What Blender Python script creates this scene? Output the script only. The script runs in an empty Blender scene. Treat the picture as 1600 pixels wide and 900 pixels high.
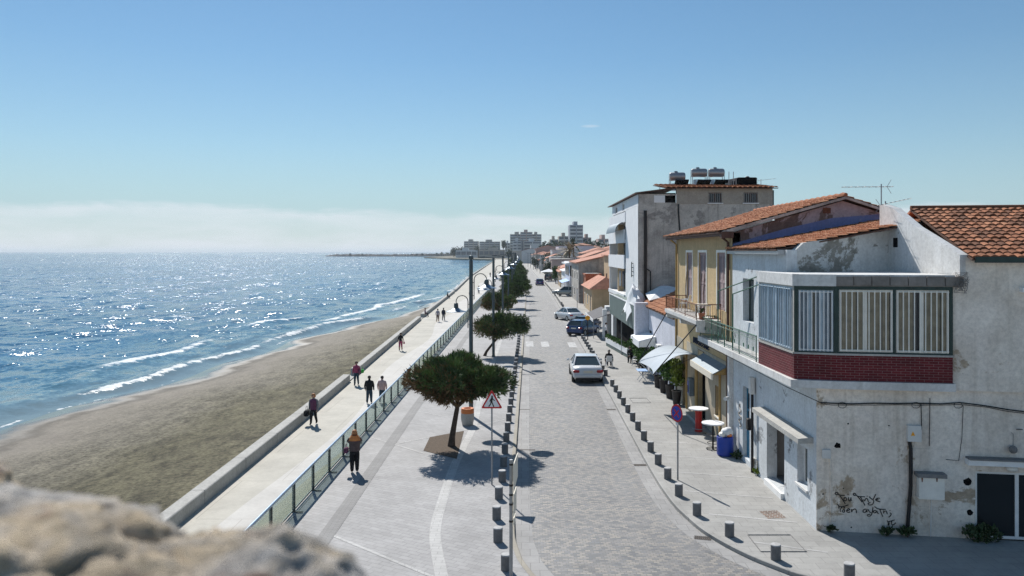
import bpy, bmesh, math, random
from mathutils import Vector, Matrix, noise as mnoise
random.seed(7)
R = math.radians
scene = bpy.context.scene
COL = scene.collection
H = 8.6                                   # eye height above the upper pavement
FPX, CX, CY = 1200.0, 815.0, 393.0        # measured focal length and vanishing point of the photograph
def PX(px, py, Y): return ((px - CX) * Y / FPX, Y, H - (py - CY) * Y / FPX)
def GR(px, py, z=0.0):
    Y = FPX * (H - z) / (py - CY)
    return ((px - CX) * Y / FPX, Y, z)
def XY(px, X): return X * FPX / (px - CX)
def lerp(a, b, t): return a + (b - a) * t
def interp(pts, x):
    if x <= pts[0][0]: return pts[0][1]
    for (a, b), (c, d) in zip(pts, pts[1:]):
        if x <= c: return lerp(b, d, (x - a) / (c - a))
    return pts[-1][1]
LK = [(18.8,1.2),(20.4,.36),(21.5,.02),(23.1,-.2),(26,-.26),(32,-.25),(69,.16),(143,.85),(200,.9),(317,.15),(573,-3.4),(800,-9)]
RK = [(19.3,9.5),(20.4,7.43),(21.8,6.39),(23.6,5.6),(26.5,5.12),(30.9,5.1),(47.6,5.36),(95,5.75),(150,6.1),(200,6.0),(265,5.3),(356,4.7),(491,2.9),(573,1.5),(800,-4)]
def lk(y): return interp(LK, y)
def rk(y): return interp(RK, y)
def wallx(y): return interp([(-20,-11.2),(25,-11.5),(42,-11.8),(110,-13.7),(174,-15.0),(282,-18.5),(600,-24),(900,-30)], y)
def railx(y): return -7.5 + .006 * (y - 25)
SH = [(-80,-37),(0,-34),(20,-32),(45,-30.6),(60,-29.9),(75,-29),(98,-25.7),(125,-22),(149,-18.9),(178,-15.0),(282,-18.2),(600,-23.7),(900,-29),(960,-45),(1060,-100),(1180,-125),(1300,-150),(1720,-160),(1760,-60),(3000,200),(60000,6000)]
def shore(y): return interp(SH, y)
ORD = 'first second third fourth fifth sixth seventh eighth ninth tenth eleventh twelfth thirteenth fourteenth fifteenth sixteenth seventeenth eighteenth nineteenth twentieth twenty-first twenty-second twenty-third twenty-fourth twenty-fifth twenty-sixth twenty-seventh twenty-eighth twenty-ninth thirtieth'.split()

# ---------------------------------------------------------------- mesh builder
OFF = {}
class MB:
    def __init__(s): s.v=[]; s.f=[]; s.mi=[]; s.m=0; s.att=None
    def add(s, vs, fs):
        o=len(s.v); s.v += [tuple(p) for p in vs]
        for f in fs: s.f.append(tuple(i+o for i in f)); s.mi.append(s.m)
    def box(s,x0,x1,y0,y1,z0,z1):
        s.hexa([(x0,y0,z0),(x1,y0,z0),(x1,y1,z0),(x0,y1,z0),(x0,y0,z1),(x1,y0,z1),(x1,y1,z1),(x0,y1,z1)])
    def hexa(s,p): s.add(p,[(3,2,1,0),(4,5,6,7),(0,1,5,4),(1,2,6,5),(2,3,7,6),(3,0,4,7)])
    def obb(s,c,a,b,d):
        c=Vector(c);a=Vector(a);b=Vector(b);d=Vector(d)
        s.hexa([c-a-b-d,c+a-b-d,c+a+b-d,c-a+b-d,c-a-b+d,c+a-b+d,c+a+b+d,c-a+b+d])
    def cbox(s,x0,x1,y0,y1,z0,z1,c=.03):      # chamfered box
        a=[(x0+c,y0),(x1-c,y0),(x1,y0+c),(x1,y1-c),(x1-c,y1),(x0+c,y1),(x0,y1-c),(x0,y0+c)]
        cx,cy=(x0+x1)/2,(y0+y1)/2
        def ring(k,z): return [(x+(cx-x)*k/max(.001,abs(x1-x0)/2), y+(cy-y)*k/max(.001,abs(y1-y0)/2), z) for x,y in a]
        v=ring(c,z0)+ring(0,z0+c)+ring(0,z1-c)+ring(c,z1); f=[]
        for r in range(3):
            for i in range(8): f.append((r*8+i,r*8+(i+1)%8,(r+1)*8+(i+1)%8,(r+1)*8+i))
        f.append(tuple(range(7,-1,-1))); f.append(tuple(range(24,32)))
        s.add(v,f)
    def extr(s,poly,vec):
        n=len(poly); vec=Vector(vec); a=[Vector(p) for p in poly]; b=[p+vec for p in a]
        s.add(a+b,[tuple(range(n-1,-1,-1)),tuple(range(n,2*n))]+[(i,(i+1)%n,n+(i+1)%n,n+i) for i in range(n)])
    def prism(s,poly,z0,z1): s.extr([(x,y,z0) for x,y in poly],(0,0,z1-z0))
    def face(s,poly): s.add(poly,[tuple(range(len(poly)))])
    def strip(s,A,B):
        n=len(A); s.add(list(A)+list(B),[(i,i+1,n+i+1,n+i) for i in range(n-1)])
    def tube(s,pts,r,n=8,cap=True):
        pts=[Vector(p) for p in pts]; k=len(pts)
        rs=r if isinstance(r,(list,tuple)) else [r]*k
        o=[]; up=None
        for i,p in enumerate(pts):
            t=(pts[min(i+1,k-1)]-pts[max(i-1,0)])
            t=t.normalized() if t.length>1e-9 else Vector((0,0,1))
            if up is None: up=Vector((0,0,1)) if abs(t.z)<.9 else Vector((1,0,0))
            a=t.cross(up)
            if a.length<1e-4: a=t.cross(Vector((1,0,0)))
            a.normalize(); b=a.cross(t); up=b
            for j in range(n):
                q=2*math.pi*j/n; o.append(p+(a*math.cos(q)+b*math.sin(q))*rs[i])
        f=[]
        for i in range(k-1):
            for j in range(n): f.append((i*n+j,i*n+(j+1)%n,(i+1)*n+(j+1)%n,(i+1)*n+j))
        if cap: f.append(tuple(range(n-1,-1,-1))); f.append(tuple(range((k-1)*n,k*n)))
        s.add(o,f)
    def lathe(s,prof,c=(0,0,0),n=16,ax='z',cap=True):
        v=[];k=len(prof)
        for r,z in prof:
            for j in range(n):
                q=2*math.pi*j/n; a,b=r*math.cos(q),r*math.sin(q)
                p=(a,b,z) if ax=='z' else ((z,a,b) if ax=='x' else (a,z,b))
                v.append((p[0]+c[0],p[1]+c[1],p[2]+c[2]))
        f=[]
        for i in range(k-1):
            for j in range(n): f.append((i*n+j,i*n+(j+1)%n,(i+1)*n+(j+1)%n,(i+1)*n+j))
        if cap: f.append(tuple(range(n-1,-1,-1))); f.append(tuple(range((k-1)*n,k*n)))
        s.add(v,f)
    def ball(s,c,r,n=10,m=7,sq=(1,1,1)):
        s.lathe([],n=n) if False else None
        v=[];f=[]
        for i in range(m+1):
            t=math.pi*i/m
            for j in range(n):
                q=2*math.pi*j/n
                v.append((c[0]+r*sq[0]*math.sin(t)*math.cos(q),c[1]+r*sq[1]*math.sin(t)*math.sin(q),c[2]+r*sq[2]*math.cos(t)))
        for i in range(m):
            for j in range(n): f.append((i*n+j,i*n+(j+1)%n,(i+1)*n+(j+1)%n,(i+1)*n+j))
        s.add(v,f)
    def wall(s,p0,d,L,z0,z1,holes,th):
        # p0 (x,y) start, d unit (x,y) along; outward normal is d rotated -90 (right hand side)
        n=(d[1],-d[0])
        ss=sorted({0.,L}|{h[0] for h in holes}|{h[1] for h in holes}); zz=sorted({z0,z1}|{h[2] for h in holes}|{h[3] for h in holes})
        def P(a,z,back): k=-th if back else 0; return (p0[0]+d[0]*a+n[0]*k,p0[1]+d[1]*a+n[1]*k,z)
        def solid(i,j):
            if i<0 or j<0 or i>=len(ss)-1 or j>=len(zz)-1: return False
            a=(ss[i]+ss[i+1])/2; z=(zz[j]+zz[j+1])/2
            return not any(h[0]<a<h[1] and h[2]<z<h[3] for h in holes)
        for i in range(len(ss)-1):
            for j in range(len(zz)-1):
                if not solid(i,j): continue
                a,b,c,e=ss[i],ss[i+1],zz[j],zz[j+1]
                s.face([P(a,c,0),P(b,c,0),P(b,e,0),P(a,e,0)]); s.face([P(a,c,1),P(a,e,1),P(b,e,1),P(b,c,1)])
                if not solid(i-1,j): s.face([P(a,c,1),P(a,c,0),P(a,e,0),P(a,e,1)])
                if not solid(i+1,j): s.face([P(b,c,0),P(b,c,1),P(b,e,1),P(b,e,0)])
                if not solid(i,j-1): s.face([P(a,c,1),P(b,c,1),P(b,c,0),P(a,c,0)])
                if not solid(i,j+1): s.face([P(a,e,0),P(b,e,0),P(b,e,1),P(a,e,1)])
    def build(s,name,mat,parent=None,smooth=None,fix=True,weld=False):
        off=OFF.get(parent.name,(0,0,0)) if parent else (0,0,0)
        me=bpy.data.meshes.new(name)
        me.from_pydata([(x-off[0],y-off[1],z-off[2]) for x,y,z in s.v],[],s.f)
        for m in (mat if isinstance(mat,(list,tuple)) else [mat]): me.materials.append(m)
        if any(s.mi): me.polygons.foreach_set('material_index',s.mi)
        if fix or weld:
            bm=bmesh.new(); bm.from_mesh(me)
            if weld: bmesh.ops.remove_doubles(bm,verts=bm.verts,dist=.0005)
            if fix: bmesh.ops.recalc_face_normals(bm,faces=bm.faces)
            bm.to_mesh(me); bm.free()
        if smooth is not None:
            me.polygons.foreach_set('use_smooth',[True]*len(me.polygons))
            if smooth<180: me.set_sharp_from_angle(angle=R(smooth))
        me.update()
        o=bpy.data.objects.new(name,me); COL.objects.link(o)
        if parent: o.parent=parent; OFF[o.name]=off
        return o
def thing(name,label,cat,loc=(0,0,0),group=None,rz=0,local=False):
    o=bpy.data.objects.new(name,None); COL.objects.link(o); o.empty_display_size=.2
    o.location=loc; o.rotation_euler=(0,0,rz); OFF[o.name]=(0,0,0) if local else tuple(loc)
    return tag(o,label,cat,group)
def tag(o,label,cat,group=None):
    o['label']=label; o['category']=cat
    if group: o['group']=group
    return o
def struct(o,kind='structure'): o['kind']=kind; return o
def kids(o): return [c for c in bpy.data.objects if c.parent==o]
def dup(root,loc,rz=0,label=None,sc=None):
    def cp(o,p):
        c=o.copy(); COL.objects.link(c)
        if p: c.parent=p
        for k in KID.get(o.name,[]): cp(k,c)
        return c
    if root.name not in KID:
        def reg(o):
            KID[o.name]=kids(o)
            for k in KID[o.name]: reg(k)
        reg(root)
    r=cp(root,None); r.location=loc; r.rotation_euler=(0,0,rz)
    if label: r['label']=label
    if sc: r.scale=(sc,sc,sc) if not isinstance(sc,tuple) else sc
    return r
KID={}

# ---------------------------------------------------------------- materials
def sl(c): return tuple(((x/255)/12.92 if x/255<=.04045 else ((x/255+.055)/1.055)**2.4) for x in c)
class NT:
    def __init__(s,name):
        m=bpy.data.materials.new(name); m.use_nodes=True; s.m=m; s.t=m.node_tree; s.t.nodes.clear()
        s.out=s.n('ShaderNodeOutputMaterial'); s.b=s.n('ShaderNodeBsdfPrincipled'); s.l(s.b.outputs[0],s.out.inputs[0])
        s.co=s.n('ShaderNodeNewGeometry').outputs['Position']
    def n(s,t,**k):
        x=s.t.nodes.new(t)
        for a,b in k.items(): setattr(x,a,b)
        return x
    def l(s,a,b): s.t.links.new(a,b)
    def noise(s,sc,det=4,rough=.6,co=None,vec=None,out='Fac',dist=0):
        x=s.n('ShaderNodeTexNoise'); x.inputs['Scale'].default_value=sc; x.inputs['Detail'].default_value=det; x.inputs['Roughness'].default_value=rough; x.inputs['Distortion'].default_value=dist
        c=co or s.co
        if vec:
            mp=s.n('ShaderNodeVectorMath',operation='MULTIPLY'); s.l(c,mp.inputs[0]); mp.inputs[1].default_value=vec; c=mp.outputs[0]
        s.l(c,x.inputs['Vector']); return x.outputs[out]
    def ramp(s,fac,stops,interp='LINEAR'):
        x=s.n('ShaderNodeValToRGB'); x.color_ramp.interpolation=interp; e=x.color_ramp.elements
        while len(e)<len(stops): e.new(.5)
        for i,(p,c) in enumerate(stops):
            e[i].position=p; e[i].color=(c if len(c)==4 else tuple(c)+(1,)) if isinstance(c,tuple) else (c,c,c,1)
        s.l(fac,x.inputs[0]); return x.outputs[0]
    def mix(s,fac,a,b,mode='MIX'):
        x=s.n('ShaderNodeMix',data_type='RGBA',blend_type=mode)
        for i,v in ((0,fac),(6,a),(7,b)):
            if hasattr(v,'links') or hasattr(v,'is_linked'): s.l(v,x.inputs[i])
            else: x.inputs[i].default_value=(v if i==0 else (tuple(v)+(1,))[:4])
        return x.outputs[2]
    def math(s,op,a,b=None,clamp=False):
        x=s.n('ShaderNodeMath',operation=op); x.use_clamp=clamp
        for i,v in ((0,a),(1,b)):
            if v is None: continue
            if hasattr(v,'is_linked'): s.l(v,x.inputs[i])
            else: x.inputs[i].default_value=v
        return x.outputs[0]
    def sep(s,co=None):
        x=s.n('ShaderNodeSeparateXYZ'); s.l(co or s.co,x.inputs[0]); return x.outputs
    def bump(s,h,st=.3,dist=.02):
        x=s.n('ShaderNodeBump'); x.inputs['Strength'].default_value=st; x.inputs['Distance'].default_value=dist; s.l(h,x.inputs['Height']); s.l(x.outputs[0],s.b.inputs['Normal'])
    def col(s,c): 
        if hasattr(c,'is_linked'): s.l(c,s.b.inputs['Base Color'])
        else: s.b.inputs['Base Color'].default_value=tuple(c)+(1,)
    def set(s,rough=.8,metal=0,spec=.5): s.b.inputs['Roughness'].default_value=rough; s.b.inputs['Metallic'].default_value=metal; s.b.inputs['Specular IOR Level'].default_value=spec
def mul(c,k): return tuple(min(.95,x*k) for x in c)
def plain(name,c,rough=.7,metal=0,var=.15,sc=3.,bump=0,spec=.4,bsc=30):
    t=NT(name); t.set(rough,metal,spec)
    if var: t.col(t.ramp(t.noise(sc,5),[(.3,mul(c,1-var)),(.7,mul(c,1+var))]))
    else: t.col(c)
    if bump: t.bump(t.noise(bsc,4),bump,.01)
    return t.m
def plaster(name,c,stain,amt=.5,patch=None,pthr=.62,psc=.7,dirt=.35,streak=.4,bump=.35):
    t=NT(name); t.set(.9,0,.2)
    base=t.ramp(t.noise(1.2,6,.65),[(.3,mul(c,.9)),(.7,mul(c,1.05))])
    st=t.ramp(t.noise(.55,8,.7,dist=.6),[(.45,0.),(.75,amt)])
    base=t.mix(st,base,stain)
    sk=t.ramp(t.noise(1.,6,.6,vec=(3.2,3.2,.22)),[(.52,0.),(.8,streak)])
    base=t.mix(sk,base,mul(stain,.8))
    if patch:
        pm=t.ramp(t.noise(psc,9,.72,dist=.4),[(pthr,0.),(pthr+.03,1.)])
        pc=t.ramp(t.noise(4,5),[(.3,mul(patch,.75)),(.7,mul(patch,1.2))])
        base=t.mix(pm,base,pc)
    fine=t.ramp(t.noise(9,6,.7),[(.35,1-dirt*.5),(.6,1.)])
    base=t.mix(1.,base,fine,'MULTIPLY')
    t.col(base); t.bump(t.noise(14,6,.7),bump,.012)
    return t.m
M={}
M['white_plaster']=plaster('white_plaster',(.74,.74,.73),(.42,.40,.37),.5,(.42,.40,.36),.66,.8)
M['front_plaster']=plaster('front_plaster',(.93,.84,.755),(.50,.42,.33),.55,(.50,.40,.30),.57,.45,.4,.6)
M['street_plaster']=plaster('street_plaster',(.70,.74,.77),(.45,.45,.44),.5,(.30,.31,.32),.60,.8)
M['peeling_wall']=plaster('peeling_wall',(.74,.74,.72),(.40,.38,.34),.6,(.30,.285,.25),.50,.6)
M['gable_wall']=plaster('gable_wall',(.50,.42,.46),(.25,.20,.20),.6,(.20,.145,.13),.47,.5,.5,.2)
M['blue_paint']=plaster('blue_paint',(.21,.25,.48),(.25,.25,.35),.4,(.34,.31,.40),.62,1.2)
M['yellow_plaster']=plaster('yellow_plaster',(.62,.46,.26),(.36,.29,.18),.5,None)
M['ochre']=plaster('ochre',(.50,.33,.13),(.3,.2,.1),.3)
M['tan_plaster']=plaster('tan_plaster',(.60,.46,.30),(.4,.3,.2),.4)
M['stone_clad']=None
M['grey_render']=plaster('grey_render',(.58,.545,.50),(.13,.12,.115),.8,(.33,.31,.29),.57,.30,.45,.75)
M['grey_render_top']=plaster('grey_render_top',(.40,.36,.31),(.22,.2,.18),.5)
M['lavender_white']=plaster('lavender_white',(.72,.73,.80),(.5,.5,.55),.3)
M['clean_white']=plain('clean_white',(.78,.79,.80),.8,var=.06,sc=1.5,bump=.1)
M['bare_block']=plaster('bare_block',(.27,.25,.235),(.12,.11,.10),.7)
M['concrete']=plaster('concrete',(.50,.49,.46),(.30,.29,.27),.5,None,dirt=.4,streak=.25)
M['concrete_dark']=plaster('concrete_dark',(.25,.245,.24),(.13,.13,.13),.5)
M['bollard_grey']=plain('bollard_grey',(.15,.15,.155),.65,var=.2,sc=8,bump=.15)
M['bollard_top_lit']=plain('bollard_top_lit',(.42,.42,.42),.75,var=.2,sc=8)  # paler than the body: the light on the tops is put into the colour
M['lamp_green']=plain('lamp_green',(.085,.105,.11),.45,.3,var=.12,sc=4)
M['lamp_blue']=plain('lamp_blue',(.12,.19,.27),.4,.2,var=.1)
M['lamp_white']=plain('lamp_white',(.75,.78,.80),.4,var=.05)
M['steel']=plain('steel',(.42,.50,.58),.3,.7,var=.08,sc=6)
M['steel_dark']=plain('steel_dark',(.07,.085,.085),.45,.4,var=.15)
M['galv']=plain('galv',(.33,.34,.35),.45,.6,var=.12,sc=10)
M['black_metal']=plain('black_metal',(.016,.016,.018),.5,.2,var=.2)
M['green_paint']=plain('green_paint',(.05,.13,.09),.5,var=.25,sc=6)
M['green_frame']=plain('green_frame',(.02,.045,.04),.55,var=.25,sc=6)
M['rust']=plain('rust',(.16,.06,.035),.8,.1,var=.4,sc=12)
M['brown_wood']=plain('brown_wood',(.10,.05,.035),.7,var=.3,sc=6)
M['shutter']=plain('shutter',(.36,.27,.27),.75,var=.2,sc=8)
M['white_paint']=plain('white_paint',(.84,.84,.83),.5,var=.08)
M['cream_paint']=plain('cream_paint',(.86,.83,.76),.5,var=.1)
M['pale_blue_paint']=plain('pale_blue_paint',(.42,.52,.60),.5,var=.15)
M['blue_door']=plain('blue_door',(.05,.20,.32),.5,var=.2)
M['blue_plastic']=plain('blue_plastic',(.012,.05,.36),.35,var=.12)
M['red_paint']=plain('red_paint',(.42,.02,.02),.5,var=.25,sc=6)
M['sign_red']=plain('sign_red',(.58,.02,.025),.4,var=.05)
M['sign_blue']=plain('sign_blue',(.03,.07,.42),.4,var=.05)
M['sign_white']=plain('sign_white',(.80,.80,.80),.45,var=.04)
M['sign_black']=plain('sign_black',(.012,.012,.012),.5,var=0)
M['sign_cream']=plain('sign_cream',(.78,.72,.60),.5,var=.06)
M['orange']=plain('orange',(.72,.22,.07),.6,var=.12)
M['yellow_orange']=plain('yellow_orange',(.85,.38,.02),.5,var=.05)
M['bin_stone']=plain('bin_stone',(.46,.44,.41),.85,var=.12,sc=14,bump=.2)
M['terracotta']=plain('terracotta',(.42,.16,.09),.8,var=.3,sc=5,bump=.2)
M['terracotta_far']=plain('terracotta_far',(.45,.20,.13),.85,var=.3,sc=1.2)
M['dark_glass']=plain('dark_glass',(.018,.021,.023),.06,var=0,spec=.6)
M['grey_glass']=plain('grey_glass',(.10,.11,.11),.12,var=0)
M['window_dark']=plain('window_dark',(.03,.033,.038),.2,var=.2,sc=.8)
M['curtain']=plain('curtain',(.30,.26,.19),.9,var=.25,sc=3.5)
M['curtain_blue']=plain('curtain_blue',(.22,.26,.30),.9,var=.2,sc=5)
M['black_recess']=plain('black_recess',(.007,.007,.008),.9,var=.2,spec=.05)  # matt black: shade inside openings put into the colour; roof tank also uses it
M['interior_grey']=plain('interior_grey',(.30,.285,.28),.9,var=.1)
M['sail']=plain('sail',(.36,.42,.48),.7,var=.08,sc=2)
M['awning_grey']=plain('awning_grey',(.20,.25,.29),.6,.2,var=.15)
M['awning_dark']=plain('awning_dark',(.06,.06,.07),.8,var=.2)
M['awning_blue']=plain('awning_blue',(.30,.45,.70),.7,var=.1)
M['green_clad']=None
M['ac_white']=plain('ac_white',(.66,.66,.64),.5,var=.08)
M['plastic_white']=plain('plastic_white',(.78,.78,.78),.4,var=.04)
M['pot_dark']=plain('pot_dark',(.035,.030,.030),.6,var=.25)
M['tarp']=plain('tarp',(.78,.79,.80),.7,var=.08)
M['soil']=plain('soil',(.10,.072,.05),.95,var=.35,sc=12,bump=.5)
M['bark']=plain('bark',(.085,.06,.045),.95,var=.35,sc=12,bush=0) if False else plain('bark',(.085,.06,.045),.95,var=.35,sc=12,bump=.6)
def leaf(name,c,var=.4,sc=2.5):
    t=NT(name); t.set(.75,0,.25)
    t.col(t.ramp(t.noise(sc,4),[(.3,mul(c,1-var)),(.72,mul(c,1+var))]))
    return t.m
M['pine_green']=leaf('pine_green',(.14,.20,.06))
M['pine_dark']=leaf('pine_dark',(.07,.11,.042))
M['pine_brown']=leaf('pine_brown',(.22,.135,.06))
M['shrub']=leaf('shrub',(.075,.15,.035))
M['shrub_yellow']=leaf('shrub_yellow',(.15,.20,.03))
M['far_green']=leaf('far_green',(.035,.062,.03),.3,.3)
M['palm_dry']=leaf('palm_dry',(.36,.29,.19),.3,2)
M['weed']=leaf('weed',(.045,.075,.03))
M['tyre']=plain('tyre',(.018,.018,.019),.8,var=.1)
M['rim']=plain('rim',(.45,.46,.47),.35,.8,var=.05)
M['skin']=plain('skin',(.50,.30,.22),.6,var=.06)
M['skin_tan']=plain('skin_tan',(.36,.21,.14),.6,var=.06)
M['hair_dark']=plain('hair_dark',(.022,.015,.012),.6,var=.2,sc=30)
M['hair_brown']=plain('hair_brown',(.07,.028,.02),.6,var=.2,sc=30)
M['hair_red']=plain('hair_red',(.48,.19,.07),.6,var=.25,sc=30)
M['hair_grey']=plain('hair_grey',(.25,.23,.21),.6,var=.2,sc=30)
for k,c in dict(cloth_black=(.012,.012,.015),cloth_navy=(.018,.025,.05),cloth_jeans=(.03,.06,.09),cloth_pink=(.52,.36,.34),cloth_magenta=(.36,.06,.13),cloth_brown=(.11,.075,.07),cloth_grey=(.20,.20,.21),cloth_white=(.68,.66,.66),cloth_purple=(.15,.05,.10),cloth_green=(.05,.38,.06),cloth_orange=(.62,.22,.07),cloth_check=(.30,.28,.33)).items():
    M[k]=plain(k,c,.9,var=.22,sc=9)
def paint(name,c,metal=0.):
    t=NT(name); t.col(c); t.set(.35,metal,.5); t.b.inputs['Coat Weight'].default_value=.8; t.b.inputs['Coat Roughness'].default_value=.06; return t.m
M['car_white']=paint('car_white',(.66,.67,.68)); M['car_blue']=paint('car_blue',(.02,.055,.17)); M['car_navy']=paint('car_navy',(.012,.02,.06)); M['car_silver']=paint('car_silver',(.36,.36,.34),.4); M['car_royal']=paint('car_royal',(.02,.035,.22)); M['car_dark']=paint('car_dark',(.015,.016,.02))
M['tail_red']=plain('tail_red',(.35,.015,.02),.2,var=0); M['head_clear']=plain('head_clear',(.6,.62,.65),.15,var=0)
M['car_glass']=plain('car_glass',(.035,.05,.052),.05,var=0,spec=.7)
# clear railing glass
t=NT('rail_glass'); tr=t.n('ShaderNodeBsdfTransparent'); tr.inputs[0].default_value=(.80,.87,.85,1); gl=t.n('ShaderNodeBsdfGlossy'); gl.inputs['Roughness'].default_value=.05; gl.inputs[0].default_value=(.9,.95,.95,1)
df=t.n('ShaderNodeBsdfDiffuse'); df.inputs[0].default_value=(.62,.66,.60,1)
m1=t.n('ShaderNodeMixShader'); m1.inputs[0].default_value=.28; t.l(tr.outputs[0],m1.inputs[1]); t.l(df.outputs[0],m1.inputs[2])
m2=t.n('ShaderNodeMixShader'); m2.inputs[0].default_value=.07; t.l(m1.outputs[0],m2.inputs[1]); t.l(gl.outputs[0],m2.inputs[2]); t.l(m2.outputs[0],t.out.inputs[0]); M['rail_glass']=t.m
# cobbled road: setts in rows across the street
t=NT('cobbles'); t.set(.62,0,.45)
br=t.n('ShaderNodeTexBrick'); br.inputs['Scale'].default_value=1; br.inputs['Brick Width'].default_value=.17; br.inputs['Row Height'].default_value=.105; br.inputs['Mortar Size'].default_value=.011; br.inputs['Mortar Smooth'].default_value=.4; br.offset=.5
wob=t.noise(2.2,3,out='Color'); vm=t.n('ShaderNodeVectorMath',operation='MULTIPLY_ADD'); t.l(wob,vm.inputs[0]); vm.inputs[1].default_value=(.06,.06,0); t.l(t.co,vm.inputs[2]); t.l(vm.outputs[0],br.inputs['Vector'])
br.inputs['Color1'].default_value=(0,0,0,1); br.inputs['Color2'].default_value=(1,1,1,1); br.inputs['Mortar'].default_value=(.5,.5,.5,1)
c=t.ramp(br.outputs['Color'],[(.0,(.135,.145,.16)),(.3,(.20,.20,.205)),(.55,(.265,.255,.245)),(.8,(.33,.305,.27)),(1,(.18,.19,.21))])
c=t.mix(br.outputs['Fac'],c,(.15,.145,.135))
c=t.mix(1.,c,t.ramp(t.noise(.35,6,.65),[(.3,.86),(.7,1.06)]),'MULTIPLY')
c=t.mix(1.,c,t.ramp(t.noise(.55,5,.6,dist=.8),[(.62,1.),(.70,.80)]),'MULTIPLY')
c=t.mix(t.ramp(t.noise(.16,4,vec=(3.,.35,1)),[(.5,0.),(.75,.35)]),c,(.30,.30,.30)); t.col(c)
hh=t.math('ADD',t.math('MULTIPLY',br.outputs['Fac'],-1.),t.math('MULTIPLY',t.noise(40,3),.35)); t.bump(hh,.55,.02); M['cobbles']=t.m
def pavers(name,c,w,h,rot=0,mort=.012,var=.10,mc=None,stain=.25,offs=.5):
    t=NT(name); t.set(.75,0,.35)
    mp=t.n('ShaderNodeMapping'); mp.inputs['Rotation'].default_value=(0,0,rot); t.l(t.co,mp.inputs[0])
    br=t.n('ShaderNodeTexBrick'); br.offset=offs; br.inputs['Scale'].default_value=1; br.inputs['Brick Width'].default_value=w; br.inputs['Row Height'].default_value=h; br.inputs['Mortar Size'].default_value=mort; br.inputs['Mortar Smooth'].default_value=.3
    t.l(mp.outputs[0],br.inputs['Vector']); br.inputs['Color1'].default_value=mul(c,1-var)+(1,); br.inputs['Color2'].default_value=mul(c,1+var)+(1,); br.inputs['Mortar'].default_value=(mc or mul(c,.72))+(1,)
    k=t.mix(1.,br.outputs['Color'],t.ramp(t.noise(.5,7,.68),[(.3,1-stain),(.68,1.06)]),'MULTIPLY')
    k=t.mix(1.,k,t.ramp(t.noise(6,5,.7),[(.3,.9),(.6,1.)]),'MULTIPLY'); t.col(k)
    t.bump(t.math('MULTIPLY',br.outputs['Fac'],-1.),.25,.008); return t.m
M['pavers']=pavers('pavers',(.365,.36,.36),.40,.20,R(28),.010,.07)
M['pavers_right']=pavers('pavers_right',(.375,.37,.355),.60,.40,0,.01,.06)
M['gutter']=pavers('gutter',(.34,.335,.33),.5,.5,0,.012,.08)
M['kerb']=pavers('kerb',(.36,.355,.34),.9,.9,0,.01,.06)
M['kerb_sand']=pavers('kerb_sand',(.36,.33,.275),.9,.9,0,.01,.06)
M['tactile']=pavers('tactile',(.275,.27,.268),.30,.075,0,.02,.1,(.20,.20,.20))
M['white_line']=pavers('white_line',(.49,.485,.475),.4,.2,0,.01,.06)
M['promenade']=pavers('promenade',(.44,.42,.365),3.2,4.4,0,.02,.03,(.33,.31,.27),.22)
M['prom_light']=pavers('prom_light',(.50,.485,.455),3.2,4.4,0,.02,.03,(.40,.38,.35),.16)
M['prom_yellow']=pavers('prom_yellow',(.50,.435,.31),3.2,4.4,0,.02,.03,(.40,.35,.25),.16)
M['stone_clad']=pavers('stone_clad',(.48,.42,.32),.35,.2)
M['zebra']=plain('zebra',(.40,.40,.40),.7,var=.4,sc=3)
M['grate']=pavers('grate',(.12,.095,.08),.06,.3,0,.02,.2,(.03,.03,.03))
M['manhole']=pavers('manhole',(.20,.14,.11),.16,.16,R(20),.012,.3,(.35,.34,.32))
# glazed brick band of the bay
t=NT('red_brick'); t.set(.6,0,.25); cx=t.sep(); cmb=t.n('ShaderNodeCombineXYZ'); t.l(t.math('ADD',cx[0],cx[1]),cmb.inputs[0]); t.l(cx[2],cmb.inputs[1])
br=t.n('ShaderNodeTexBrick'); br.inputs['Scale'].default_value=1; br.inputs['Brick Width'].default_value=.22; br.inputs['Row Height'].default_value=.078; br.inputs['Mortar Size'].default_value=.0055; t.l(cmb.outputs[0],br.inputs['Vector'])
br.inputs['Color1'].default_value=(.10,.006,.011,1); br.inputs['Color2'].default_value=(.15,.014,.02,1); br.inputs['Mortar'].default_value=(.24,.14,.135,1)
t.col(t.mix(1.,br.outputs['Color'],t.ramp(t.noise(1.5,5),[(.3,.75),(.7,1.2)]),'MULTIPLY')); t.bump(t.math('MULTIPLY',br.outputs['Fac'],-1.),.4,.01); M['red_brick']=t.m
# corrugated green cladding
t=NT('green_clad'); t.set(.6,0,.4); w=t.n('ShaderNodeTexWave'); w.bands_direction='Y'; w.inputs['Scale'].default_value=1.2; t.l(t.co,w.inputs['Vector'])
t.col(t.mix(1.,t.ramp(t.noise(.8,4),[(.3,(.095,.14,.135)),(.7,(.125,.175,.165))]),t.ramp(w.outputs['Fac'],[(0,.85),(1,1.)]),'MULTIPLY')); t.bump(w.outputs['Fac'],.4,.03); M['green_clad']=t.m
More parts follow.
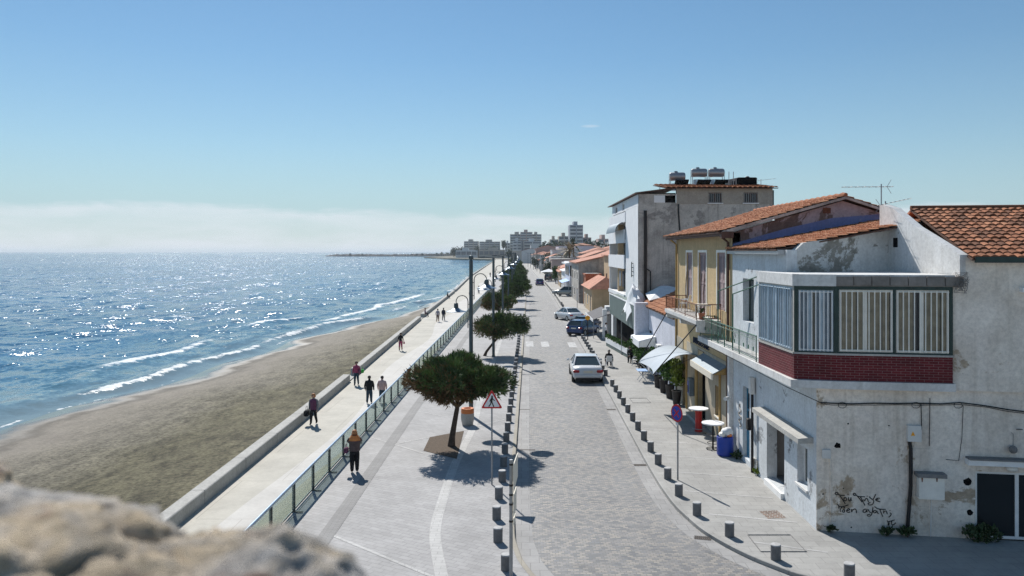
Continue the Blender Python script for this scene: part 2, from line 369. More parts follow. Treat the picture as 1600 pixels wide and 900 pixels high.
# clay tiles with a random value per tile
def tiles(name,stops):
    t=NT(name); t.set(.85,0,.25); a=t.n('ShaderNodeAttribute'); a.attribute_name='tile'
    k=t.math('ADD',t.math('MULTIPLY',a.outputs['Fac'],.42),t.math('MULTIPLY',t.noise(.9,6,.7),.62))
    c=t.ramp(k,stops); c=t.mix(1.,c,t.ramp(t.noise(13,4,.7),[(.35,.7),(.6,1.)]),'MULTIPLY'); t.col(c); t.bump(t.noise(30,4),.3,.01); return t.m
M['tile_old']=tiles('tile_old',[(.2,(.11,.055,.035)),(.45,(.25,.10,.05)),(.62,(.40,.16,.08)),(.9,(.56,.28,.16))])
M['tile_orange']=tiles('tile_orange',[(.2,(.30,.115,.06)),(.5,(.46,.19,.09)),(.9,(.60,.30,.17))])
# sand
t=NT('sand'); t.set(.9,0,.25); a=t.n('ShaderNodeAttribute'); a.attribute_name='shore'
wet=t.math('ADD',a.outputs['Fac'],t.math('MULTIPLY',t.math('SUBTRACT',t.noise(.14,6,.6),.5),7.))
c=t.ramp(t.math('DIVIDE',wet,22.),[(.0,(.10,.09,.075)),(.08,(.13,.118,.10)),(.2,(.24,.215,.18)),(.42,(.215,.195,.15)),(.62,(.135,.122,.075)),(1.,(.15,.135,.085))])
tr_=t.noise(1.1,9,.8,vec=(1.,.42,1)); c=t.mix(t.ramp(t.math('DIVIDE',wet,22.),[(.25,.25),(.5,1.)]),c,t.mix(1.,c,t.ramp(tr_,[(.38,.5),(.5,1.),(.6,1.32)]),'MULTIPLY'))
c=t.mix(1.,c,t.ramp(t.math('DIVIDE',t.math('ADD',wet,t.math('MULTIPLY',t.noise(2.,4),1.2)),22.),[(.135,1.),(.155,.74),(.17,.80),(.20,1.)]),'MULTIPLY'); g_=t.noise(5.,5,.62); c=t.mix(t.ramp(t.math('DIVIDE',wet,22.),[(.2,.3),(.5,1.)]),c,t.mix(1.,c,t.ramp(g_,[(.36,.55),(.48,.98),(.62,1.3)]),'MULTIPLY')); t.col(c)
t.l(t.ramp(t.math('DIVIDE',wet,22.),[(.03,.06),(.14,.9)]),t.b.inputs['Roughness']); t.bump(t.math('MULTIPLY',t.math('ADD',tr_,t.math('MULTIPLY',t.noise(5,6,.7),.5)),t.ramp(t.math('DIVIDE',wet,22.),[(.08,0.),(.4,1.)])),.8,.30); M['sand']=t.m
# sea
t=NT('sea'); t.b.inputs['IOR'].default_value=1.33; t.set(.07,0,.30); t.b.inputs['IOR'].default_value=1.33
sh=t.n('ShaderNodeAttribute'); sh.attribute_name='shore'; fo=t.n('ShaderNodeAttribute'); fo.attribute_name='foam'
deep=t.ramp(t.math('DIVIDE',sh.outputs['Fac'],120.),[(0,(.15,.19,.19)),(.06,(.07,.16,.215)),(.2,(.038,.135,.235)),(1,(.025,.12,.235))])
deep=t.mix(1.,deep,t.ramp(t.noise(.02,5,.6,vec=(1,.5,1)),[(.3,.8),(.7,1.2)]),'MULTIPLY')
def nz(sc,vec,det=3):
    o=t.noise(sc,det,.55,vec=vec,out='Color'); v=t.n('ShaderNodeVectorMath',operation='SUBTRACT'); t.l(o,v.inputs[0]); v.inputs[1].default_value=(.5,.5,.5); return v.outputs[0]
def vm2(op,a,b):
    v=t.n('ShaderNodeVectorMath',operation=op); t.l(a,v.inputs[0])
    if hasattr(b,'is_linked'): t.l(b,v.inputs[1])
    else: v.inputs[1].default_value=b
    return v.outputs[0]
SEA_K=1.38
sc_=t.ramp(t.math('DIVIDE',sh.outputs['Fac'],160.),[(0.003,.06),(.05,.52),(.15,.85),(.6,1.15)])
s1=vm2('MULTIPLY',nz(.42,(.7,1,1),8),(SEA_K*1.1,SEA_K*1.1,0)); s2=vm2('MULTIPLY',nz(.7,(1.3,.14,1),5),(SEA_K*.55,SEA_K*.75,0)); s3=vm2('MULTIPLY',nz(3.2,(.7,1,1),5),(SEA_K*.95,SEA_K*.95,0))
s4=vm2('MULTIPLY',nz(.16,(1.,.05,1),4),(SEA_K*.4,SEA_K*.45,0)); ss_=vm2('ADD',vm2('ADD',vm2('ADD',s1,s2),s3),s4); ss_=vm2('MULTIPLY',ss_,sc_); gn=t.n('ShaderNodeNewGeometry'); nn=vm2('NORMALIZE',vm2('ADD',ss_,gn.outputs['Normal']),(0,0,0)); t.l(nn,t.b.inputs['Normal'])
fn=t.noise(.9,8,.75,vec=(.5,1.1,1)); f1=t.math('ADD',fo.outputs['Fac'],t.math('MULTIPLY',t.math('SUBTRACT',fn,.5),2.3))
fm=t.ramp(f1,[(.46,0.),(.72,1.)]); t.col(t.mix(fm,deep,(.70,.73,.75))); t.l(t.ramp(fm,[(0,.11),(1,.8)]),t.b.inputs['Roughness']); M['sea']=t.m
M['rock']=None
t=NT('rock'); t.set(.95,0,.2); c=t.ramp(t.noise(4.5,8,.65,vec=(1,1,2.2),dist=.5),[(.3,(.30,.26,.23)),(.40,(.46,.41,.35)),(.5,(.58,.47,.33)),(.58,(.64,.56,.47)),(.7,(.68,.61,.54))])
c=t.mix(t.ramp(t.noise(3.2,6,.6),[(.47,0.),(.58,.9)]),c,(.44,.43,.42)); c=t.mix(t.ramp(t.noise(9,4,.6),[(.60,0.),(.68,.8)]),c,(.24,.14,.10)); c=t.mix(t.ramp(t.noise(7,7,.65,dist=1),[(.31,1.),(.39,0.)]),c,(.17,.145,.13)); c=t.mix(1.,c,t.ramp(t.noise(45,5,.7),[(.35,.6),(.6,1.08)]),'MULTIPLY'); t.col(c); t.bump(t.noise(24,8,.7),.9,.03); M['rock']=t.m
M['ground']=plain('ground',(.30,.28,.25),.95,var=.25,sc=.05)
M['headland']=plain('headland',(.16,.15,.11),.95,var=.4,sc=.03)
M['breakwater']=plain('breakwater',(.10,.095,.09),.95,var=.5,sc=.15)
for k,c in dict(far_beige=(.46,.42,.37),far_white=(.62,.62,.62),far_pink=(.48,.36,.32),far_grey=(.34,.35,.37),far_tower=(.36,.38,.42),far_lav=(.58,.54,.60)).items(): M[k]=plain(k,c,.9,var=.12,sc=.3)
M['far_window']=plain('far_window',(.17,.18,.20),.4,var=.2,sc=.2); M['far_balcony']=plain('far_balcony',(.62,.62,.61),.8,var=.1,sc=.2)
# ---------------------------------------------------------------- camera, light, sky
cam=bpy.data.cameras.new('camera'); co=bpy.data.objects.new('camera',cam); COL.objects.link(co)
co.location=(0,0,H); co.rotation_euler=(R(90),0,0); cam.sensor_width=36; cam.lens=27
cam.shift_x=(800-CX)/1600; cam.shift_y=(CY-450)/1600; cam.clip_start=.05; cam.clip_end=60000
cam.dof.use_dof=True; cam.dof.focus_distance=48; cam.dof.aperture_fstop=2.5
scene.camera=co
SUN_EL,SUN_AZ=R(42),R(-21)                # azimuth from +Y towards +X: the sun stands over the sea, ahead and to the left
sun=bpy.data.lights.new('sun','SUN'); so=bpy.data.objects.new('sun',sun); COL.objects.link(so)
sd=Vector((math.sin(SUN_AZ)*math.cos(SUN_EL),math.cos(SUN_AZ)*math.cos(SUN_EL),math.sin(SUN_EL)))
so.rotation_euler=sd.to_track_quat('Z','Y').to_euler(); so.location=(-30,60,60)
sun.energy=4.4; sun.angle=R(.5); sun.color=(1,.955,.89)
w=bpy.data.worlds.new('World'); scene.world=w; w.use_nodes=True; nt=w.node_tree; nt.nodes.clear()
def wn(t,**k):
    x=nt.nodes.new(t)
    for a,b in k.items(): setattr(x,a,b)
    return x
sky=wn('ShaderNodeTexSky'); sky.sky_type='NISHITA'; sky.sun_disc=False; sky.sun_elevation=SUN_EL; sky.sun_rotation=SUN_AZ; sky.altitude=0; sky.air_density=1.0; sky.dust_density=.05; sky.ozone_density=2.2
SKY_S=.073
hs=wn('ShaderNodeHueSaturation'); hs.inputs['Saturation'].default_value=1.22; hs.inputs['Value'].default_value=1.; nt.links.new(sky.outputs[0],hs.inputs['Color'])
bg=wn('ShaderNodeBackground'); bg.inputs[1].default_value=SKY_S; tn=wn('ShaderNodeMix',data_type='RGBA',blend_type='MULTIPLY'); tn.inputs[0].default_value=1; tn.inputs[7].default_value=(.985,1.01,.975,1); nt.links.new(hs.outputs[0],tn.inputs[6]); nt.links.new(tn.outputs[2],bg.inputs[0])
# low bank of thin cloud over the horizon and one small wisp
tc=wn('ShaderNodeTexCoord'); sp=wn('ShaderNodeSeparateXYZ'); nt.links.new(tc.outputs['Generated'],sp.inputs[0])
def wm(op,a,b=None,clamp=False):
    x=wn('ShaderNodeMath',operation=op); x.use_clamp=clamp
    for i,v in ((0,a),(1,b)):
        if v is None: continue
        if hasattr(v,'is_linked'): nt.links.new(v,x.inputs[i])
        else: x.inputs[i].default_value=v
    return x.outputs[0]
def wr(fac,stops):
    x=wn('ShaderNodeValToRGB'); e=x.color_ramp.elements
    while len(e)<len(stops): e.new(.5)
    for i,(p,v) in enumerate(stops): e[i].position=p; e[i].color=(v,v,v,1)
    nt.links.new(fac,x.inputs[0]); return x.outputs[0]
def wnoise(vec,sc,det):
    v=wn('ShaderNodeVectorMath',operation='MULTIPLY'); nt.links.new(tc.outputs['Generated'],v.inputs[0]); v.inputs[1].default_value=vec
    n=wn('ShaderNodeTexNoise'); n.inputs['Scale'].default_value=sc; n.inputs['Detail'].default_value=det; n.inputs['Roughness'].default_value=.62; n.inputs['Distortion'].default_value=.3; nt.links.new(v.outputs[0],n.inputs['Vector']); return n.outputs[0]
el=sp.outputs[2]; big=wnoise((2.2,2.2,9),1.,6); fine=wnoise((6,6,34),1.3,7)
edge=wm('ADD',el,wm('MULTIPLY',wm('SUBTRACT',big,.5),-.05)); edge=wm('ADD',edge,wm('MULTIPLY',wm('SUBTRACT',fine,.5),-.022))
bank=wr(edge,[(.0,.9),(.012,.72),(.03,.5),(.047,.62),(.0545,0.)])
bank=wm('MULTIPLY',bank,wr(fine,[(.32,.42),(.62,1.)]))
wz=wm('SUBTRACT',el,.1605); wx=wm('SUBTRACT',wm('DIVIDE',sp.outputs[0],sp.outputs[1]),.0895)
wd=wm('ADD',wm('POWER',wm('DIVIDE',wx,.014),2.),wm('POWER',wm('DIVIDE',wz,.0022),2.)); wisp=wm('MULTIPLY',wr(wd,[(0,.6),(1,0.)]),wm('GREATER_THAN',sp.outputs[1],0.))
cl=wm('MAXIMUM',bank,wm('MULTIPLY',wisp,fine),True)
bc=wn('ShaderNodeBackground'); bc.inputs[0].default_value=(.84,.885,.95,1); bc.inputs[1].default_value=.74
mx=wn('ShaderNodeMixShader'); nt.links.new(cl,mx.inputs[0]); nt.links.new(bg.outputs[0],mx.inputs[1]); nt.links.new(bc.outputs[0],mx.inputs[2])
hb=wn('ShaderNodeBackground'); hb.inputs[0].default_value=(.50,.73,.88,1); hb.inputs[1].default_value=.58; hzf=wr(el,[(.0,.75),(.055,.7),(.13,.36),(.24,.16),(.6,.12)]); m0=wn('ShaderNodeMixShader'); nt.links.new(hzf,m0.inputs[0]); nt.links.new(bg.outputs[0],m0.inputs[1]); nt.links.new(hb.outputs[0],m0.inputs[2]); nt.links.new(m0.outputs[0],mx.inputs[1])
wo=wn('ShaderNodeOutputWorld'); nt.links.new(mx.outputs[0],wo.inputs[0])
vs=scene.view_settings; vs.view_transform='Standard'; vs.look='None'; vs.exposure=.38; vs.gamma=1; vs.use_curve_mapping=False
cy=scene.cycles; cy.max_bounces=6; cy.diffuse_bounces=3; cy.glossy_bounces=3; cy.transparent_max_bounces=12; cy.sample_clamp_indirect=4; cy.sample_clamp_direct=28; cy.caustics_reflective=False; cy.caustics_refractive=False; cy.use_denoising=True; cy.denoising_prefilter='NONE'; cy.denoising_input_passes='RGB_ALBEDO_NORMAL'; cy.sample_clamp_direct=28; cy.sample_clamp_indirect=2.5

# ---------------------------------------------------------------- ground, sand, sea
def yrange(a,b,st,gr=1.,mx=1e9):
    o=[a]
    while o[-1]<b: o.append(o[-1]+st); st=min(st*gr,mx)
    o[-1]=b; return o
ys=yrange(-80,3000,20,1.05,150)
m=MB(); m.strip([(wallx(y)+.3,y,-.85) for y in ys],[(3500,y,-.85) for y in ys])
m.strip([(-12000,3000,-5),(-12000,3001,-5)],[(3500,3000,-.85),(3500,3001,-.85)]) if False else None
struct(m.build('ground',M['ground']))
# beach: slopes from the sea wall down under the water
def sea_gx(y,k): return k
m=MB(); ys=yrange(-70,186,1.2); NX=40; at=[]
for y in ys:
    a=wallx(y)+.1; s0=min(shore(y)+1.0*math.sin(y*.11)+.5*math.sin(y*.31+1), a-.4)
    for i in range(NX+1):
        t=i/NX; x=lerp(s0-9,a,t); d=x-s0; wd=max(.5,a-s0)
        z=-2.2+d*.05 if d<0 else lerp(-2.2,-1.0,min(1,d/wd)**.8)
        if d>.5: z+=.06*mnoise.noise((x*.35,y*.35,0))+.035*mnoise.noise((x*1.3,y*1.3,3))*min(1,d/6)
        m.v.append((x,y,z)); at.append(d)
n=NX+1
for j in range(len(ys)-1):
    for i in range(NX): m.f.append((j*n+i,j*n+i+1,(j+1)*n+i+1,(j+1)*n+i)); m.mi.append(0)
o=m.build('beach',M['sand'],smooth=180,fix=False); a=o.data.attributes.new('shore','FLOAT','POINT'); a.data.foreach_set('value',at); struct(o)
# sea: real wave relief, breakers and foam near the shore, swell further out
def wavez(x,y,d):
    near=math.exp(-max(d,0)/40.)
    ph=d*.36+.9*mnoise.noise((y*.02,d*.01,0))*3
    crest=max(0,math.sin(ph))**3*near*.30*(1+mnoise.noise((y*.03,d*.03,5)))
    sw=.09*math.sin(x*.22+y*.31+2*mnoise.noise((x*.02,y*.02,1)))+.10*mnoise.noise((x*.12,y*.22,2))+.07*mnoise.noise((x*.4,y*.7,8))
    return sw*min(1,max(0,d)/8+.12)+crest*min(1,max(0,d)/3), crest
m=MB(); sa=[];fa=[]; ys=yrange(-70,26000,.75,1.0); 
ys=[-70+i*3 for i in range(28)]
y=14.
while y<26000: ys.append(y); y+=max(.7,y*.0085)
NX=230
for y in ys:
    sx=shore(y)+1.0*math.sin(y*.11)+.5*math.sin(y*.31+1)
    if y>175: sx=shore(y)
    x1=sx+3. if y<900 else sx; W=1.35*max(y,20)+140
    for i in range(NX+1):
        t=(i/NX)**1.55; x=x1-t*W; d=sx-x
        z,cr=wavez(x,y,d) if (y<700 and d<400) else (0,0)
        g=.5+.5*mnoise.noise((y*.035,d*.02,9)); fo=0.
        # three broken lines of breakers, stretched along the shore
        for k,(dd,wd_,st,fr) in enumerate([(3.0,.7,.70,.05),(.5,.22,.55,.06),(8.5,.95,.9,.026),(15.5,.8,.78,.03),(24,.8,.72,.03),(36,.9,.70,.026),(52,.9,.68,.028),(75,1.,.66,.026)]):
            dc=dd*(1+.25*mnoise.noise((y*.018,k*7.1,0)))+(1.5 if k>1 else .5)*mnoise.noise((y*.06,k*3.,4))
            on=max(0,min(1,(mnoise.noise((y*fr,k*11.3,2))+(.45 if k==0 else (.3 if k==1 else (.04 if k==2 else -.12))))*2.2))
            fo=max(fo,on*st*math.exp(-((d-dc)/wd_)**2)); cr2=max(cr2 if k else 0,(.32 if k!=1 else 0)*on*math.exp(-((d-dc-.3)/1.3)**2))
        if d>6: fo=max(fo,.22*max(0,mnoise.noise((x*.045,y*.10,6)))*1.6*math.exp(-d/170))
        if d<0: fo=max(fo,.12*g)
        m.v.append((x,y,-2.2+z+cr2)); sa.append(d); fa.append(fo)
n=NX+1
for j in range(len(ys)-1):
    for i in range(NX): m.f.append((j*n+i+1,j*n+i,(j+1)*n+i,(j+1)*n+i+1)); m.mi.append(0)
o=m.build('sea',M['sea'],smooth=180,fix=False)
for k,v in (('shore',sa),('foam',fa)): a=o.data.attributes.new(k,'FLOAT','POINT'); a.data.foreach_set('value',v)
struct(o)

# ---------------------------------------------------------------- streets
YS=[18.8,19.3,19.8,20.4,21,21.5,22.2,23.1,24,25,26,28,30,32,36,40,48,56,64,72,84,95,110,125,143,150,165,180,200,230,265,300,317,356,400,450,491,530,573,640,700,800]
def band(name,fa_,fb_,ys,z,mat,kind='structure'):
    m=MB(); m.strip([(fa_(y),y,z) for y in ys],[(fb_(y),y,z) for y in ys]); o=m.build(name,mat,fix=False)
    if o.data.polygons[0].normal.z<0: o.data.flip_normals()
    return struct(o,kind)
# carriageway as one sheet that bends off to the right in front of the tower
left=[(30,13.2),(12,13.4),(6,14.6),(3,16.5),(1.2,18.8)]+[(lk(y),y) for y in YS if y>18.8]
right=[(30,18.6),(16,18.65),(13,18.7),(9.5,19.3)]+[(rk(y),y) for y in YS if y>=19.8]
m=MB(); L=[(x-.1,y,-.12) for x,y in left]; Rr=[(x+.1,y,-.12) for x,y in right]
def resample(P,k):
    P=[Vector(p) for p in P]; ln=[0]
    for a,b in zip(P,P[1:]): ln.append(ln[-1]+(b-a).length)
    o=[]
    for i in range(k):
        q=ln[-1]*(i/(k-1))**2.2; j=0
        while j<len(ln)-2 and ln[j+1]<q: j+=1
        t=(q-ln[j])/max(1e-9,ln[j+1]-ln[j]); o.append(tuple(P[j].lerp(P[j+1],min(1,t))))
    return o
m.strip(resample(L,120),resample(Rr,120)); road=m.build('road',M['cobbles'],fix=False)
if road.data.polygons[0].normal.z<0: road.data.flip_normals()
struct(road)
def offs(P,d):
    o=[]
    for i,p in enumerate(P):
        a=Vector(P[max(i-1,0)]); b=Vector(P[min(i+1,len(P)-1)]); t=(b-a).normalized(); o.append((p[0]+t.y*d,p[1]-t.x*d))
    return o
def smoothline(P,it=2):
    for _ in range(it):
        o=[P[0]]
        for a,b in zip(P,P[1:]): o+= [(lerp(a[0],b[0],.25),lerp(a[1],b[1],.25)),(lerp(a[0],b[0],.75),lerp(a[1],b[1],.75))]
        P=o+[P[-1]]
    return P
KL=smoothline(left); KR=smoothline(right)
def kerb(P,name,sgn,mat):
    A=offs(P,0); B=offs(P,-.16*sgn); m=MB(); n=len(A)
    v=[(x,y,-.3) for x,y in A]+[(x,y,-.01) for x,y in A]+[(x+ (B[i][0]-x)*.15,y+(B[i][1]-y)*.15,.006) for i,(x,y) in enumerate(A)]+[(x,y,.006) for x,y in B]+[(x,y,-.3) for x,y in B]
    f=[]
    for r in range(4):
        for i in range(n-1): f.append((r*n+i,r*n+i+1,(r+1)*n+i+1,(r+1)*n+i))
    m.add(v,f); return struct(m.build(name,mat))
kerb(KL,'kerb',1,M['kerb_sand']); kerb(KR,'kerb',-1,M['kerb'])
for P,s,nm in ((KL,1,'gutter'),(KR,-1,'gutter')):
    m=MB(); A=offs(P,.03*s); B=offs(P,.55*s); m.strip([(x,y,-.116) for x,y in A],[(x,y,-.116) for x,y in B]); o=m.build(nm,M['gutter'],fix=False)
    if o.data.polygons[0].normal.z<0: o.data.flip_normals()
    struct(o)
# pavements
m=MB(); lp=[p for p in KL if p[1]>13]; A=[(p[0]-.1,p[1],0) for p in lp]; B=[(railx(p[1]) if p[1]<200 else lk(p[1])-9,p[1],0) for p in lp]
A=[(30,8,0),(30,13.1,0)]+A[1:]; B=[(railx(8),8,0),(railx(13),13,0)]+B[1:]
m.strip(A,B); o=m.build('pavement',M['pavers'],fix=False)
if o.data.polygons[0].normal.z<0: o.data.flip_normals()
struct(o)
m=MB(); A=[(p[0]+.1,p[1]+(.1 if p[1]<19.5 else 0),0) for p in KR]; B=[(max(40,p[0]+30),max(p[1]+.2,20)+ (0 if p[1]>40 else 0),0) for p in KR]
m.strip(A,B); o=m.build('pavement',M['pavers_right'],fix=False)
if o.data.polygons[0].normal.z<0: o.data.flip_normals()
struct(o)
# promenade: cream slabs with sinuous lighter and yellow bands
ysp=yrange(-20,900,2,1.04,30)
band('promenade',lambda y:wallx(y)-.1,lambda y:railx(y)-.12 if y<200 else lk(y)-8.9,ysp,-.6,M['promenade'])
yb=yrange(14,330,1.,1.02,6)
pmid=lambda y:(wallx(y)+railx(y))/2
band('promenade_band',lambda y:pmid(y)-.25+.55*math.sin(y*.16+1.2),lambda y:railx(y)-.35-.55*(1+math.sin(y*.16+3.9)),yb,-.596,M['prom_light'])
band('promenade_band',lambda y:railx(y)-.35-.55*(1+math.sin(y*.16+3.9)),lambda y:railx(y)-.14,yb,-.5955,M['prom_yellow'])
# marks on the left pavement
def line(name,pts,wd,mat,z=.004):
    m=MB(); A=offs(pts,wd/2); B=offs(pts,-wd/2); m.strip([(x,y,z) for x,y in A],[(x,y,z) for x,y in B]); o=m.build(name,mat,fix=False)
    if o.data.polygons[0].normal.z<0: o.data.flip_normals()
    return struct(o)
line('tactile_paving',[(-6.02,10),(-5.9,24),(-5.85,42),(-5.7,60),(-5.5,90)],.48,M['tactile'],.009)
cv=[GR(*p)[:2] for p in [(691,905),(686,880),(679,842),(681,820),(685,802),(705,738),(719,708),(732,683),(742,664)]]
line('white_paving_band',smoothline([(-1.3,17.5),(-1.9,19.4)]+cv+[(-2.45,44),(-2.2,60),(-1.9,90)]),.34,M['white_line'],.005)
for a,b in (((518,836),(680,903)),((579,683),(664,709)),((612,695),(672,683)),((545,712),(485,735)),((725,672),(790,655)),((640,640),(700,652))):
    line('white_paving_line',[GR(*a)[:2],GR(*b)[:2]],.11,M['white_line'],.0065)
for yy in (50,57.5,68,80,94): line('white_paving_line',[(railx(yy)+.3,yy),(lk(yy)-.5,yy+.6)],.12,M['white_line'],.0065)
m=MB(); m.face([GR(px,py,.012) for px,py in [(661.5,704),(671.5,683),(725,673),(713.6,717)]]); o=m.build('tree_bed',M['soil'])
if o.data.polygons[0].normal.z<0: o.data.flip_normals()
struct(o)
# marks on the right pavement and the road
yy=22.6
for k in range(22):
    y0=22.5+2.42*k
    line('white_paving_line',[(rk(y0)+.75,y0+.25),(8.75 if y0<58 else 8.2,y0-.55)],.10,M['white_line'],.005)
for x,y in ((.75,72.4),(2.2,72.2),(4.72,71.8)):
    m=MB(); m.face([(x-.36,y-2.0,-.1115),(x+.36,y-2.0,-.1115),(x+.36,y+2.,-.1115),(x-.36,y+2.,-.1115)]); struct(m.build('zebra_marking',M['zebra'],fix=False))
def flat(name,c,w_,h_,mat,z,rot=0):
    m=MB(); ca,sa_=math.cos(rot),math.sin(rot); m.face([(c[0]+a*ca-b*sa_,c[1]+a*sa_+b*ca,z) for a,b in ((-w_/2,-h_/2),(w_/2,-h_/2),(w_/2,h_/2),(-w_/2,h_/2))]); return m.build(name,mat,fix=False)
for i,(px,py,rot) in enumerate(((955,640,0),(1000,727,0),(1098,841,-.25))):
    g=GR(px,py,-.12); tag(flat('drain_grate',g,.5,.30,M['grate'],-.110,rot),['far','middle','near'][i]+'most of three rusty drain grates along the right gutter','drain grate','drain grates in the right gutter')
for i,(px,py) in enumerate(((818,640),(824,703),(818,566))):
    g=GR(px,py,-.12); tag(flat('drain_grate',g,.7,.13,M['grate'],-.110),['narrow slot drain beside the left kerb next to the bollards before the tree shadow','narrow slot drain beside the left kerb inside the tree shadow','narrow slot drain beside the left kerb, farthest from the viewer'][i],'drain grate','slot drains in the left gutter')
tag(flat('manhole_cover',GR(1207,804),.62,.72,M['manhole'],.006,.1),'brown patterned manhole cover in the right pavement near the house corner','manhole cover')
m=MB()
for px,py,w_,h_ in ((1213,849,1.3,1.3),):
    g=GR(px,py)
    for a,b,c,d in ((-w_/2,-h_/2,w_/2,-h_/2),(w_/2,-h_/2,w_/2,h_/2),(w_/2,h_/2,-w_/2,h_/2),(-w_/2,h_/2,-w_/2,-h_/2)): m.tube([(g[0]+a,g[1]+b,.004),(g[0]+c,g[1]+d,.004)],.02,4)
tag(m.build('access_cover',M['concrete_dark']),'square paved access cover with dark outline beside the near right bollards','access cover')
m=MB(); g=GR(1000,626)
for a,b,c,d in ((-.5,-.7,.5,-.7),(.5,-.7,.5,.7),(.5,.7,-.5,.7),(-.5,.7,-.5,-.7)): m.tube([(g[0]+a,g[1]+b,.003),(g[0]+c,g[1]+d,.003)],.018,4)
tag(m.build('access_cover',M['concrete_dark']),'faint square access cover in the right pavement before the potted shrubs','access cover')

# ---------------------------------------------------------------- sea wall, railing, bollards
SEG=[(-16,54.4),(57.2,103),(107.5,172),(176,262),(268,420),(428,640),(650,880)]
for i,(a,b) in enumerate(SEG):
    yy=yrange(a,b,min(3.,(b-a)/4)); m=MB(); A=[(wallx(y)-.52,y) for y in yy]; B=[(wallx(y),y) for y in yy]; n=len(yy)
    c=.03; rings=[[(x,y,-2.3) for x,y in A],[(x,y,-.1-c) for x,y in A],[(x+c,y,-.1) for x,y in A],[(x-c,y,-.1) for x,y in B],[(x,y,-.1-c) for x,y in B],[(x,y,-.75) for x,y in B]]
    v=sum(rings,[]); f=[]
    for r in range(5):
        for j in range(n-1): f.append((r*n+j,r*n+j+1,(r+1)*n+j+1,(r+1)*n+j))
    f.append(tuple(r*n for r in range(6))); f.append(tuple(r*n+n-1 for r in range(6))); m.add(v,f)
    root=thing('sea_wall',['low concrete wall between beach and promenade, the nearest stretch','second stretch of low concrete wall, beside the walkers on the promenade','third stretch of low concrete wall past the gap by the three people','fourth stretch of low concrete sea wall where the beach ends','fifth stretch of low concrete sea wall standing in the water','sixth stretch of low concrete sea wall far along the shore','farthest stretch of low concrete sea wall at the bend of the shore'][i],'wall',(wallx(a),a,-.6),'stretches of low sea wall')
    m.build('wall_body',M['concrete'],root,smooth=40)
    m=MB()
    for y in yrange(a+4.4,b-1,4.4)[:-1][:25]: m.obb((wallx(y)-.26,y,-.35),(.2625,0,0),(0,.012,0),(0,0,.253))
    if m.v and i<4: m.build('joint',M['concrete_dark'],root)
m=MB()
for a,b in zip(SEG,SEG[1:]):
    m.extr([(wallx(a[1])-.52,a[1]+.02,-.6),(wallx(a[1]),a[1]+.02,-.6),(wallx(b[0]),b[0]-.02,-.6),(wallx(b[0])-.52,b[0]-.02,-.6)],(0,0,-1.6))
struct(m.build('promenade_step',M['concrete']))
# retaining kerb and glass railing
R0,R1,STP=11.6,172.,2.28
root=thing('glass_railing','long glass railing with grey steel handrail between promenade and pavement','railing',(railx(R0),R0,0))
yy=yrange(-10,200,6); m=MB(); A=[(railx(y)-.12,y) for y in yy]; B=[(railx(y)+.10,y) for y in yy]; n=len(yy)
rings=[[(x,y,-.9) for x,y in A],[(x,y,.02) for x,y in A],[(x,y,.02) for x,y in B],[(x,y,-.3) for x,y in B]]; v=sum(rings,[]); f=[]
for r in range(3):
    for j in range(n-1): f.append((r*n+j,r*n+j+1,(r+1)*n+j+1,(r+1)*n+j))
m.add(v,f); struct(m.build('promenade_edge',M['concrete']))
m=MB(); yl=yrange(R0,R1,8); m.tube([(railx(y),y,.98) for y in yl],.048,10); m.build('handrail',M['steel'],root,smooth=60)
m=MB(); m.tube([(railx(y),y,.10) for y in yl],.030,6); m.build('bottom_rail',M['steel_dark'],root,smooth=60)
y=R0; k=0
while y<R1:
    m=MB(); x=railx(y); m.box(x-.045,x+.045,y-.035,y+.035,.02,.945); m.box(x+.045,x+.30,y-.03,y+.03,.022,.055); m.build('post',M['steel_dark'],root)
    m=MB(); y2=y+STP; m.hexa([(railx(y)-.008,y+.06,.14),(railx(y)+.008,y+.06,.14),(railx(y2)+.008,y2-.06,.14),(railx(y2)-.008,y2-.06,.14),(railx(y)-.008,y+.06,.92),(railx(y)+.008,y+.06,.92),(railx(y2)+.008,y2-.06,.92),(railx(y2)-.008,y2-.06,.92)]); 
    if y2<R1: m.build('glass_panel',M['rail_glass'],root)
    y=y2; k+=1
# bollards
def bollard_proto():
    r=thing('bollard','','bollard',local=True)
    m=MB(); m.lathe([(.140,0),(.140,.40)],n=20); m.build('bollard_body',M['bollard_grey'],r,smooth=40)
    m=MB(); m.lathe([(.141,.40),(.141,.415),(.128,.43),(.0,.432)],n=20,cap=False); m.build('bollard_lit_top',M['bollard_top_lit'],r,smooth=40)
    return r
bp=bollard_proto(); first=True
def place_bollard(x,y,label,group):
    global first
    if first: first=False; bp.location=(x,y,0); bp['label']=label; bp['group']=group; return
    o=dup(bp,(x,y,0),0,label); o['group']=group
RB=[(8.6,20.15),(7.1,21.45),(6.28,23.2),(5.72,25.05)]+[(rk(y)+.42,y) for y in [27.05+2.0*k for k in range(12)]]
RB=[b for b in RB]
y=53.2
while y<77: RB.append((rk(y)+.42,y)); y+=2.05
for i,(x,y) in enumerate(RB): place_bollard(x,y,'squat grey bollard of the right kerb, %s from the near end of its row'%ORD[i],'grey bollards along the right kerb')
RB2=[(rk(y)+.5,y) for y in (88,92,112,119,131)]
for i,(x,y) in enumerate(RB2): place_bollard(x,y,'grey bollard on the right pavement beyond the parked blue hatchback, %s of five counting away'%ORD[i],'grey bollards along the right kerb')
LB=[(-.42,20.75),(-.70,22.75),(-.80,24.65),(-.79,26.7)]+[(lk(y)-.47,y) for y in [28.7+2.02*k for k in range(24)]]
for i,(x,y) in enumerate(LB): place_bollard(x,y,'squat grey bollard of the left kerb, %s from the near end of its row'%ORD[i],'grey bollards along the left kerb')
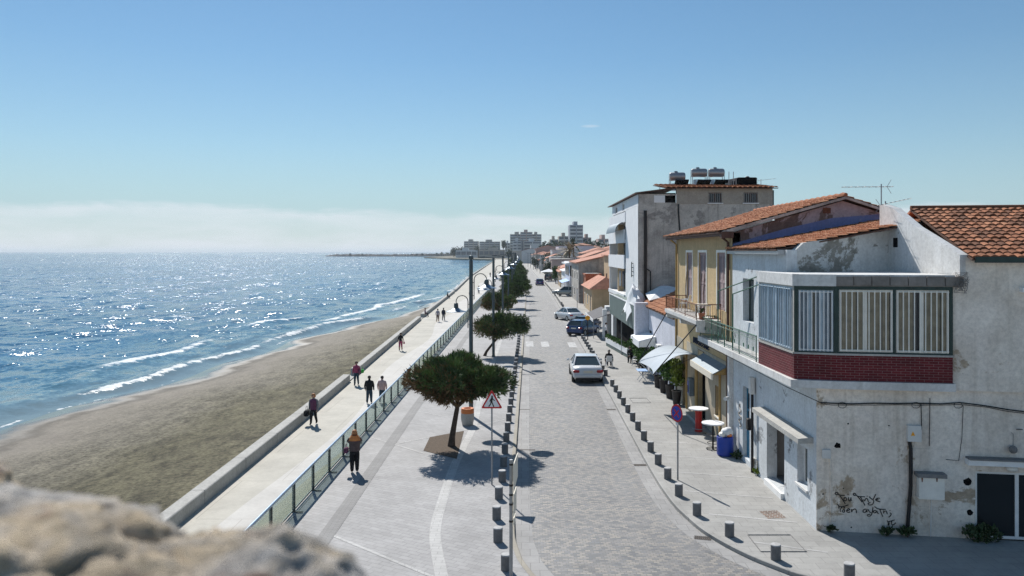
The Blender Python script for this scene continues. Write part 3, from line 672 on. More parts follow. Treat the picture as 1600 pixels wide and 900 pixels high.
# ---------------------------------------------------------------- tools for houses
def tile_roof(parent,name,o,u,v,Lu,Lv,mat,tw=.25,rh=.37,amp=.04,thick=.07,seed=1,under=True):
    o=Vector(o); u=Vector(u).normalized(); v=Vector(v).normalized(); nrm=u.cross(v)
    if nrm.z<0: nrm=-nrm
    rnd=random.Random(seed); nu=max(1,round(Lu/tw)); nv=max(1,round(Lv/rh)); a=Lu/nu; b=Lv/nv; SEGN=4
    vs=[];fs=[];att=[]
    for r in range(nv):
        j=[rnd.uniform(-.012,.012) for _ in range(nu+1)]
        for e in (0,1):
            for i in range(nu*SEGN+1):
                t=(i%SEGN)/SEGN; h=amp*(abs(math.sin(math.pi*t))**.8)
                h+= (.045 if e==0 else .0)
                q=o+u*(a*i/SEGN)+v*(b*(r+e)+(j[min(nu,i//SEGN)]*2 if e==0 else .012))+nrm*(h+j[min(nu,i//SEGN)]+.02)
                vs.append(q)
        w_=nu*SEGN+1; s0=len(vs)-2*w_
        tv=[rnd.random() for _ in range(nu)]
        for i in range(nu*SEGN):
            fs.append((s0+i,s0+i+1,s0+w_+i+1,s0+w_+i)); att.append(tv[i//SEGN])
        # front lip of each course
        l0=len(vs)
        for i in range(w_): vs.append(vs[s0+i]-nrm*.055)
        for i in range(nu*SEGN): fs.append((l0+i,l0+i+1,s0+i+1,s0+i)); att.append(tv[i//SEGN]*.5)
    m=MB(); m.add(vs,fs); ob=m.build(name,mat,parent,fix=False)
    me=ob.data; at=me.attributes.new('tile','FLOAT','FACE'); at.data.foreach_set('value',att)
    if me.polygons[0].normal.z<0: ob.data.flip_normals()
    if under:
        m=MB(); m.hexa([o-nrm*thick,o+u*Lu-nrm*thick,o+u*Lu+v*Lv-nrm*thick,o+v*Lv-nrm*thick,o-nrm*.02,o+u*Lu-nrm*.02,o+u*Lu+v*Lv-nrm*.02,o+v*Lv-nrm*.02])
        m.build('roof_board',M['brown_wood'],ob)
    return ob
def window(parent,p0,d,s0,s1,z0,z1,inset=.12,frame='white_paint',glass='window_dark',fw=.06,mull=0,trans=0,name='window',bars=0,bar_mat='white_paint',sill=None,curtain=None,curt=None):
    n=(d[1],-d[0])
    def Q(s,k,z): return (p0[0]+d[0]*s+n[0]*k,p0[1]+d[1]*s+n[1]*k,z)
    def bx(m,a,b,k0,k1,c,e): m.hexa([Q(a,k0,c),Q(b,k0,c),Q(b,k1,c),Q(a,k1,c),Q(a,k0,e),Q(b,k0,e),Q(b,k1,e),Q(a,k1,e)])
    m=MB(); k0,k1=-inset-.05,-inset
    bx(m,s0+.002,s0+fw,k0,k1,z0+.002,z1-.002); bx(m,s1-fw,s1-.002,k0,k1,z0+.002,z1-.002); bx(m,s0+fw,s1-fw,k0,k1,z0+.002,z0+fw); bx(m,s0+fw,s1-fw,k0,k1,z1-fw,z1-.002)
    for i in range(mull):
        c=lerp(s0,s1,(i+1)/(mull+1)); bx(m,c-fw*.6,c+fw*.6,k0,k1,z0+fw,z1-fw)
    for i in range(trans):
        c=lerp(z0,z1,(i+1)/(trans+1)); bx(m,s0+fw,s1-fw,k0+.005,k1-.005,c-fw*.4,c+fw*.4)
    f=m.build(name,M[frame],parent)
    m=MB(); m.hexa([Q(s0+.01,k0-.03,z0+.01),Q(s1-.01,k0-.03,z0+.01),Q(s1-.01,k0+.02,z0+.01),Q(s0+.01,k0+.02,z0+.01),Q(s0+.01,k0-.03,z1-.01),Q(s1-.01,k0-.03,z1-.01),Q(s1-.01,k0+.02,z1-.01),Q(s0+.01,k0+.02,z1-.01)]); m.build('pane',M[glass],f)
    if curt:      # curtain seen through the pane, drawn as cloth just behind the bars
        for (a,b) in curt:
            m=MB(); N=max(6,int((b-a)/.07)); top=[];bot=[]
            for i in range(N+1):
                s=lerp(a,b,i/N); k=-inset-.024+.008*math.sin(i*1.9); top.append(Q(s,k,z1-fw)); bot.append(Q(s,k,z0+fw))
            m.strip(bot,top); m.build('curtain',M[curtain],f,fix=False)
    if bars:
        m=MB()
        for i in range(bars):
            c=lerp(s0+.05,s1-.05,i/(bars-1)); m.tube([Q(c,-inset+.06,z0+.02),Q(c,-inset+.06,z1-.02)],.018,5)
        for z in (z0+.06,z1-.06): m.tube([Q(s0+.02,-inset+.06,z),Q(s1-.02,-inset+.06,z)],.012,5)
        m.build('grille',M[bar_mat],f)
    if sill:
        m=MB(); bx(m,s0-.08,s1+.08,-inset,.07,z0-.07,z0-.003); m.build('sill',M[sill],f)
    return f
DS=(0,-1)          # direction along a street front so that its outside faces the sea (-X)
# front line of the corner house (it is turned a little from the picture plane)
FX,FY,FM=9.1,23.7,-.155
def FR(px,py,k=0.):
    a=(px-CX)/FPX; Y=(FY-k-FM*FX)/(1-FM*a); X=a*Y; return (X,Y,H-(py-CY)*Y/FPX)
fd=Vector((1,FM)).normalized(); FD=(fd.x,fd.y); FN=(fd.y,-fd.x)
def fs(px,k=0.):       # distance along the front for a picture column
    p=FR(px,393,k); return (p[0]-FX)*FD[0]+(p[1]-FY)*FD[1]
def FQ(s,k,z): return (FX+FD[0]*s+FN[0]*k,FY+FD[1]*s+FN[1]*k,z)
def fbox(m,a,b,k0,k1,c,e): m.hexa([FQ(a,k0,c),FQ(b,k0,c),FQ(b,k1,c),FQ(a,k1,c),FQ(a,k0,e),FQ(b,k0,e),FQ(b,k1,e),FQ(a,k1,e)])

def smoothline2(P):
    for _ in range(2):
        o=[P[0]]
        for a,b in zip(P,P[1:]): o+=[tuple(lerp(a[i],b[i],.25) for i in range(3)),tuple(lerp(a[i],b[i],.75) for i in range(3))]
        P=o+[P[-1]]
    return P
# ================================================================ corner house
cho=thing('corner_house','weathered white corner house with barred bay window, red brick band and graffiti','house',(FX,FY,0))
YB=33.32
# street front, ground floor
ho=[]
def SY(px,X=FX): return XY(px,X)
d1,d0=28.5,26.6; w1,w0=25.35,24.45; bd1,bd0=31.6,30.65
ho=[(YB-d1,YB-d0,.20,2.45),(YB-w1,YB-w0,1.0,2.3),(YB-bd1,YB-bd0,.2,3.1)]
m=MB(); m.wall((FX,YB),DS,YB-FY-.02,-.1,4.40,ho,.38); m.build('street_wall',M['street_plaster'],cho)
# front, ground floor
sd0,sd1=fs(1524,0),fs(1660,0); sz0,sz1=.0,2.02
m=MB(); m.wall((FX,FY),FD,12,-.6,4.42,[(sd0,sd1,sz0,sz1)],.38); m.build('front_wall',M['front_plaster'],cho)
m=MB(); m.box(FX+.4,FX+3.2,26.4,29,-.05,.2); m.box(FX+2.6,FX+2.75,26.2,29.2,.2,3.); m.box(FX+.38,FX+2.75,28.8,29.0,.2,3.); m.box(FX+.38,FX+2.75,26.2,26.4,.2,3.); m.box(FX+.38,FX+2.75,26.2,29.,2.9,3.); m.build('entrance_hall',M['interior_grey'],cho)
m=MB(); m.box(FX-.12,FX+.36,26.62,28.48,-.02,.197); m.build('threshold',M['white_paint'],cho)
window(cho,(FX,YB),DS,YB-w1,YB-w0,1.0,2.3,.22,'white_paint','grey_glass',.07,1,0,sill='white_plaster')
f=window(cho,(FX,YB),DS,YB-bd1,YB-bd0,.2,3.1,.16,'blue_door','window_dark',.10,0,2,name='blue_door')
m=MB(); m.box(FX+.17,FX+.2,30.75,31.5,.3,1.5); m.build('door_panel',M['blue_door'],f)
m=MB(); m.ball((FX+.14,30.8,1.25),.04); m.build('handle',M['galv'],f)
# slab canopy over the entrance
m=MB(); m.hexa([(8.62,23.95,2.60),(FX-.003,23.95,2.62),(FX-.003,28.75,2.62),(8.62,28.75,2.60),(8.62,23.95,2.76),(FX-.003,23.95,2.80),(FX-.003,28.75,2.80),(8.62,28.75,2.76)]); m.build('entrance_canopy',M['concrete'],cho)
m=MB(); m.box(8.92,FX-.002,33.02,33.30,-.05,4.3); m.build('pilaster',M['white_plaster'],cho)
m=MB(); m.box(FX-.06,FX-.002,29.55,30.2,-.05,.55); m.build('plinth',M['peeling_wall'],cho)
# drainpipes and boxes on the street front
m=MB(); m.tube([(8.98,29.9,-.02),(8.98,29.9,3.05)],.055,8); m.build('drainpipe',M['black_metal'],cho,smooth=50)
m=MB(); m.cbox(8.86,9.06,29.78,30.02,3.05,3.72,.03); m.build('pipe_hopper',M['ac_white'],cho)
m=MB(); m.cbox(8.90,9.08,30.25,30.5,1.55,2.0,.02); m.build('letter_box',M['black_metal'],cho)
m=MB(); m.tube([(8.94,32.9,2.3),(8.75,32.7,2.36),(8.62,32.5,2.36)],[.05,.075,.09],8); m.build('flood_lamp',M['ac_white'],cho,smooth=50)
# upper street front with the terrace door
uh=[(YB-31.75,YB-30.25,5.75,7.5)]
m=MB(); m.wall((FX+.05,YB),DS,YB-26.5,4.40,8.66,uh,.35); m.build('upper_street_wall',M['street_plaster'],cho)
window(cho,(FX+.05,YB),DS,YB-31.75,YB-30.25,5.75,7.5,.25,'green_frame','grey_glass',.09,1,0,name='terrace_window')
# floor slab of bay and balcony
BC=[(8.42,23.74),FR(1306,400,.22)[:2],FR(1489,400,.22)[:2]]
bayback=(BC[2][0]+.25,BC[2][1]+1.9)
m=MB(); slab=[(8.28,36.1),(8.28,23.62),(BC[1][0]-.05,BC[1][1]-.10),(BC[2][0]+.05,BC[2][1]-.08),bayback,(FX+.6,26.4),(FX+.6,33.2),(FX-.02,33.2),(FX-.02,36.1)]
m.prism(slab,4.425,4.66); m.build('floor_slab',M['white_plaster'],cho)
def off2(P,k):
    o=[]
    for i,p in enumerate(P):
        a=Vector(P[max(0,i-1)]);b=Vector(P[min(len(P)-1,i+1)]);t=(b-a).normalized(); o.append((p[0]+t.y*k,p[1]-t.x*k))
    return o
bay=[(8.36,27.1),BC[0],BC[1],BC[2],bayback]
m=MB()
for a,b in zip(bay[:-1],bay[1:]):
    d=Vector(b)-Vector(a); L=d.length; d.normalize(); m.wall(a,(d.x,d.y),L,4.662,5.44,[],.16)
m.build('brick_band',M['red_brick'],cho)
m=MB()
for a,b in zip(bay[:-1],bay[1:]):
    d=Vector(b)-Vector(a); L=d.length; d.normalize(); m.wall((a[0]+d.y*.035,a[1]-d.x*.035),(d.x,d.y),L,5.442,5.50,[],.2)
m.build('window_ledge',M['concrete'],cho)
# corner posts and windows of the bay
Z0,Z1=5.503,7.54
def bayface(a,b): d=(Vector(b)-Vector(a)); L=d.length; d.normalize(); return a,(d.x,d.y),L
a,d,L=bayface(bay[0],bay[1])
m=MB(); m.wall(a,d,L,Z0,Z1,[(.12,L-.18,Z0+.03,Z1-.05)],.14); m.build('bay_frame',M['concrete'],cho)
hl=(L-.30)/2
for i in range(2):
    s0=.12+i*hl; s1=s0+hl
    window(cho,a,d,s0,s1,Z0+.03,Z1-.05,.03,'pale_blue_paint','grey_glass',.07,1,0,name='bay_window',bars=8,bar_mat='pale_blue_paint',curtain='curtain_blue',curt=[(s0+.08,s1-.08)])
a,d,L=bayface(bay[1],bay[2])
m=MB(); m.wall(a,d,L,Z0,Z1,[(.12,L-.06,Z0+.03,Z1-.12)],.16); m.build('bay_frame',M['green_frame'],cho)
window(cho,a,d,.12,L-.06,Z0+.03,Z1-.12,.05,'pale_blue_paint','grey_glass',.06,2,0,name='bay_window',bars=9,bar_mat='white_paint',curtain='curtain_blue',curt=[(.2,.52),(.66,L-.14)])
a,d,L=bayface(bay[2],bay[3])
def bs(px): 
    p=FR(px,400,.22); return (p[0]-a[0])*d[0]+(p[1]-a[1])*d[1]
h1=(bs(1311),bs(1396)); h2=(bs(1400),bs(1484))
m=MB(); m.wall(a,d,L,Z0,Z1,[(h1[0],h1[1],Z0+.04,Z1-.10),(h2[0],h2[1],Z0+.04,Z1-.10)],.16); m.build('bay_frame',M['green_frame'],cho)
window(cho,a,d,h1[0],h1[1],Z0+.04,Z1-.10,.05,'cream_paint','window_dark',.07,1,0,name='bay_window',bars=10,bar_mat='cream_paint',curtain='curtain',curt=[(h1[0]+.08,h1[1]-.08)])
window(cho,a,d,h2[0],h2[1],Z0+.04,Z1-.10,.05,'cream_paint','window_dark',.07,1,0,name='bay_window',bars=10,bar_mat='cream_paint',curtain='curtain',curt=[(h2[0]+.08,h2[0]+.52),(lerp(*h2,.5)+.06,h2[1]-.08)])
m=MB(); m.box(8.62,8.9,23.95,24.2,Z0,Z1); m.build('corner_post',M['concrete'],cho)
# dark room behind the bay
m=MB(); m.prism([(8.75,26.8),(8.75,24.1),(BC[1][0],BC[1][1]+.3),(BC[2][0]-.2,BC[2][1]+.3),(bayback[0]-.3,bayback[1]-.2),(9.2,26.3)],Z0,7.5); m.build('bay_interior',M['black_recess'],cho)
# roof beam of the bay: painted on the street side, bare block along the front
top=off2(bay,.06)
m=MB()
for aa,bb,r in ((top[0],top[1],0),(top[1],top[2],0)):
    p,dd,LL=bayface(aa,bb); m.wall(p,dd,LL,Z1+.002,7.90,[],.25)
m.build('roof_beam',M['white_plaster'],cho)
p,dd,LL=bayface(top[2],top[3]); m=MB()
for k in range(7):
    q=(p[0]+dd[0]*LL*1.08*k/7,p[1]+dd[1]*LL*1.08*k/7); m.wall(q,dd,LL*1.08/7-.025,Z1+.03+.012*(k%2),7.84+.008*(k%3),[],.24)
m.wall((p[0]-dd[1]*.05,p[1]+dd[0]*.05),dd,LL*1.08,Z1+.002,7.80,[],.2)
m.build('bare_beam',M['bare_block'],cho)
m=MB(); P=[(8.32,27.3),(8.36,23.72),(BC[1][0],BC[1][1]+.03),(BC[2][0]+.1,BC[2][1]+.06),(13.5,27.9),(9.2,26)]
m.prism(P,7.83,7.892); m.build('terrace_roof',M['white_plaster'],cho)
# broken wire and mesh hanging at the beam end
rn=random.Random(5); e0=FR(1497,432,.3); m=MB()
for k in range(16):
    q=[Vector(e0)+Vector((rn.uniform(-.12,.3),rn.uniform(-.1,.05),rn.uniform(-.5,.16))) for _ in range(4)]; m.tube(q,.007,4)
for k in range(6):
    z=e0[2]-.12-.07*k; m.tube([(e0[0]-.1,e0[1]-.04,z),(e0[0]+.2,e0[1]-.10,z-.02),(e0[0]+.34-.03*k,e0[1]-.02,z+.03)],.007,4)
m.build('wire_mesh',M['bare_block'],cho)
# upper wall right of the bay, gable to the sea, tiled roof
XG=FR(1499,400,.1)[0]; sG=fs(1499,.1); sB=fs(1486,.1)
m=MB(); fbox(m,sB-.05,sG+.15,-.3,.1,4.43,7.86); fbox(m,sG+.15,12,-.3,.1,4.43,8.44); m.build('upper_front_wall',M['front_plaster'],cho)
g0=FR(1499,400,.13); yr=27.85; zr=10.22
pts=[(XG,g0[1],7.86),(XG,g0[1],8.50),(XG,g0[1]+1.2,8.93),(XG,g0[1]+2.6,9.42),(XG,yr-.8,10.12),(XG,yr,10.30),(XG,yr+.25,10.28),(XG,yr+.25,7.86)]
m=MB(); m.extr(pts,(.26,0,0)); m.build('gable',M['white_plaster'],cho)
m=MB(); m.box(XG-.015,XG+.05,26.75,27.05,8.75,9.08); m.build('vent_hole',M['black_recess'],cho)
o_=Vector(FQ(sG+.22,.42,8.40)); rv=Vector((-FN[0]*5.2,-FN[1]*5.2,1.72)); ru=Vector((FD[0],FD[1],0))
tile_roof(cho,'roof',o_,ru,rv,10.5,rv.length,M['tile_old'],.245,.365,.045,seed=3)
q=o_+rv; m=MB(); m.tube([q+Vector((0,0,.05)),q+ru*10.5+Vector((0,0,.05))],.09,8); m.build('ridge',M['tile_old'],cho,smooth=60)
m=MB(); p=Vector(FQ(sG+.22,.40,8.36)); m.obb(p+ru*5.2,ru*5.1,(FN[0]*.05,FN[1]*.05,0),(0,0,.09)); m.build('gutter_board',M['green_frame'],cho)
m=MB(); b=q+Vector((-FN[0]*5,-FN[1]*5,-1.7)); m.hexa([q,q+ru*10.5,b+ru*10.5,b,q+Vector((0,0,-.1)),q+ru*10.5+Vector((0,0,-.1)),b+ru*10.5+Vector((0,0,-.1)),b+Vector((0,0,-.1))]); m.build('rear_roof',M['terracotta'],cho)
m=MB(); fbox(m,sG+.3,11.9,-9,-.35,-.1,8.3); m.build('house_body',M['white_plaster'],cho)
# peeling wall over the terrace and the small tiled roof behind it
pa=(FX+.38,26.55); pb=(XG+.05,27.45); dv=(Vector(pb)-Vector(pa)); dL=dv.length; dv.normalize()
prof=[(0,8.66),(.3,8.90),(1.2,9.02),(2.4,9.18),(3.6,9.33),(dL-.4,9.47),(dL,9.44)]
pts=[(pa[0]+dv.x*s,pa[1]+dv.y*s,z) for s,z in prof]; pts=[(pa[0],pa[1],7.7)]+pts+[(pb[0],pb[1],7.7)]
m=MB(); m.extr(pts,(-dv.y*.25,dv.x*.25,0)); m.build('peeling_wall',M['peeling_wall'],cho)
zs=lambda x: 8.72+(x-9.0)*.186
o2=Vector((8.86,26.7,zs(8.86))); 
tile_roof(cho,'lean_to_roof',o2+Vector((0,6.67,0)),(0,-1,0),(1,0,.186),6.6,6.6,M['tile_orange'],.24,.36,.04,seed=8)
m=MB(); m.box(8.90,9.14,26.65,33.3,8.50,8.66); m.build('eave_board',M['galv'],cho)
# cables, meters, pipes and bracket box on the front
cabl=[FR(px,py,.04) for px,py in ((1282,629),(1300,630),(1330,631),(1365,630),(1400,630.5),(1432,630),(1470,631),(1500,629),(1540,634),(1575,640),(1640,648),(1760,660),(1900,676))]
m=MB(); m.tube(cabl,.018,5); m.tube([(p[0],p[1]-.015,p[2]-.035-.02*(i%2)) for i,p in enumerate(cabl)],.010,5)
for px in (1316,1431,1497): 
    c=Vector(FR(px,630,.05)); m.tube([c+Vector((.13*math.cos(t*.7),-.01,-.06+.09*math.sin(t*.7))) for t in range(10)],.009,5)
m.tube([FR(1439,631,.04),FR(1440,668,.05),FR(1437,686,.05),FR(1428,690,.05)],.014,5)
m.tube([FR(1453,622,.03),FR(1452,697,.03)],.011,5)
m.tube([FR(1505,634,.03),FR(1503,684,.03),FR(1498,720,.03),FR(1478,718,.03)],.009,5)
m.tube([(8.34,36,4.36),(8.34,30,4.36),(8.34,24.2,4.34),FR(1282,629,.06)],.012,5)
m.build('cables',M['black_metal'],cho)
def fpx(m,x0,x1,y0,y1,k0,k1):
    a=FR(x0,y1,0); b=FR(x1,y0,0); fbox(m,fs(x0),fs(x1),k0,k1,a[2],b[2])
m=MB(); fpx(m,1416,1437,664,688,.002,.16); mb=m.build('meter_box',M['ac_white'],cho)
m=MB(); c=FR(1426.5,677,.17); m.add([FR(1423,681,.163),FR(1430,681,.163),FR(1426.5,674,.163)],[(0,1,2)]); m.build('warning_mark',M['yellow_orange'],mb,fix=False)
m=MB(); m.tube([FR(1421,688,.06),FR(1423,702,.07),FR(1423,760,.07),FR(1420,800,.07),FR(1417,835,.08)],.055,8); m.build('drainpipe',M['black_metal'],cho,smooth=50)
m=MB(); fpx(m,1431,1470,741,775,.002,.30); bx_=m.build('bracket_box',M['cream_paint'],cho)
m=MB(); fpx(m,1428,1473,737,741,.002,.36); m.build('box_cover',M['concrete_dark'],bx_)
m=MB()
for px in (1441,1464): m.tube([FR(px,743,.31),FR(px,753,.31)],[.03,.012],6)
m.build('rusty_bolts',M['rust'],bx_)
m=MB(); fpx(m,1426,1473,702,738,.002,.02); m.build('rendered_patch',M['front_plaster'],cho)
m=MB(); fpx(m,1284,1297,702,715,.002,.10); m.build('junction_box',M['ac_white'],cho); m=MB(); m.tube([FR(1297,715,.03),FR(1298.5,733,.03),FR(1298,828,.03)],.02,6); m.tube([FR(1288,715,.05),FR(1297,730,.04)],.008,4); m.build('conduit',M['front_plaster'],cho)
m=MB(); m.tube([FR(1455,780,.02),FR(1454,846,.02)],.012,5); m.build('thin_pipe',M['white_paint'],cho)
# sliding door and its lintel
f=window(cho,(FX,FY),FD,sd0,sd1,sz0,sz1,.10,'white_paint','dark_glass',.085,1,0,name='sliding_door')
m=MB(); fbox(m,sd0-.3,sd1+.4,.002,.30,2.26,2.42); m.build('lintel',M['white_paint'],cho); m=MB(); fbox(m,sd0-.28,sd1+.4,.002,.34,2.423,2.47); m.build('lintel_top',M['concrete_dark'],cho)
c=FQ(fs(1579),.10,2.16); m=MB(); m.ball(c,.18,10,6,(1,.6,.5)); m.build('door_lamp',M['cream_paint'],cho,smooth=60)
m=MB(); c=FR(1583,705,.15); m.ball((c[0],c[1],c[2]+.05),.12,8,6); m.tube([c,FR(1583,678,.05),FR(1580,676,.03)],.01,5); m.tube([FR(1589,671,.03),FR(1597,671,.25)],.025,6); m.build('wall_fittings',M['concrete_dark'],cho)
m=MB(); fpx(m,1590,1612,449,456,.1,.32); m.build('alarm_box',M['white_paint'],cho)
# graffiti, traced stroke by stroke on the plaster
def gz(x,y): return FR(1290+x/11.25,755+y/11.25,.006)
ST=[[(165,185),(180,160),(215,165),(215,195),(185,205),(165,185)],[(215,185),(245,212),(335,214)],[(255,225),(300,290),(345,365)],[(330,250),(318,290),(340,318),(370,295),(362,255),(330,250)],[(405,245),(400,290),(418,318),(440,300),(447,235),(445,290),(460,305)],[(390,195),(396,203)],
[(485,200),(490,175),(525,180),(530,210),(500,215),(485,200)],[(530,200),(570,235),(690,240)],[(560,230),(610,290),(640,330)],[(610,240),(650,310),(690,390)],[(665,285),(690,325),(700,270),(735,265),(752,330)],[(725,225),(735,232)],[(765,235),(820,290),(842,275),(880,195)],[(835,290),(850,330),(820,380),(760,385),(742,355),(790,340)],[(955,265),(915,262),(870,290),(905,315),(960,328)],[(885,290),(930,292)],
[(210,370),(230,400),(232,450)],[(230,415),(300,415),(400,380)],[(285,420),(255,470),(262,505)],[(320,462),(290,485),(305,515),(335,505),(335,465),(320,462)],[(310,440),(340,425)],[(360,485),(430,470),(415,445),(380,455),(365,490),(390,515),(430,505)],[(455,455),(458,520),(470,470),(520,450),(540,475),(542,525)],
[(720,460),(680,455),(652,490),(675,520),(710,505),(722,460),(728,510)],[(740,455),(775,510),(805,520)],[(830,420),(825,500),(800,570),(750,585),(722,555),(780,545)],[(885,480),(850,478),(838,510),(865,528),(895,500),(900,475),(910,525),(935,530)],[(860,410),(920,455),(1055,460)],[(955,465),(975,520),(1005,590)],[(1020,480),(1020,530)],[(1025,500),(1055,485),(1075,500),(1082,545)],[(1128,475),(1135,482)],[(1130,520),(1155,535),(1140,575),(1105,598)],
[(1080,655),(1100,690),(1098,740)],[(1090,680),(1130,670),(1215,645)],[(1120,690),(1110,745)],[(1160,670),(1155,720),(1185,740),(1235,695)]]
GW={}; rn=random.Random(3)
for s in ST:
    P=s
    if len(P)>2: P=smoothline(P,1)
    q=[gz(*p) for p in P]; k=0 if (s[0][1]<345 and s[0][0]<470) else (1 if s[0][1]<345 else (4 if s[0][1]>640 else (2 if s[0][0]<550 and s[0][1]>360 else 3)))
    GW.setdefault(k,MB()).tube(q,[.015]*len(q),5)
for k in sorted(GW): GW[k].build('graffiti_word',M['sign_black'],cho)
m=MB(); q=[(FX-.012,31.95+.22*math.sin(t*1.7)+.08*math.sin(t*4.1),2.25-.085*t) for t in range(12)]; m.tube(smoothline2(q),.03,5); m.build('scrawl',M['hair_grey'],cho)
# scars: holes and stains of the front
for px,py,r in ((1309,696,.11),(1512,752,.13),(1515,800,.1),(1325,662,.03),(1389,665,.03),(1286,772,.03),(1318,763,.025),(1330,824,.03)):
    m=MB(); c=Vector(FR(px,py,.001)); n_=9; m.face([c+Vector((FD[0]*r*math.cos(t)*rn.uniform(.6,1.1),FD[1]*r*math.cos(t)-.004,r*math.sin(t)*rn.uniform(.6,1.1))) for t in [2*math.pi*i/n_ for i in range(n_)]]); m.build('wall_hole',M['black_recess'],cho,fix=False)
# green balcony of the corner house
rl=thing('balcony_railing','ornate green iron balcony railing beside the bay window','railing',(8.36,35.9,4.66))
def railing(root,P,z0,h,sp,mat,ornate=True,post=2.2):
    m=MB(); 
    for a,b in zip(P[:-1],P[1:]):
        a=Vector(a);b=Vector(b); m.tube([(*a,z0+h),(*b,z0+h)],.022,6); m.tube([(*a,z0+.09),(*b,z0+.09)],.014,5)
        if ornate: m.tube([(*a,z0+h-.14),(*b,z0+h-.14)],.012,5)
    m.build('handrail',M[mat],root)
    m=MB()
    for a,b in zip(P[:-1],P[1:]):
        a=Vector(a);b=Vector(b); L=(b-a).length; n=int(L/sp)
        for i in range(n+1):
            p=a.lerp(b,i/max(1,n)); m.tube([(*p,z0+.09),(*p,z0+h-(.14 if ornate else 0))],.0085,4)
            if ornate and i<n:
                q=a.lerp(b,(i+.5)/n); t=(b-a).normalized()*sp*.42
                m.tube([(q.x+t.x*math.cos(w),q.y+t.y*math.cos(w),z0+h-.07+.06*math.sin(w)) for w in [k*math.pi/4 for k in range(9)]],.006,4)
                if i%4==2: m.box(q.x-.012,q.x+.012,q.y-.07,q.y+.07,z0+.36,z0+.5)
    m.build('balusters',M[mat],root)
    for a,b in zip(P[:-1],P[1:]):
        a=Vector(a);b=Vector(b); L=(b-a).length; n=max(1,round(L/post))
        for i in range(n+1):
            p=a.lerp(b,i/n); m=MB(); m.tube([(*p,z0),(*p,z0+h+.03)],.02,6); m.build('post',M[mat],root)
railing(rl,[(FX-.05,35.95),(8.36,35.95),(8.36,27.35)],4.662,.92,.15,'green_paint')
for i,(y,y1,z1) in enumerate(((33.0,33.0,7.2),(30.7,30.7,7.1))):
    r=thing('clothes_frame','slanting green iron frame pole on the green balcony, '+('the farther from the bay window' if i==0 else 'the nearer to the bay window'),'frame',(8.42,y,4.66),'iron frame poles on the green balcony')
    m=MB(); m.tube([(8.44,y,4.665),(8.44,y,6.92)],.028,6); m.build('upright',M['green_paint'],r)
    m=MB(); m.tube([(8.44,y,6.90),(9.13,y-3.2 if i==0 else y-3.0,7.62)],.024,6); m.build('arm',M['green_paint'],r)
# weeds and small plants at the foot of the front
def leaves(m,c,R_,n,sz,rn,up=.3,flat=(1,1,1)):
    for _ in range(n):
        a=Vector((rn.gauss(0,1),rn.gauss(0,1),rn.gauss(0,1))).normalized()*(rn.random()**.4)
        p=Vector(c)+Vector((a.x*R_*flat[0],a.y*R_*flat[1],a.z*R_*flat[2]))
        d=Vector((rn.uniform(-1,1),rn.uniform(-1,1),rn.uniform(-.4,1)+up)).normalized(); s=d.cross(Vector((rn.uniform(-1,1),rn.uniform(-1,1),rn.uniform(-1,1)))).normalized()
        l=sz*rn.uniform(.6,1.4); m.add([p-s*l*.22,p+d*l*.5-s*l*.3,p+d*l,p+d*l*.5+s*l*.3],[(0,1,2,3)])
rn=random.Random(11)
for i,(px,py,R_,n,lab) in enumerate(((1418,838,.22,160,'low weed growing at the foot of the black drainpipe'),(1535,842,.45,420,'large leafy weed growing under the sliding door'),(1386,836,.16,90,'small weed at the wall foot below the graffiti'),(1298,832,.13,70,'tiny weed at the wall foot by the house corner'))):
    c=FR(px,py,.22); z=max(.0,c[2]); r=tag_r=thing('weed',lab,'plant',(c[0],c[1],0))
    m=MB(); leaves(m,(c[0],c[1],.08+R_*.3),R_,n,.13,rn,.5,(1.2,.6,.6)); m.build('leaves',M['weed'],r,fix=False)
    m=MB()
    for k in range(5): m.tube([(c[0],c[1],0),(c[0]+rn.uniform(-R_,R_)*.8,c[1]+rn.uniform(-.1,.1),R_*.7)],.006,4)
    m.build('stems',M['bark'],r)
for i,(px,py,R_,lab) in enumerate(((1183,742,.22,'dry grassy weed at the foot of the street drainpipe'),(1150,716,.30,'dark low weed behind the blue waste barrel'))):
    c=GR(px,py); r=thing('weed',lab,'plant',c); m=MB(); leaves(m,(c[0]+.1,c[1],R_*.4),R_,160,.12,rn,.6,(1,1,.6)); m.build('leaves',M['weed' if i else 'shrub_yellow'],r,fix=False)
# television aerials
def aerial(name,label,base,h,d,n=6,L=1.4):
    r=thing(name,label,'antenna',base); b=Vector(base); d=Vector(d).normalized(); pz=d.cross(Vector((0,0,1)))
    m=MB(); m.tube([b,b+Vector((0,0,h))],.022,6); m.build('mast',M['galv'],r)
    m=MB(); c=b+Vector((0,0,h-.1)); m.tube([c-d*L*.3,c+d*L],.012,5)
    for i in range(n+2): p=c+d*(L*(-.25+1.2*i/(n+1))); m.tube([p-pz*.22,p+pz*.22],.008,4); 
    m.build('boom',M['galv'],r)
    m=MB()
    for k in (-1,1): m.tube([c-d*.2,c-d*.35+Vector((0,0,.25*k))],.008,4)
    m.build('reflector',M['galv'],r)
ab=PX(1377,327,28.1); aerial('aerial','tall television aerial with arm to the left at the white gable top','%s'%'' or (ab[0],ab[1],10.25),.82,(-1,.1,0))
aerial('aerial','low fallen-looking aerial sloping right beside the tiled ridge',(ab[0]+.2,ab[1]+.1,10.2),.25,(1,-.1,.22),6,.9)
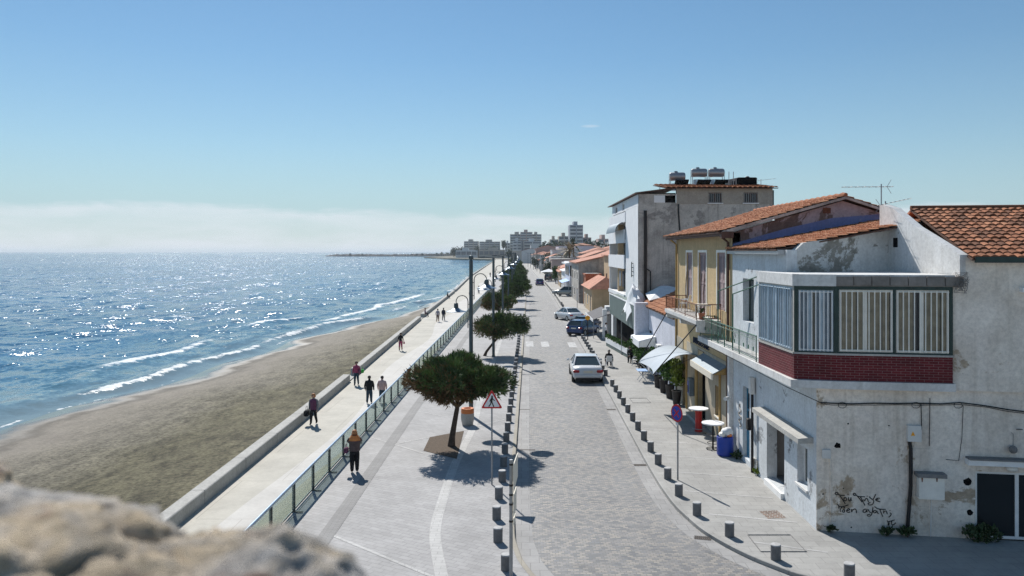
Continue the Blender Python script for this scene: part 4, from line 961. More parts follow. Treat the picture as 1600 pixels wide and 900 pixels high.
# ================================================================ yellow house
YN,YF=33.36,45.4
yh=thing('yellow_house','faded yellow two-storey house with tall shutters and orange tiled gable roof','house',(FX,YN,0))
sY=lambda y: YF-y
GD=[(sY(39.5),sY(37.9),.05,2.6),(sY(36.0),sY(35.1),.95,2.75),(sY(43.2),sY(42.2),.05,2.7)]
def shy(px): return XY(px,FX+.05)
SHU=[(1073,1082),(1092,1104),(1121,1134)]
UH=[]
for a,b in SHU: UH.append((sY(shy(a)),sY(shy(b)),5.45 if a==1092 else 5.9,8.55))
m=MB(); m.wall((FX,YF),DS,YF-YN-.0,-.1,5.2,GD,.35); m.build('ground_wall',M['yellow_plaster'],yh)
m=MB(); m.wall((FX-.03,YF),DS,YF-YN-.3,-.1,2.35,[(a-.0,b+.0,c-.2,e+1) for a,b,c,e in GD if c<.5]+[(GD[1][0],GD[1][1],.95,2.36)],.029); m.build('stone_cladding',M['stone_clad'],yh)
m=MB(); m.wall((FX+.05,YF),DS,YF-YN,5.2,9.42,UH,.35); m.build('upper_wall',M['yellow_plaster'],yh)
for a,b,c,e in UH:
    m=MB(); k=FX+.05
    y0,y1=YF-b,YF-a; mid=(y0+y1)/2
    sh=None
    for (p,q) in ((y0+.01,mid-.015),(mid+.015,y1-.01)):
        m=MB(); m.box(k+.06,k+.10,p,p+.09,c+.01,e-.01); m.box(k+.06,k+.10,q-.09,q,c+.01,e-.01); m.box(k+.06,k+.10,p+.09,q-.09,c+.01,c+.14); m.box(k+.06,k+.10,p+.09,q-.09,e-.14,e-.01); m.box(k+.06,k+.10,p+.09,q-.09,(c+e)/2-.06,(c+e)/2+.06)
        z=c+.16
        while z<e-.18: m.hexa([(k+.07,p+.09,z),(k+.07,q-.09,z),(k+.09,q-.09,z+.03),(k+.09,p+.09,z+.03),(k+.075,p+.09,z+.012),(k+.075,q-.09,z+.012),(k+.095,q-.09,z+.042),(k+.095,p+.09,z+.042)]); z+=.062
        m.box(k+.10,k+.11,p,q,c+.01,e-.01)
        m.build('shutter',M['shutter'],yh)
    m=MB(); m.box(k-.03,k-.002,y0-.12,y0-.002,c,e+.12); m.box(k-.03,k-.002,y1+.002,y1+.12,c,e+.12); m.box(k-.03,k-.002,y0-.002,y1+.002,e+.003,e+.12); m.build('surround',M['cream_paint'],yh)
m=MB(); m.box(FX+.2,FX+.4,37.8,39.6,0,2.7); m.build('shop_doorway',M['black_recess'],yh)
m=MB(); m.box(FX+.12,FX+.3,42.15,43.25,0,2.75); m.build('side_door',M['brown_wood'],yh)
window(yh,(FX,YF),DS,GD[1][0],GD[1][1],.95,2.75,.24,'ochre','window_dark',.07,0,1,sill='cream_paint')
for y0,y1 in ((42.0,42.2),(39.5,39.95),(34.95,35.1)):
    m=MB(); m.box(FX-.10,FX-.032,y0,y1,-.02,3.0); m.build('pilaster',M['ochre'],yh)
m=MB(); m.box(FX-.45,FX-.035,37.7,40.6,-.02,.16); m.build('doorstep',M['concrete'],yh)
# gable towards the corner house, with the band of blue paint above the small roof
RX,RZ=13.94,10.80
m=MB(); m.extr([(FX+.06,YN,0),(19,YN,0),(19,YN,9.25),(RX,YN,RZ),(FX+.06,YN,9.42)],(0,.3,0)); m.build('gable',M['gable_wall'],yh)
z2=lambda x: 8.72+(x-9.0)*.186
m=MB(); m.extr([(FX+.07,YN-.012,z2(9.2)-.3),(15.9,YN-.012,z2(15.9)-.3),(15.9,YN-.012,z2(15.9)+.25),(13.5,YN-.012,z2(13.5)+.50),(11.5,YN-.012,z2(11.5)+.42),(FX+.07,YN-.012,z2(9.2)+.18)],(0,.008,0)); m.build('blue_band',M['blue_paint'],yh)
m=MB(); c=PX(1292,329,YN-.02); m.box(c[0]-.17,c[0]+.17,YN-.02,YN+.05,c[2]-.12,c[2]+.12); m.build('vent',M['rust'],yh)
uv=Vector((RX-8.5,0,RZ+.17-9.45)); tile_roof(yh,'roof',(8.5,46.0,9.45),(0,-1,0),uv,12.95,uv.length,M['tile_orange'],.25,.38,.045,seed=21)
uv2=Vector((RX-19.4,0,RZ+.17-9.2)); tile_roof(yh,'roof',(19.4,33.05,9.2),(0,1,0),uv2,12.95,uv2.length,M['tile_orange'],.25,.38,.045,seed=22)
m=MB(); k=[Vector((RX,33.0+.35*i,RZ+.24+.02*(i%2))) for i in range(38)]; m.tube(k,[.11 if i%2 else .085 for i in range(38)],8); m.build('ridge',M['tile_orange'],yh,smooth=50)
m=MB(); m.extr([(8.62,32.98,9.36),(RX,32.98,RZ+.06),(RX,32.98,RZ+.17),(8.62,32.98,9.48)],(0,.06,0)); m.extr([(19.3,32.98,9.1),(RX,32.98,RZ+.06),(RX,32.98,RZ+.17),(19.3,32.98,9.22)],(0,.06,0)); m.build('verge',M['grey_render'],yh)
m=MB(); m.box(8.60,8.66,33.1,45.9,9.27,9.43); m.box(8.66,FX+.04,33.1,45.9,9.30,9.345); m.build('eave',M['brown_wood'],yh)
m=MB(); m.box(8.58,9.10,32.95,33.3,9.18,9.46); m.build('gutter_box',M['brown_wood'],yh)
for y in (45.0,33.75):
    m=MB(); m.tube([(8.72,y,9.3),(FX-.03,y,9.0),(FX-.03,y,5.4),(FX-.05,y,4.9),(FX-.05,y,.0 if y<40 else 2.6)],.06,7); m.build('drainpipe',M['brown_wood'] if y<40 else M['ochre'],yh,smooth=50)
m=MB()
for y in (42.6,39.0,38.4): m.tube([(FX+.03,y,5.5),(FX+.01,y+.1,6.5),(FX+.03,y-.15,7.5)],.02,5)
m.build('cables',M['brown_wood'],yh)
m=MB(); m.box(FX+.3,19,YN+.3,YF,0,9.1); m.build('house_body',M['yellow_plaster'],yh)
# balcony
ba=thing('balcony','white concrete balcony with thin rusty railing on the yellow house','balcony',(8.5,39,5.4))
m=MB(); m.box(7.94,FX-.002,35.0,42.6,5.27,5.45); m.build('balcony_slab',M['white_plaster'],ba)
for y in (35.0,38.6,42.3):
    m=MB(); m.extr([(8.0,y+.01,4.92 if y<36 else 5.0),(FX-.003,y+.01,4.80),(FX-.003,y+.01,5.268),(8.0,y+.01,5.268)],(0,.28,0)); m.build('beam',M['white_plaster'],ba)
railing(ba,[(FX,35.1),(8.0,35.1),(8.0,42.5),(FX,42.5)],5.452,.72,.16,'rust',False,2.4)
# things standing on the balcony
r=thing('table','small cream table standing on the rusty-railed balcony','table',(8.65,36.6,5.45)); m=MB(); m.cbox(8.35,8.95,36.2,37.1,6.02,6.08,.015); m.build('tabletop',M['cream_paint'],r)
for a,b in ((8.4,36.25),(8.9,36.25),(8.4,37.05),(8.9,37.05)): m=MB(); m.tube([(a,b,5.452),(a,b,6.02)],.025,6); m.build('leg',M['cream_paint'],r)
r=thing('flower_pot','terracotta pot with a small plant on the rusty-railed balcony','plant pot',(8.35,35.6,5.45)); m=MB(); m.lathe([(.11,5.452),(.16,5.72),(.17,5.74),(.14,5.74),(.13,5.7),(0,5.7)],(8.35,35.6,0),12,cap=False); m.build('pot',M['terracotta'],r,smooth=50); m=MB(); leaves(m,(8.35,35.6,5.86),.14,60,.1,rn); m.build('leaves',M['weed'],r,fix=False)
r=thing('plastic_chair','white plastic chair standing on the rusty-railed balcony','chair',(8.6,40.6,5.45))
def chair_parts(r,x,y,z,rz,mat):
    Mx=Matrix.Translation((x,y,z))@Matrix.Rotation(rz,4,'Z')
    def T(m): m.v=[tuple(Mx@Vector(p)) for p in m.v]; return m
    m=MB(); m.cbox(-.23,.23,-.22,.22,.40,.44,.02); T(m).build('seat',M[mat],r)
    m=MB(); m.hexa([(-.23,-.25,.45),(.23,-.25,.45),(.23,-.21,.45),(-.23,-.21,.45),(-.20,-.33,.86),(.20,-.33,.86),(.20,-.30,.86),(-.20,-.30,.86)]); T(m).build('backrest',M[mat],r)
    for sx in (-1,1):
        for sy in (-1,1): m=MB(); m.tube([(sx*.26,sy*.25,.0),(sx*.21,sy*.2,.41)],[.022,.03],6); T(m).build('leg',M[mat],r)
        m=MB(); m.tube([(sx*.24,-.26,.62),(sx*.26,.05,.64),(sx*.25,.2,.60),(sx*.23,.2,.42)],.022,6); T(m).build('armrest',M[mat],r)
chair_parts(r,8.6,40.6,5.452,R(60),'plastic_white')
# shade sail over the pavement
sa_=thing('shade_awning','large pale grey-blue curved awning held by two slanting poles','awning',(8,41,0))
m=MB(); N=12; K=10; g=[]
c00=(9.06,44.6,3.05); c10=(9.06,39.6,3.22); c01=(6.55,43.0,2.42); c11=(6.6,38.6,2.40)
for i in range(N+1):
    for j in range(K+1):
        u_,v_=i/N,j/K; p=[lerp(lerp(c00[k],c10[k],v_),lerp(c01[k],c11[k],v_),u_) for k in range(3)]
        p[2]+=.42*math.sin(math.pi*u_)**.8*(1-.2*math.sin(math.pi*v_)); p[1]+=.55*math.sin(math.pi*u_)*(.5-v_)*-1*.4-(.35*math.sin(math.pi*v_)*0); p[0]+=.28*math.sin(math.pi*v_)*u_
        g.append(tuple(p))
n=K+1; top=g; bot=[(x,y,z-.012) for x,y,z in g]
m.add(top+bot,[(i*n+j,i*n+j+1,(i+1)*n+j+1,(i+1)*n+j) for i in range(N) for j in range(K)]+[((N+1)*n+i*n+j,(N+1)*n+(i+1)*n+j,(N+1)*n+(i+1)*n+j+1,(N+1)*n+i*n+j+1) for i in range(N) for j in range(K)])
m.build('canvas',M['sail'],sa_,smooth=60)
for a,b in (((7.98,42.35,5.2),c01),((7.98,35.1,5.25),c11)): m=MB(); m.tube([a,b],.028,6); m.build('pole',M['black_metal'],sa_)
m=MB(); m.tube([c01,c11],.02,6); m.tube([c00,c10],.03,6); m.tube([c00,c01],.015,5); m.tube([c10,c11],.015,5); m.build('edge_bar',M['steel_dark'],sa_)
# small shop awning
aw=thing('shop_awning','small grey metal awning over the yellow shop doorway','awning',(8.9,36,3.2))
m=MB(); m.hexa([(8.45,33.9,3.16),(FX-.03,33.9,3.50),(FX-.03,38.3,3.50),(8.45,38.3,3.16),(8.45,33.9,3.20),(FX-.03,33.9,3.54),(FX-.03,38.3,3.54),(8.45,38.3,3.20)]); m.build('roof_sheet',M['awning_grey'],aw)
m=MB(); m.box(8.40,8.448,33.9,38.3,2.92,3.2); m.build('valance',M['sign_cream'],aw)
m=MB(); m.extr([(8.46,33.9,3.15),(FX-.03,33.9,3.15),(FX-.03,33.9,3.48)],(0,.03,0)); m.build('end_panel',M['ochre'],aw)
# lettering on the yellow wall (illegible in the photograph: a row of dark cursive strokes)
rn3=random.Random(12); y=40.6; m=MB()
while y>37.1:
    w_=rn3.uniform(.22,.34); z0=3.82; q=[(z0,0),(z0+.3,w_*.2),(z0+.26,w_*.8),(z0+.12,w_*.5),(z0+.02,w_)]; q=q[:rn3.choice((4,5))]
    m.tube([(FX-.015,y-b_,a_+rn3.uniform(-.03,.03)) for a_,b_ in q],.035,5); m.tube([(FX-.015,y-w_*.1,z0-.02),(FX-.015,y-w_*.9,z0+rn3.uniform(0,.1))],.03,5); y-=w_+.09
m.tube([(FX-.012,39.6,3.62),(FX-.012,39.2,3.58),(FX-.012,38.6,3.6),(FX-.012,38.3,3.56)],.025,5)
m.build('wall_lettering',M['cloth_navy'],yh)
# telephone box on the wall
r=thing('wall_telephone','blue and grey telephone hood on the yellow shop wall','telephone',(8.95,40.5,1.3)); m=MB(); m.cbox(8.78,9.06,40.25,40.75,1.0,1.95,.04); m.build('hood',M['awning_grey'],r); m=MB(); m.box(8.76,8.79,40.35,40.65,1.15,1.8); m.build('front_panel',M['sign_blue'],r); m=MB(); m.box(8.74,8.765,40.42,40.58,1.2,1.55); m.build('keypad',M['black_metal'],r)

# ================================================================ low white house with tiled roof
lw=thing('low_house','low white house with orange tiled lean-to roof beyond the yellow house','house',(9.2,46,0))
m=MB(); m.wall((FX+.05,59.3),DS,13.8,-.1,4.7,[(2.,3.,.05,2.3),(4.2,5.3,1.9,3.),(10.,11.2,.05,2.4)],.3); m.build('street_wall',M['lavender_white'],lw)
window(lw,(FX+.05,59.3),DS,4.2,5.3,1.9,3.,.12,'white_paint','window_dark',.06,1,0,bars=6,bar_mat='black_metal'); window(lw,(FX+.05,59.3),DS,2.,3.,.05,2.3,.12,'white_paint','window_dark',.08,0,1,name='door'); window(lw,(FX+.05,59.3),DS,10.,11.2,.05,2.4,.12,'brown_wood','window_dark',.08,1,1,name='door')
tile_roof(lw,'roof',(8.95,59.4,4.62),(0,-1,0),(1,0,.34),13.9,5.2,M['tile_orange'],.27,.4,.04,seed=31)
m=MB(); m.extr([(FX+.1,45.55,0),(14,45.55,0),(14,45.55,6.2),(FX+.1,45.55,4.6)],(0,.2,0)); m.build('end_wall',M['lavender_white'],lw)
m=MB(); m.box(FX+.4,14,46,59.2,0,4.3); m.build('house_body',M['lavender_white'],lw)
def ac_unit(label,c,rz=0):
    r=thing('air_conditioner',label,'air conditioner',c); x,y,z=c; m=MB(); m.cbox(x-.32,x,y-.42,y+.42,z,z+.62,.02); m.build('case',M['ac_white'],r)
    m=MB(); m.lathe([(.24,x-.335),(.24,x-.322)],(0,y-.1,z+.31),16,'x'); m.build('fan_grille',M['galv'],r)
    m=MB(); m.tube([(x-.28,y-.3,z),(x-.28,y-.3,z-.12),(x+.02,y-.3,z-.12)],.018,5); m.tube([(x-.28,y+.3,z),(x-.28,y+.3,z-.12),(x+.02,y+.3,z-.12)],.018,5); m.build('bracket',M['galv'],r)
ac_unit('white air conditioner box high on the low white house wall',(FX+.04,56.6,3.1))
ac_unit('white air conditioner box under the shade awning, low on the white wall',(FX+.04,50.2,1.9))
r=thing('shop_awning','boxy white awning with cream front beyond the big pale sail','awning',(8.6,54,2.4))
m=MB(); m.hexa([(8.0,52.2,2.45),(FX+.03,52.2,2.75),(FX+.03,56,2.75),(8.0,56,2.45),(8.0,52.2,2.52),(FX+.03,52.2,2.82),(FX+.03,56,2.82),(8.0,56,2.52)]); m.build('canvas',M['clean_white'],r); m=MB(); m.box(7.96,7.998,52.2,56,2.05,2.5); m.build('valance',M['clean_white'],r); m=MB(); m.extr([(8.0,52.18,2.1),(FX,52.18,2.1),(FX,52.18,2.73),(8.0,52.18,2.45)],(0,.018,0)); m.build('side_flap',M['cream_paint'],r)
# crumpled white tarpaulin over the roof end
r=thing('tarpaulin','crumpled white tarpaulin bundled over the roof end beside the green cladding','tarpaulin',(9,59.6,4.6))
m=MB(); rn2=random.Random(4); N=16; g=[]
for i in range(N+1):
    for j in range(N+1):
        u_,v_=i/N,j/N; x=lerp(7.9,9.9,u_); y=lerp(57.6,60.6,v_); z=4.5+1.5*math.exp(-((u_-.35)**2+(v_-.6)**2)*6)-1.6*max(0,.35-u_)*2+.35*mnoise.noise((u_*5,v_*5,2))+.2*mnoise.noise((u_*11,v_*11,7)); g.append((x+.15*mnoise.noise((u_*6,v_*6,9)),y,z))
n=N+1; m.add(g,[(i*n+j,(i+1)*n+j,(i+1)*n+j+1,i*n+j+1) for i in range(N) for j in range(N)]); m.build('sheet',M['tarp'],r,smooth=35,fix=False)
r=thing('roof_sheeting','sloping white plastic sheet roof between tarpaulin and yellow house','roof sheet',(10.5,59,5)); m=MB(); m.hexa([(9.4,56.5,4.95),(12.6,58.5,5.6),(11.,59.6,6.0),(9.6,59.5,5.3),(9.4,56.5,5.0),(12.6,58.5,5.65),(11.,59.6,6.05),(9.6,59.5,5.35)]); m.build('sheet',M['tarp'],r); m=MB(); m.tube([(11.5,57,4.9),(11.5,57,6.5)],.05,6); m.tube([(10,57,6.1),(13,57,6.1)],.03,6); m.build('frame',M['galv'],r)

# ================================================================ tall apartment block with stained wall
TY=60.0; TX=FX+.05
tb=thing('apartment_block','tall apartment block with bare stained grey side wall and white balconies','apartment block',(TX,TY,0))
def tp(px,py): return PX(px,py,TY)
zt=12.3; XR=tp(1207,300)[0]
m=MB(); m.wall((TX,TY),(1,0),XR-TX,0,zt,[],.3); m.build('side_wall',M['grey_render'],tb)
m=MB(); m.wall((TX,67.6),DS,67.6-TY-.02,0,12.2,[],.3); m.build('street_wall',M['clean_white'],tb)
m=MB(); m.box(TX+.35,XR,TY+.35,67.6,0,12.1); m.box(TX+1.51,XR,67.61,80,0,12.1); m.build('house_body',M['grey_render'],tb)
# balconies let into the street front
m=MB(); m.box(TX+1.3,TX+1.5,67.6,79.8,.2,12.0); m.build('loggia_wall',M['tan_plaster'],tb)
m=MB(); m.box(TX-.03,TX+1.3,79.5,79.8,0,12.1); m.build('end_wall',M['clean_white'],tb)
m=MB(); m.box(TX+.25,TX+.75,74.6,75.2,4.7,11.2); m.build('balcony_pillar',M['tan_plaster'],tb)
m=MB(); m.box(TX-.08,TX+.06,79.15,79.35,4.7,11.2); m.build('corner_post',M['clean_white'],tb)
m=MB(); m.box(TX-.05,TX+1.29,67.61,79.49,11.2,12.1); m.build('balcony_lintel',M['clean_white'],tb)
for z,h in ((4.75,.05),(7.35,.95),(10.0-.35,.9)):
    m=MB(); m.box(TX-.02,TX+1.29,67.61,79.49,z-.2,z); m.build('balcony_floor',M['clean_white'],tb)
    m=MB(); m.box(TX-.14,TX-.03,67.7,79.6,z-.28,z+h); m.build('balcony_front',M['clean_white'],tb)
    for y0,y1 in ((69.,70.6),(71.8,73.6),(76.,78.)): window(tb,(TX+1.29,79.8),DS,79.8-y1,79.8-y0,z+.1,z+2.15,-.05,'green_frame','window_dark',.1,1,0,name='balcony_door')
m=MB(); 
for i in range(8):
    a0,a1=math.pi/2*i/8,math.pi/2*(i+1)/8; m.extr([(TX-.16-.75*math.sin(a0),67.8,10.3+.9*math.cos(a0)),(TX-.16-.75*math.sin(a1),67.8,10.3+.9*math.cos(a1)),(TX-.16-.72*math.sin(a1),67.8,10.3+.85*math.cos(a1)),(TX-.16-.72*math.sin(a0),67.8,10.3+.85*math.cos(a0))],(0,7,0))
m.build('round_awning',M['awning_grey'],tb)
for k_,(a_,b_) in enumerate(((71.4,72.3),(69.3,70.4))): m=MB(); m.box(TX+.06,TX+.1,a_,b_,5.4,6.8); m.build('laundry',M['cloth_navy' if k_ else 'curtain_blue'],tb)
# set-back top floor
hz=[(tp(1107,0)[0]-TX,tp(1128,0)[0]-TX,tp(0,317)[2],tp(0,301)[2]),(tp(1162,0)[0]-TX,tp(1184,0)[0]-TX,tp(0,317)[2],tp(0,301)[2])]
wl=tp(1057,0)[0]-TX
m=MB(); m.wall((TX+wl,TY-.03),(1,0),XR-TX-wl,zt+.003,13.55,[(a-wl,b-wl,c,e) for a,b,c,e in hz],.3); m.build('top_floor_wall',M['grey_render_top'],tb)
for a,b,c,e in hz: window(tb,(TX,TY-.03),(1,0),a,b,c,e,.1,'brown_wood','window_dark',.1,1,0,bars=7,bar_mat='galv',sill='clean_white')
m=MB(); m.wall((TX,TY+.02),(1,0),wl-.02,zt+.003,13.1,[(1.3,3.7,zt+.12,12.98)],.25); m.build('terrace_wall',M['grey_render'],tb)
for q in ((TX+1.2,TX+2.05,TY-.012,TY+.015,zt+.12,12.98),(TX+3.72,TX+wl-.05,TY-.012,TY+.015,zt+.06,13.08)): m=MB(); m.box(*q); m.build('shutter',M['clean_white'],tb)
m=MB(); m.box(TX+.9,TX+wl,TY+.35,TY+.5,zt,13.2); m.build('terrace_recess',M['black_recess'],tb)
m=MB(); m.wall((TX,77.5),DS,77.5-TY-.1,12.21,13.1,[(2,4.2,12.3,12.95),(7.5,9.2,12.3,12.95)],.25); m.build('terrace_street_wall',M['clean_white'],tb)
for a,b in ((2,4.2),(7.5,9.2)): window(tb,(TX,77.5),DS,a,b,12.3,12.95,.1,'clean_white','window_dark',.08,1,0)
m=MB(); m.hexa([(TX-.3,TY-.3,13.12),(TX+wl,TY-.3,13.52),(TX+wl,79,13.52),(TX-.3,79,13.12),(TX-.3,TY-.3,13.2),(TX+wl,TY-.3,13.62),(TX+wl,79,13.62),(TX-.3,79,13.2)]); m.build('terrace_roof',M['brown_wood'],tb)
tile_roof(tb,'roof',(TX+wl-.9,TY-.45,13.55),(1,0,0),(0,1,.12),XR-TX-wl+1.2,6,M['tile_orange'],.4,.5,.07,seed=41)
m=MB(); c=tp(1008,320); m.box(c[0]-.10,c[0]+.12,TY-.14,TY-.003,4.5,tp(0,329)[2]); m.build('drain_duct',M['black_metal'],tb)
m=MB(); a=tp(1007,420); b=tp(1016,424); m.tube([(a[0]+.15,TY-.08,a[2]),(b[0],TY-.08,b[2]),(b[0],TY-.08,4.)],.05,6); m.build('vent_pipe',M['black_metal'],tb); m=MB(); m.tube([tp(1060,319),tp(1060,331),tp(1062,360)],.07,6); m.build('soil_pipe',M['black_metal'],tb)
m=MB(); 
for k in range(4): m.box(TX-.16,TX-.003,62.9,63.0,6.6+.33*k,6.66+.33*k)
m.box(TX-.16,TX-.11,62.85,63.05,6.5,7.75); m.build('wall_rungs',M['steel_dark'],tb)
m=MB(); m.box(XR+.002,XR+.15,TY+.1,TY+2,11.6,13.4); m.build('side_trim',M['steel_dark'],tb)
# solar water heaters on the roof
for i,(px,py,lab) in enumerate(((1058,276,'leftmost rooftop water cylinder, sitting lower than the other two'),(1092,270,'middle rooftop water cylinder on its raised frame'),(1119,270,'right rooftop water cylinder, nearest the black tank'))):
    Y=64.; c=PX(px,py,Y); r=thing('water_heater',lab,'water heater',(c[0],Y,13.8),'solar water heaters on the apartment roof')
    x=c[0]; z=c[2]; m=MB(); m.lathe([(.0,-.66),(.30,-.64),(.36,-.52),(.36,.52),(.30,.64),(0,.66)],(x,Y,z),14,'x',cap=False); m.v=[(p[0],p[1],p[2]) for p in m.v]; m.build('cylinder',M['rim'] if False else M['galv'],r,smooth=45)
    m=MB(); m.lathe([(.16,z+.34),(.14,z+.46),(0,z+.47)],(x-.1,Y,0),10,cap=False); m.build('lid',M['galv'],r,smooth=45)
    m=MB(); m.lathe([(0,z-1.15),(.43,z-1.15),(.43,z-.55),(0,z-.55)],(x,Y+.3,0),14); m.build('lower_tank',M['steel'],r,smooth=45)
    m=MB()
    for sx in (-.6,.6):
        for sy in (-.3,.3): m.tube([(x+sx,Y+sy,13.85),(x+sx,Y+sy,z-.2)],.03,5)
    m.tube([(x-.6,Y-.3,z-.3),(x+.6,Y-.3,z-.3)],.025,5); m.build('frame',M['galv'],r)
    m=MB(); m.obb((x+.2,Y-.6,14.15),(.55,0,0),(0,.5,-.32),(0,.03,.04)); m.build('solar_panel',M['dark_glass'],r)
r=thing('roof_tank','big black box on the apartment roof with round lid','water tank',PX(1166,290,63)); c0=PX(1153,277,63); c1=PX(1183,291,63)
m=MB(); m.cbox(c0[0],c1[0],63,66,13.75,c0[2],.05); m.build('tank',M['black_recess'],r); m=MB(); m.lathe([(.2,c0[2]),(.2,c0[2]+.1),(.1,c0[2]+.18),(0,c0[2]+.19)],(c1[0]-.5,64.,0),10,cap=False); m.build('lid',M['black_metal'],r,smooth=50)
r=thing('roof_shed','grey rendered stair housing beside the black roof tank','roof shed',PX(1142,290,64)); m=MB(); a=PX(1133,283,64); m.hexa([(a[0]-.2,63.2,13.8),(c0[0]-.03,63.2,13.8),(c0[0]-.03,66,13.8),(a[0]-.2,66,13.8),(a[0]-.2,63.2,a[2]),(c0[0]-.03,63.2,c0[2]-.02),(c0[0]-.03,66,c0[2]-.02),(a[0]-.2,66,a[2])]); m.build('housing',M['grey_render'],r); m=MB(); m.box(a[0]+.35,a[0]+.6,63.15,63.198,13.9,c0[2]-.3); m.build('door',M['black_metal'],r)
aerial('aerial','television aerial at the right end of the apartment block roof',PX(1189,290,62)[:2]+(13.7,),.75,(1,0,.12),4,1.2)
for i,(px,py,z0) in enumerate(((1031,297,13.7),(1139,274,13.8),(1146,274,13.8))):
    c=PX(px,py,62); r=thing('roof_pole',['thin rooftop pole left of the water cylinders','thin rooftop pole beside the grey stair housing, left of a pair','thin rooftop pole beside the grey stair housing, right of a pair'][i],'pole',(c[0],62,z0)); m=MB(); m.tube([(c[0],62,z0-.1),(c[0],62,c[2]+.3)],.03,5); m.build('mast',M['galv'],r)

# ================================================================ restaurant front with green cladding
rs=thing('restaurant','low restaurant front with grey-green corrugated canopy over dark glass','restaurant',(8.6,64,0))
m=MB(); m.box(8.25,TX-.01,56.1,72,2.85,4.62); m.build('green_canopy',M['green_clad'],rs)
m=MB(); m.box(8.22,8.27,56.,72.1,4.625,4.72); m.build('canopy_edge',M['clean_white'],rs)
m=MB(); m.box(8.9,TX-.02,56.3,72,.0,2.84); m.build('shade_black_glazing',M['black_recess'],rs)  # dark glass in a recess, its shade under the canopy painted in as black
m=MB(); m.box(8.3,8.36,71.9,72.,0,2.84); m.box(8.3,8.36,64,64.06,0,2.84); m.build('canopy_post',M['galv'],rs)
m=MB(); m.box(8.2,TX-.02,55.4,56.08,2.0,4.9); m.build('white_end_box',M['lavender_white'],rs)
for q in ((8.6,TX,72.2,73.6,0,3.0),(8.0,8.4,75.6,76.0,0,2.9),(8.6,TX,78.2,79.7,0,3.0)): m=MB(); m.box(*q); m.build('white_pillar',M['clean_white'],rs)
m=MB(); m.box(TX-.06,TX-.03,72.1,79.8,0,3.0); m.build('shop_back',M['interior_grey'],rs)
r=thing('planter','long slanting white planter trough with clipped green hedge','planter',(8.2,66,0))
m=MB(); m.extr([(7.72,70.2,.02),(8.55,62.2,.02),(8.85,62.3,.02),(8.02,70.3,.02)],(0,0,.28)); m.build('plinth',M['green_clad'],r)
m=MB(); m.extr([(7.68,70.3,.3),(8.52,62.1,.3),(8.88,62.2,.3),(8.04,70.4,.3)],(0,0,.42)); m.build('trough',M['clean_white'],r)
m=MB(); 
for k in range(14): t=k/13; leaves(m,(lerp(7.9,8.72,t),lerp(70.2,62.3,t),.86),.34,110,.13,rn,.2,(.8,1.1,.7))
m.build('hedge',M['shrub'],r,fix=False)
r=thing('awning','dark sloping awning with white front edge over the pavement','awning',(8,80,2.2))
m=MB(); m.hexa([(7.05,75.6,1.86),(8.9,75.6,2.52),(8.75,84.4,2.52),(7.1,84.4,1.8),(7.05,75.6,1.9),(8.9,75.6,2.56),(8.75,84.4,2.56),(7.1,84.4,1.84)]); m.build('canvas',M['awning_dark'],r); m=MB(); m.box(7.0,7.046,75.6,84.4,1.66,1.92); m.build('valance',M['clean_white'],r); 
for y in (76,84): m=MB(); m.tube([(7.1,y,0),(7.1,y,1.88)],.035,6); m.build('post',M['galv'],r)
